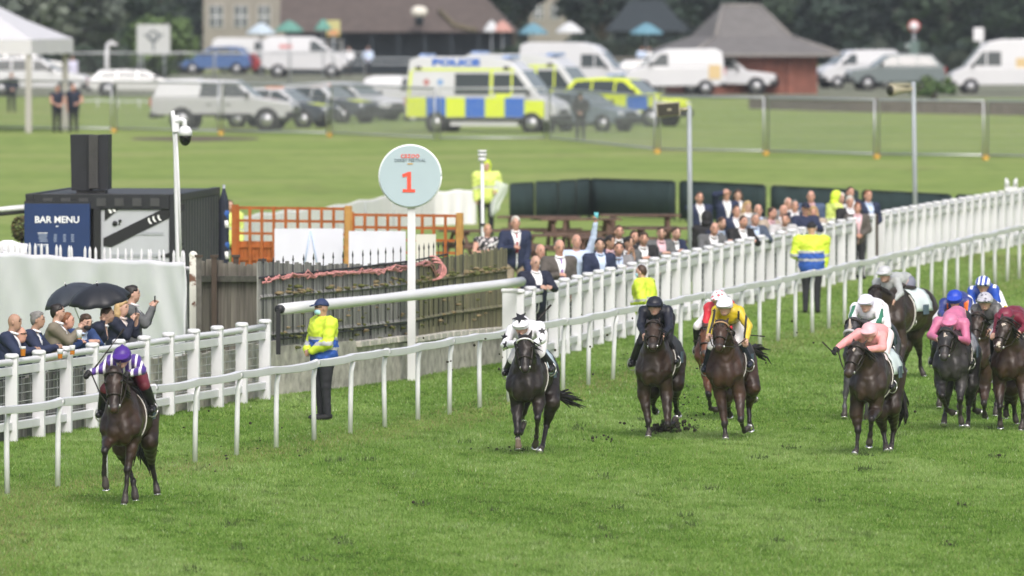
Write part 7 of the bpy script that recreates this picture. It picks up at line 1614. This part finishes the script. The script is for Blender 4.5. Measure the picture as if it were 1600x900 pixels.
BIG = [  # label, u, v, d, jacket, shirt, hair, style, arms, skin, tie
 ('dark haired man in navy jacket and pale blue shirt, beside the raised arm', 936, 371, .3, NAVYJ, SHIRTB, HB_, 'full', 'fold', SKIN, None), ('dark haired man in navy jacket just behind the pale blue collar', 953, 368, .7, NAVYJ, PINKSH, HB_, 'full', 'fold', SKIN3, None),
 ('reddish-faced man with white collar standing behind the row of navy jackets', 967, 352, 1.6, BLACKJ, SHIRT, HBR, 'short', 'down', SKIN2, None), ('man in light grey jacket leaning forward, behind him a taller face', 967, 379, .25, GREYJ, SHIRTB, HBR, 'short', 'rail', SKIN2, TIEB),
 ('man in mid grey jacket holding a phone at his chest', 983, 370, .4, GREY2, SHIRT, HB_, 'full', 'phone', SKIN3, None), ('man in black jacket and white shirt between two clapping men', 991, 361, 1.0, BLACKJ, SHIRT, HBR, 'short', 'clap', SKIN2, None),
 ('man in open white shirt and black jacket raising one open hand', 1006, 363, .5, BLACKJ, SHIRT, HBR, 'full', 'clap', SKIN2, None), ('clapping man in striped pink shirt and dark waistcoat', 1033, 354, .6, GREY2, PINKSH, HBR, 'full', 'clap', SKIN, None),
 ('dark haired man in navy jacket and open white shirt beside the loudspeaker pole', 1057, 355, .5, NAVYJ, SHIRT, HBR, 'full', 'clap', SKIN, None), ('bald man in dark jacket leaning on the fence beyond the loudspeaker pole', 1117, 348, .3, GREY2, SHIRT, HGR, 'none', 'rail', SKIN2, None),
 ('dark haired person bent close to the bald man beyond the pole', 1128, 340, .6, NAVY2, SHIRTB, HBR, 'full', 'rail', SKIN, None), ('man in black jacket leaning far over the fence, grey tie', 1161, 337, .2, BLACKJ, SHIRT, HBR, 'short', 'rail', SKIN2, None),
 ('grey haired man in blue-grey jacket leaning beside the black jacket', 1180, 333, .25, cl('blue_grey', (.06, .08, .12)), SHIRTB, HGR, 'short', 'rail', SKIN2, None), ('bald man in long light grey suit above the leaning pair', 1184, 318, .8, GREYJ, SHIRTB, HGR, 'fringe', 'rail', SKIN2, TIEB),
 ('dark haired man in beige jacket looking down the fence', 1206, 324, .5, BEIGE, PINKSH, HBR, 'full', 'rail', SKIN2, None), ('balding man behind the pale grey leaning jacket', 1224, 320, .7, GREY2, SHIRT, HGR, 'none', 'rail', SKIN2, None),
 ('man in pale grey jacket leaning low with both arms over the fence', 1228, 336, .15, LIGHTJ, SHIRT, HBR, 'short', 'rail', SKIN2, None), ('man in navy jacket and navy cap leaning over the fence', 1258, 316, .2, NAVYJ, None, NAVY2, 'cap', 'rail', SKIN2, None)]
for l, u, v, d, j, s_, hr, st, ar, sk, ti in BIG: PF(l, u, v, *RF_, A_ + rng.normal(0, 9), d=d, jacket=j, shirt=s_, hair=hr, style=st, arms=ar, skin=sk, tie=ti, vox=.017, headturn=rng.normal(-8, 12))
STD = [('man in navy suit standing apart behind the loudspeaker pole', 1092, 299, 1.84, NAVYJ, SHIRT, HBR, 'short', 'down', SKIN2, None), ('person in a black hooded coat seen from behind', 1104, 331, 1.74, BLACKJ, None, BLACKJ, 'hood', 'down', SKIN, None),
 ('man in navy suit shading his eyes with one hand', 1134, 294, 1.82, NAVYJ, SHIRT, HGR, 'fringe', 'brow', SKIN2, None), ('long haired woman standing behind the man shading his eyes', 1153, 296, 1.70, BROWNG, SHIRT, HBR, 'long', 'fold', SKIN, None),
 ('man in navy suit and white shirt below the long haired woman', 1150, 320, 1.76, NAVYJ, SHIRT, HBR, 'short', 'down', SKIN2, None), ('blonde woman between the grey suit and the navy suit', 1167, 314, 1.68, BEIGE, SHIRT, HBL, 'long', 'fold', SKIN, None),
 ('white haired man behind the heads near the beige jacket', 1231, 308, 1.78, GREYJ, SHIRT, HWH, 'fringe', 'down', SKIN2, None), ('grey haired man looking sideways next to the white haired head', 1241, 312, 1.76, NAVY2, SHIRT, HGR, 'short', 'down', SKIN2, None),
 ('tall bald man in blue suit standing above the navy cap', 1267, 297, 1.86, cl('steel_blue', (.06, .09, .16)), PINKSH, HGR, 'fringe', 'down', SKIN2, None), ('woman in beige scarf beside the navy cap', 1271, 322, 1.66, BEIGE, None, HBL, 'long', 'fold', SKIN2, None),
 ('white haired person behind the hooded yellow coat', 1313, 300, 1.74, LIGHTJ, None, HWH, 'full', 'down', SKIN, None), ('white haired man in black suit and white shirt beside the yellow hood', 1327, 305, 1.78, BLACKJ, SHIRT, HWH, 'full', 'drink', SKIN2, None),
 ('brown haired man whose face shows above the white haired man', 1327, 291, 1.86, NAVY2, SHIRT, HBR, 'short', 'down', SKIN2, None), ('reddish haired woman at the gap in the fence', 1339, 316, 1.64, BROWNG, PINKSH, HGI, 'full', 'fold', SKIN2, None), ('man in navy suit and bright blue shirt at the end of the crowd', 1355, 296, 1.84, NAVYJ, SHIRTB, HGI, 'short', 'fold', SKIN2, None)]
for l, u, v, h, j, s_, hr, st, ar, sk, ti in STD: person(l, stand(u, v, h), (A_ - 10 + rng.normal(0, 10)) if 'behind' not in l[-7:] else 80, h, 0, jacket=j, shirt=s_, hair=hr, style=st, arms=ar, skin=sk, tie=ti, vox=.017)
person('spectator in hooded yellow coat among the crowd', stand(1301, 299, 1.76), 20, 1.76, 4, hivis='pale', hair=HIVIS, style='hood', arms='rail', skin=SKIN, build=1.15, vox=.017)
# --- stewards
ST = 'stewards in yellow coats'
person('steward in yellow and blue coat, navy cap and pale blue face mask', G(506, 657), 205, 1.80, 0, hivis='blue', trousers=DARKT, hair=M('navy_cap', (.02, .035, .10), .7, .05), style='cap', arms=(((.22, .10, .58), 'o'), ((.24, -.06, .58), 'o')), mask=MASKB, build=1.22, group=ST, vox=.014, glasses=True, skin=SKIN3)
person('steward in yellow coat and blue face mask between rail and crowd fence', G(1011, 566), 160, 1.66, 6, hivis='plain', hair=HBR, style='short', arms='side', mask=MASKB, build=1.3, group=ST)
person('steward in yellow and blue coat and dark hat seen from behind', G(1268, 490), 88, 1.76, 0, hivis='blue', hair=BLACKJ, style='cap', arms='side', build=1.3, group=ST)
pp = G(760, 385); tp_, _ = person('steward in yellow hood holding a clear flapping poncho', stand(760, 251, 1.86), -85, 1.86, 0, hivis='pale', hair=HIVIS, style='hood', arms='side', build=1.2, group=ST, trousers=DARKT)
q0 = tp_.location; t = thing('poncho', 'clear plastic poncho blowing from the shoulder of the hooded steward', 'poncho', tuple(q0)); V = []; F = []
for i in range(9):
    for j in range(9): f, g = i / 8, j / 8; V.append((.12 + .42 * f * (1 - .5 * g) + .03 * sin(g * 6), -.18 + .06 * sin(f * 7 + g * 3), 1.42 - .15 * f - .95 * g * (1 - .35 * f)))
for i in range(8):
    for j in range(8): a = i * 9 + j; F.append((a, a + 9, a + 10, a + 1))
mb = MB(); PM = M('clear_poncho', (.70, .76, .74), .3, 0); PM.node_tree.nodes['Principled BSDF'].inputs['Alpha'].default_value = .55; mb.add(V, F, PM, True); o = mb.build('sheet', t, fixn=False); s_ = o.modifiers.new('thick', 'SOLIDIFY'); s_.thickness = .004
person('person in yellow coat half hidden behind the container corner', stand(358, 312, 1.76), -70, 1.76, 0, hivis='pale', hair=HBR, style='short', arms='down', group=ST)
GD = 'people among the parked vehicles'
person('dark-clad guard standing with crossed arms beside a marquee leg', G(89, 207), -60, 1.86, 0, jacket=NAVY2, shirt=None, hair=HBR, arms='fold', group=GD, bare=True, skin=SKIN2, vox=.02); person('second dark-clad guard, bald, facing the first one', G(115, 207), -110, 1.90, 0, jacket=NAVY2, shirt=None, style='none', arms='side', group=GD, bare=True, skin=SKIN2, build=1.25, vox=.02)
person('police officer in dark uniform standing by the nose of the van', G(907, 219), -95, 1.80, 0, jacket=BLACKJ, shirt=None, hair=BLACKJ, style='cap', arms='fold', group=GD, vox=.02, build=1.15)
person('dark-clad person under the marquee near its corner', G(18, 176), -80, 1.8, 0, jacket=NAVY2, shirt=None, hair=HBR, arms='fold', group=GD, vox=.022); person('person in pale lilac shirt standing between marquee and lamp post', G(113, 140), -90, 1.75, 0, jacket=None, shirt=cl('lilac_shirt', (.55, .55, .70)), hair=HGR, arms='down', group=GD, vox=.022)
TG = 'drinkers on the pub terrace'
for u, v, s_, l in ((1003, 84, SHIRTB, 'drinker in pale blue shirt under the big blue parasol'), (1014, 84, SHIRT, 'drinker in white shirt under the big blue parasol'), (1048, 80, BEIGE, 'drinker in beige by the pavilion eaves'), (1062, 78, PINKSH, 'drinker in pink by the pavilion eaves'), (1080, 77, SHIRT, 'drinker in white beside the one in pink'), (833, 86, cl('violet', (.2, .1, .4)), 'drinker in violet below the smaller blue parasol'), (820, 86, cl('crimson', (.4, .05, .08)), 'drinker in crimson below the coral parasol'), (545, 74, SHIRT, 'person in white before the dark verandah'), (575, 74, SHIRTB, 'person in pale blue beside the verandah post')):
    Y = 655; z0 = max(0.0, zt(v, Y)); q = AT(u, v, Y); q.z = 0
    person(l, q, -90, 1.75, 0, jacket=None, shirt=s_, hair=HBR, arms='fold', group=TG, vox=.03)
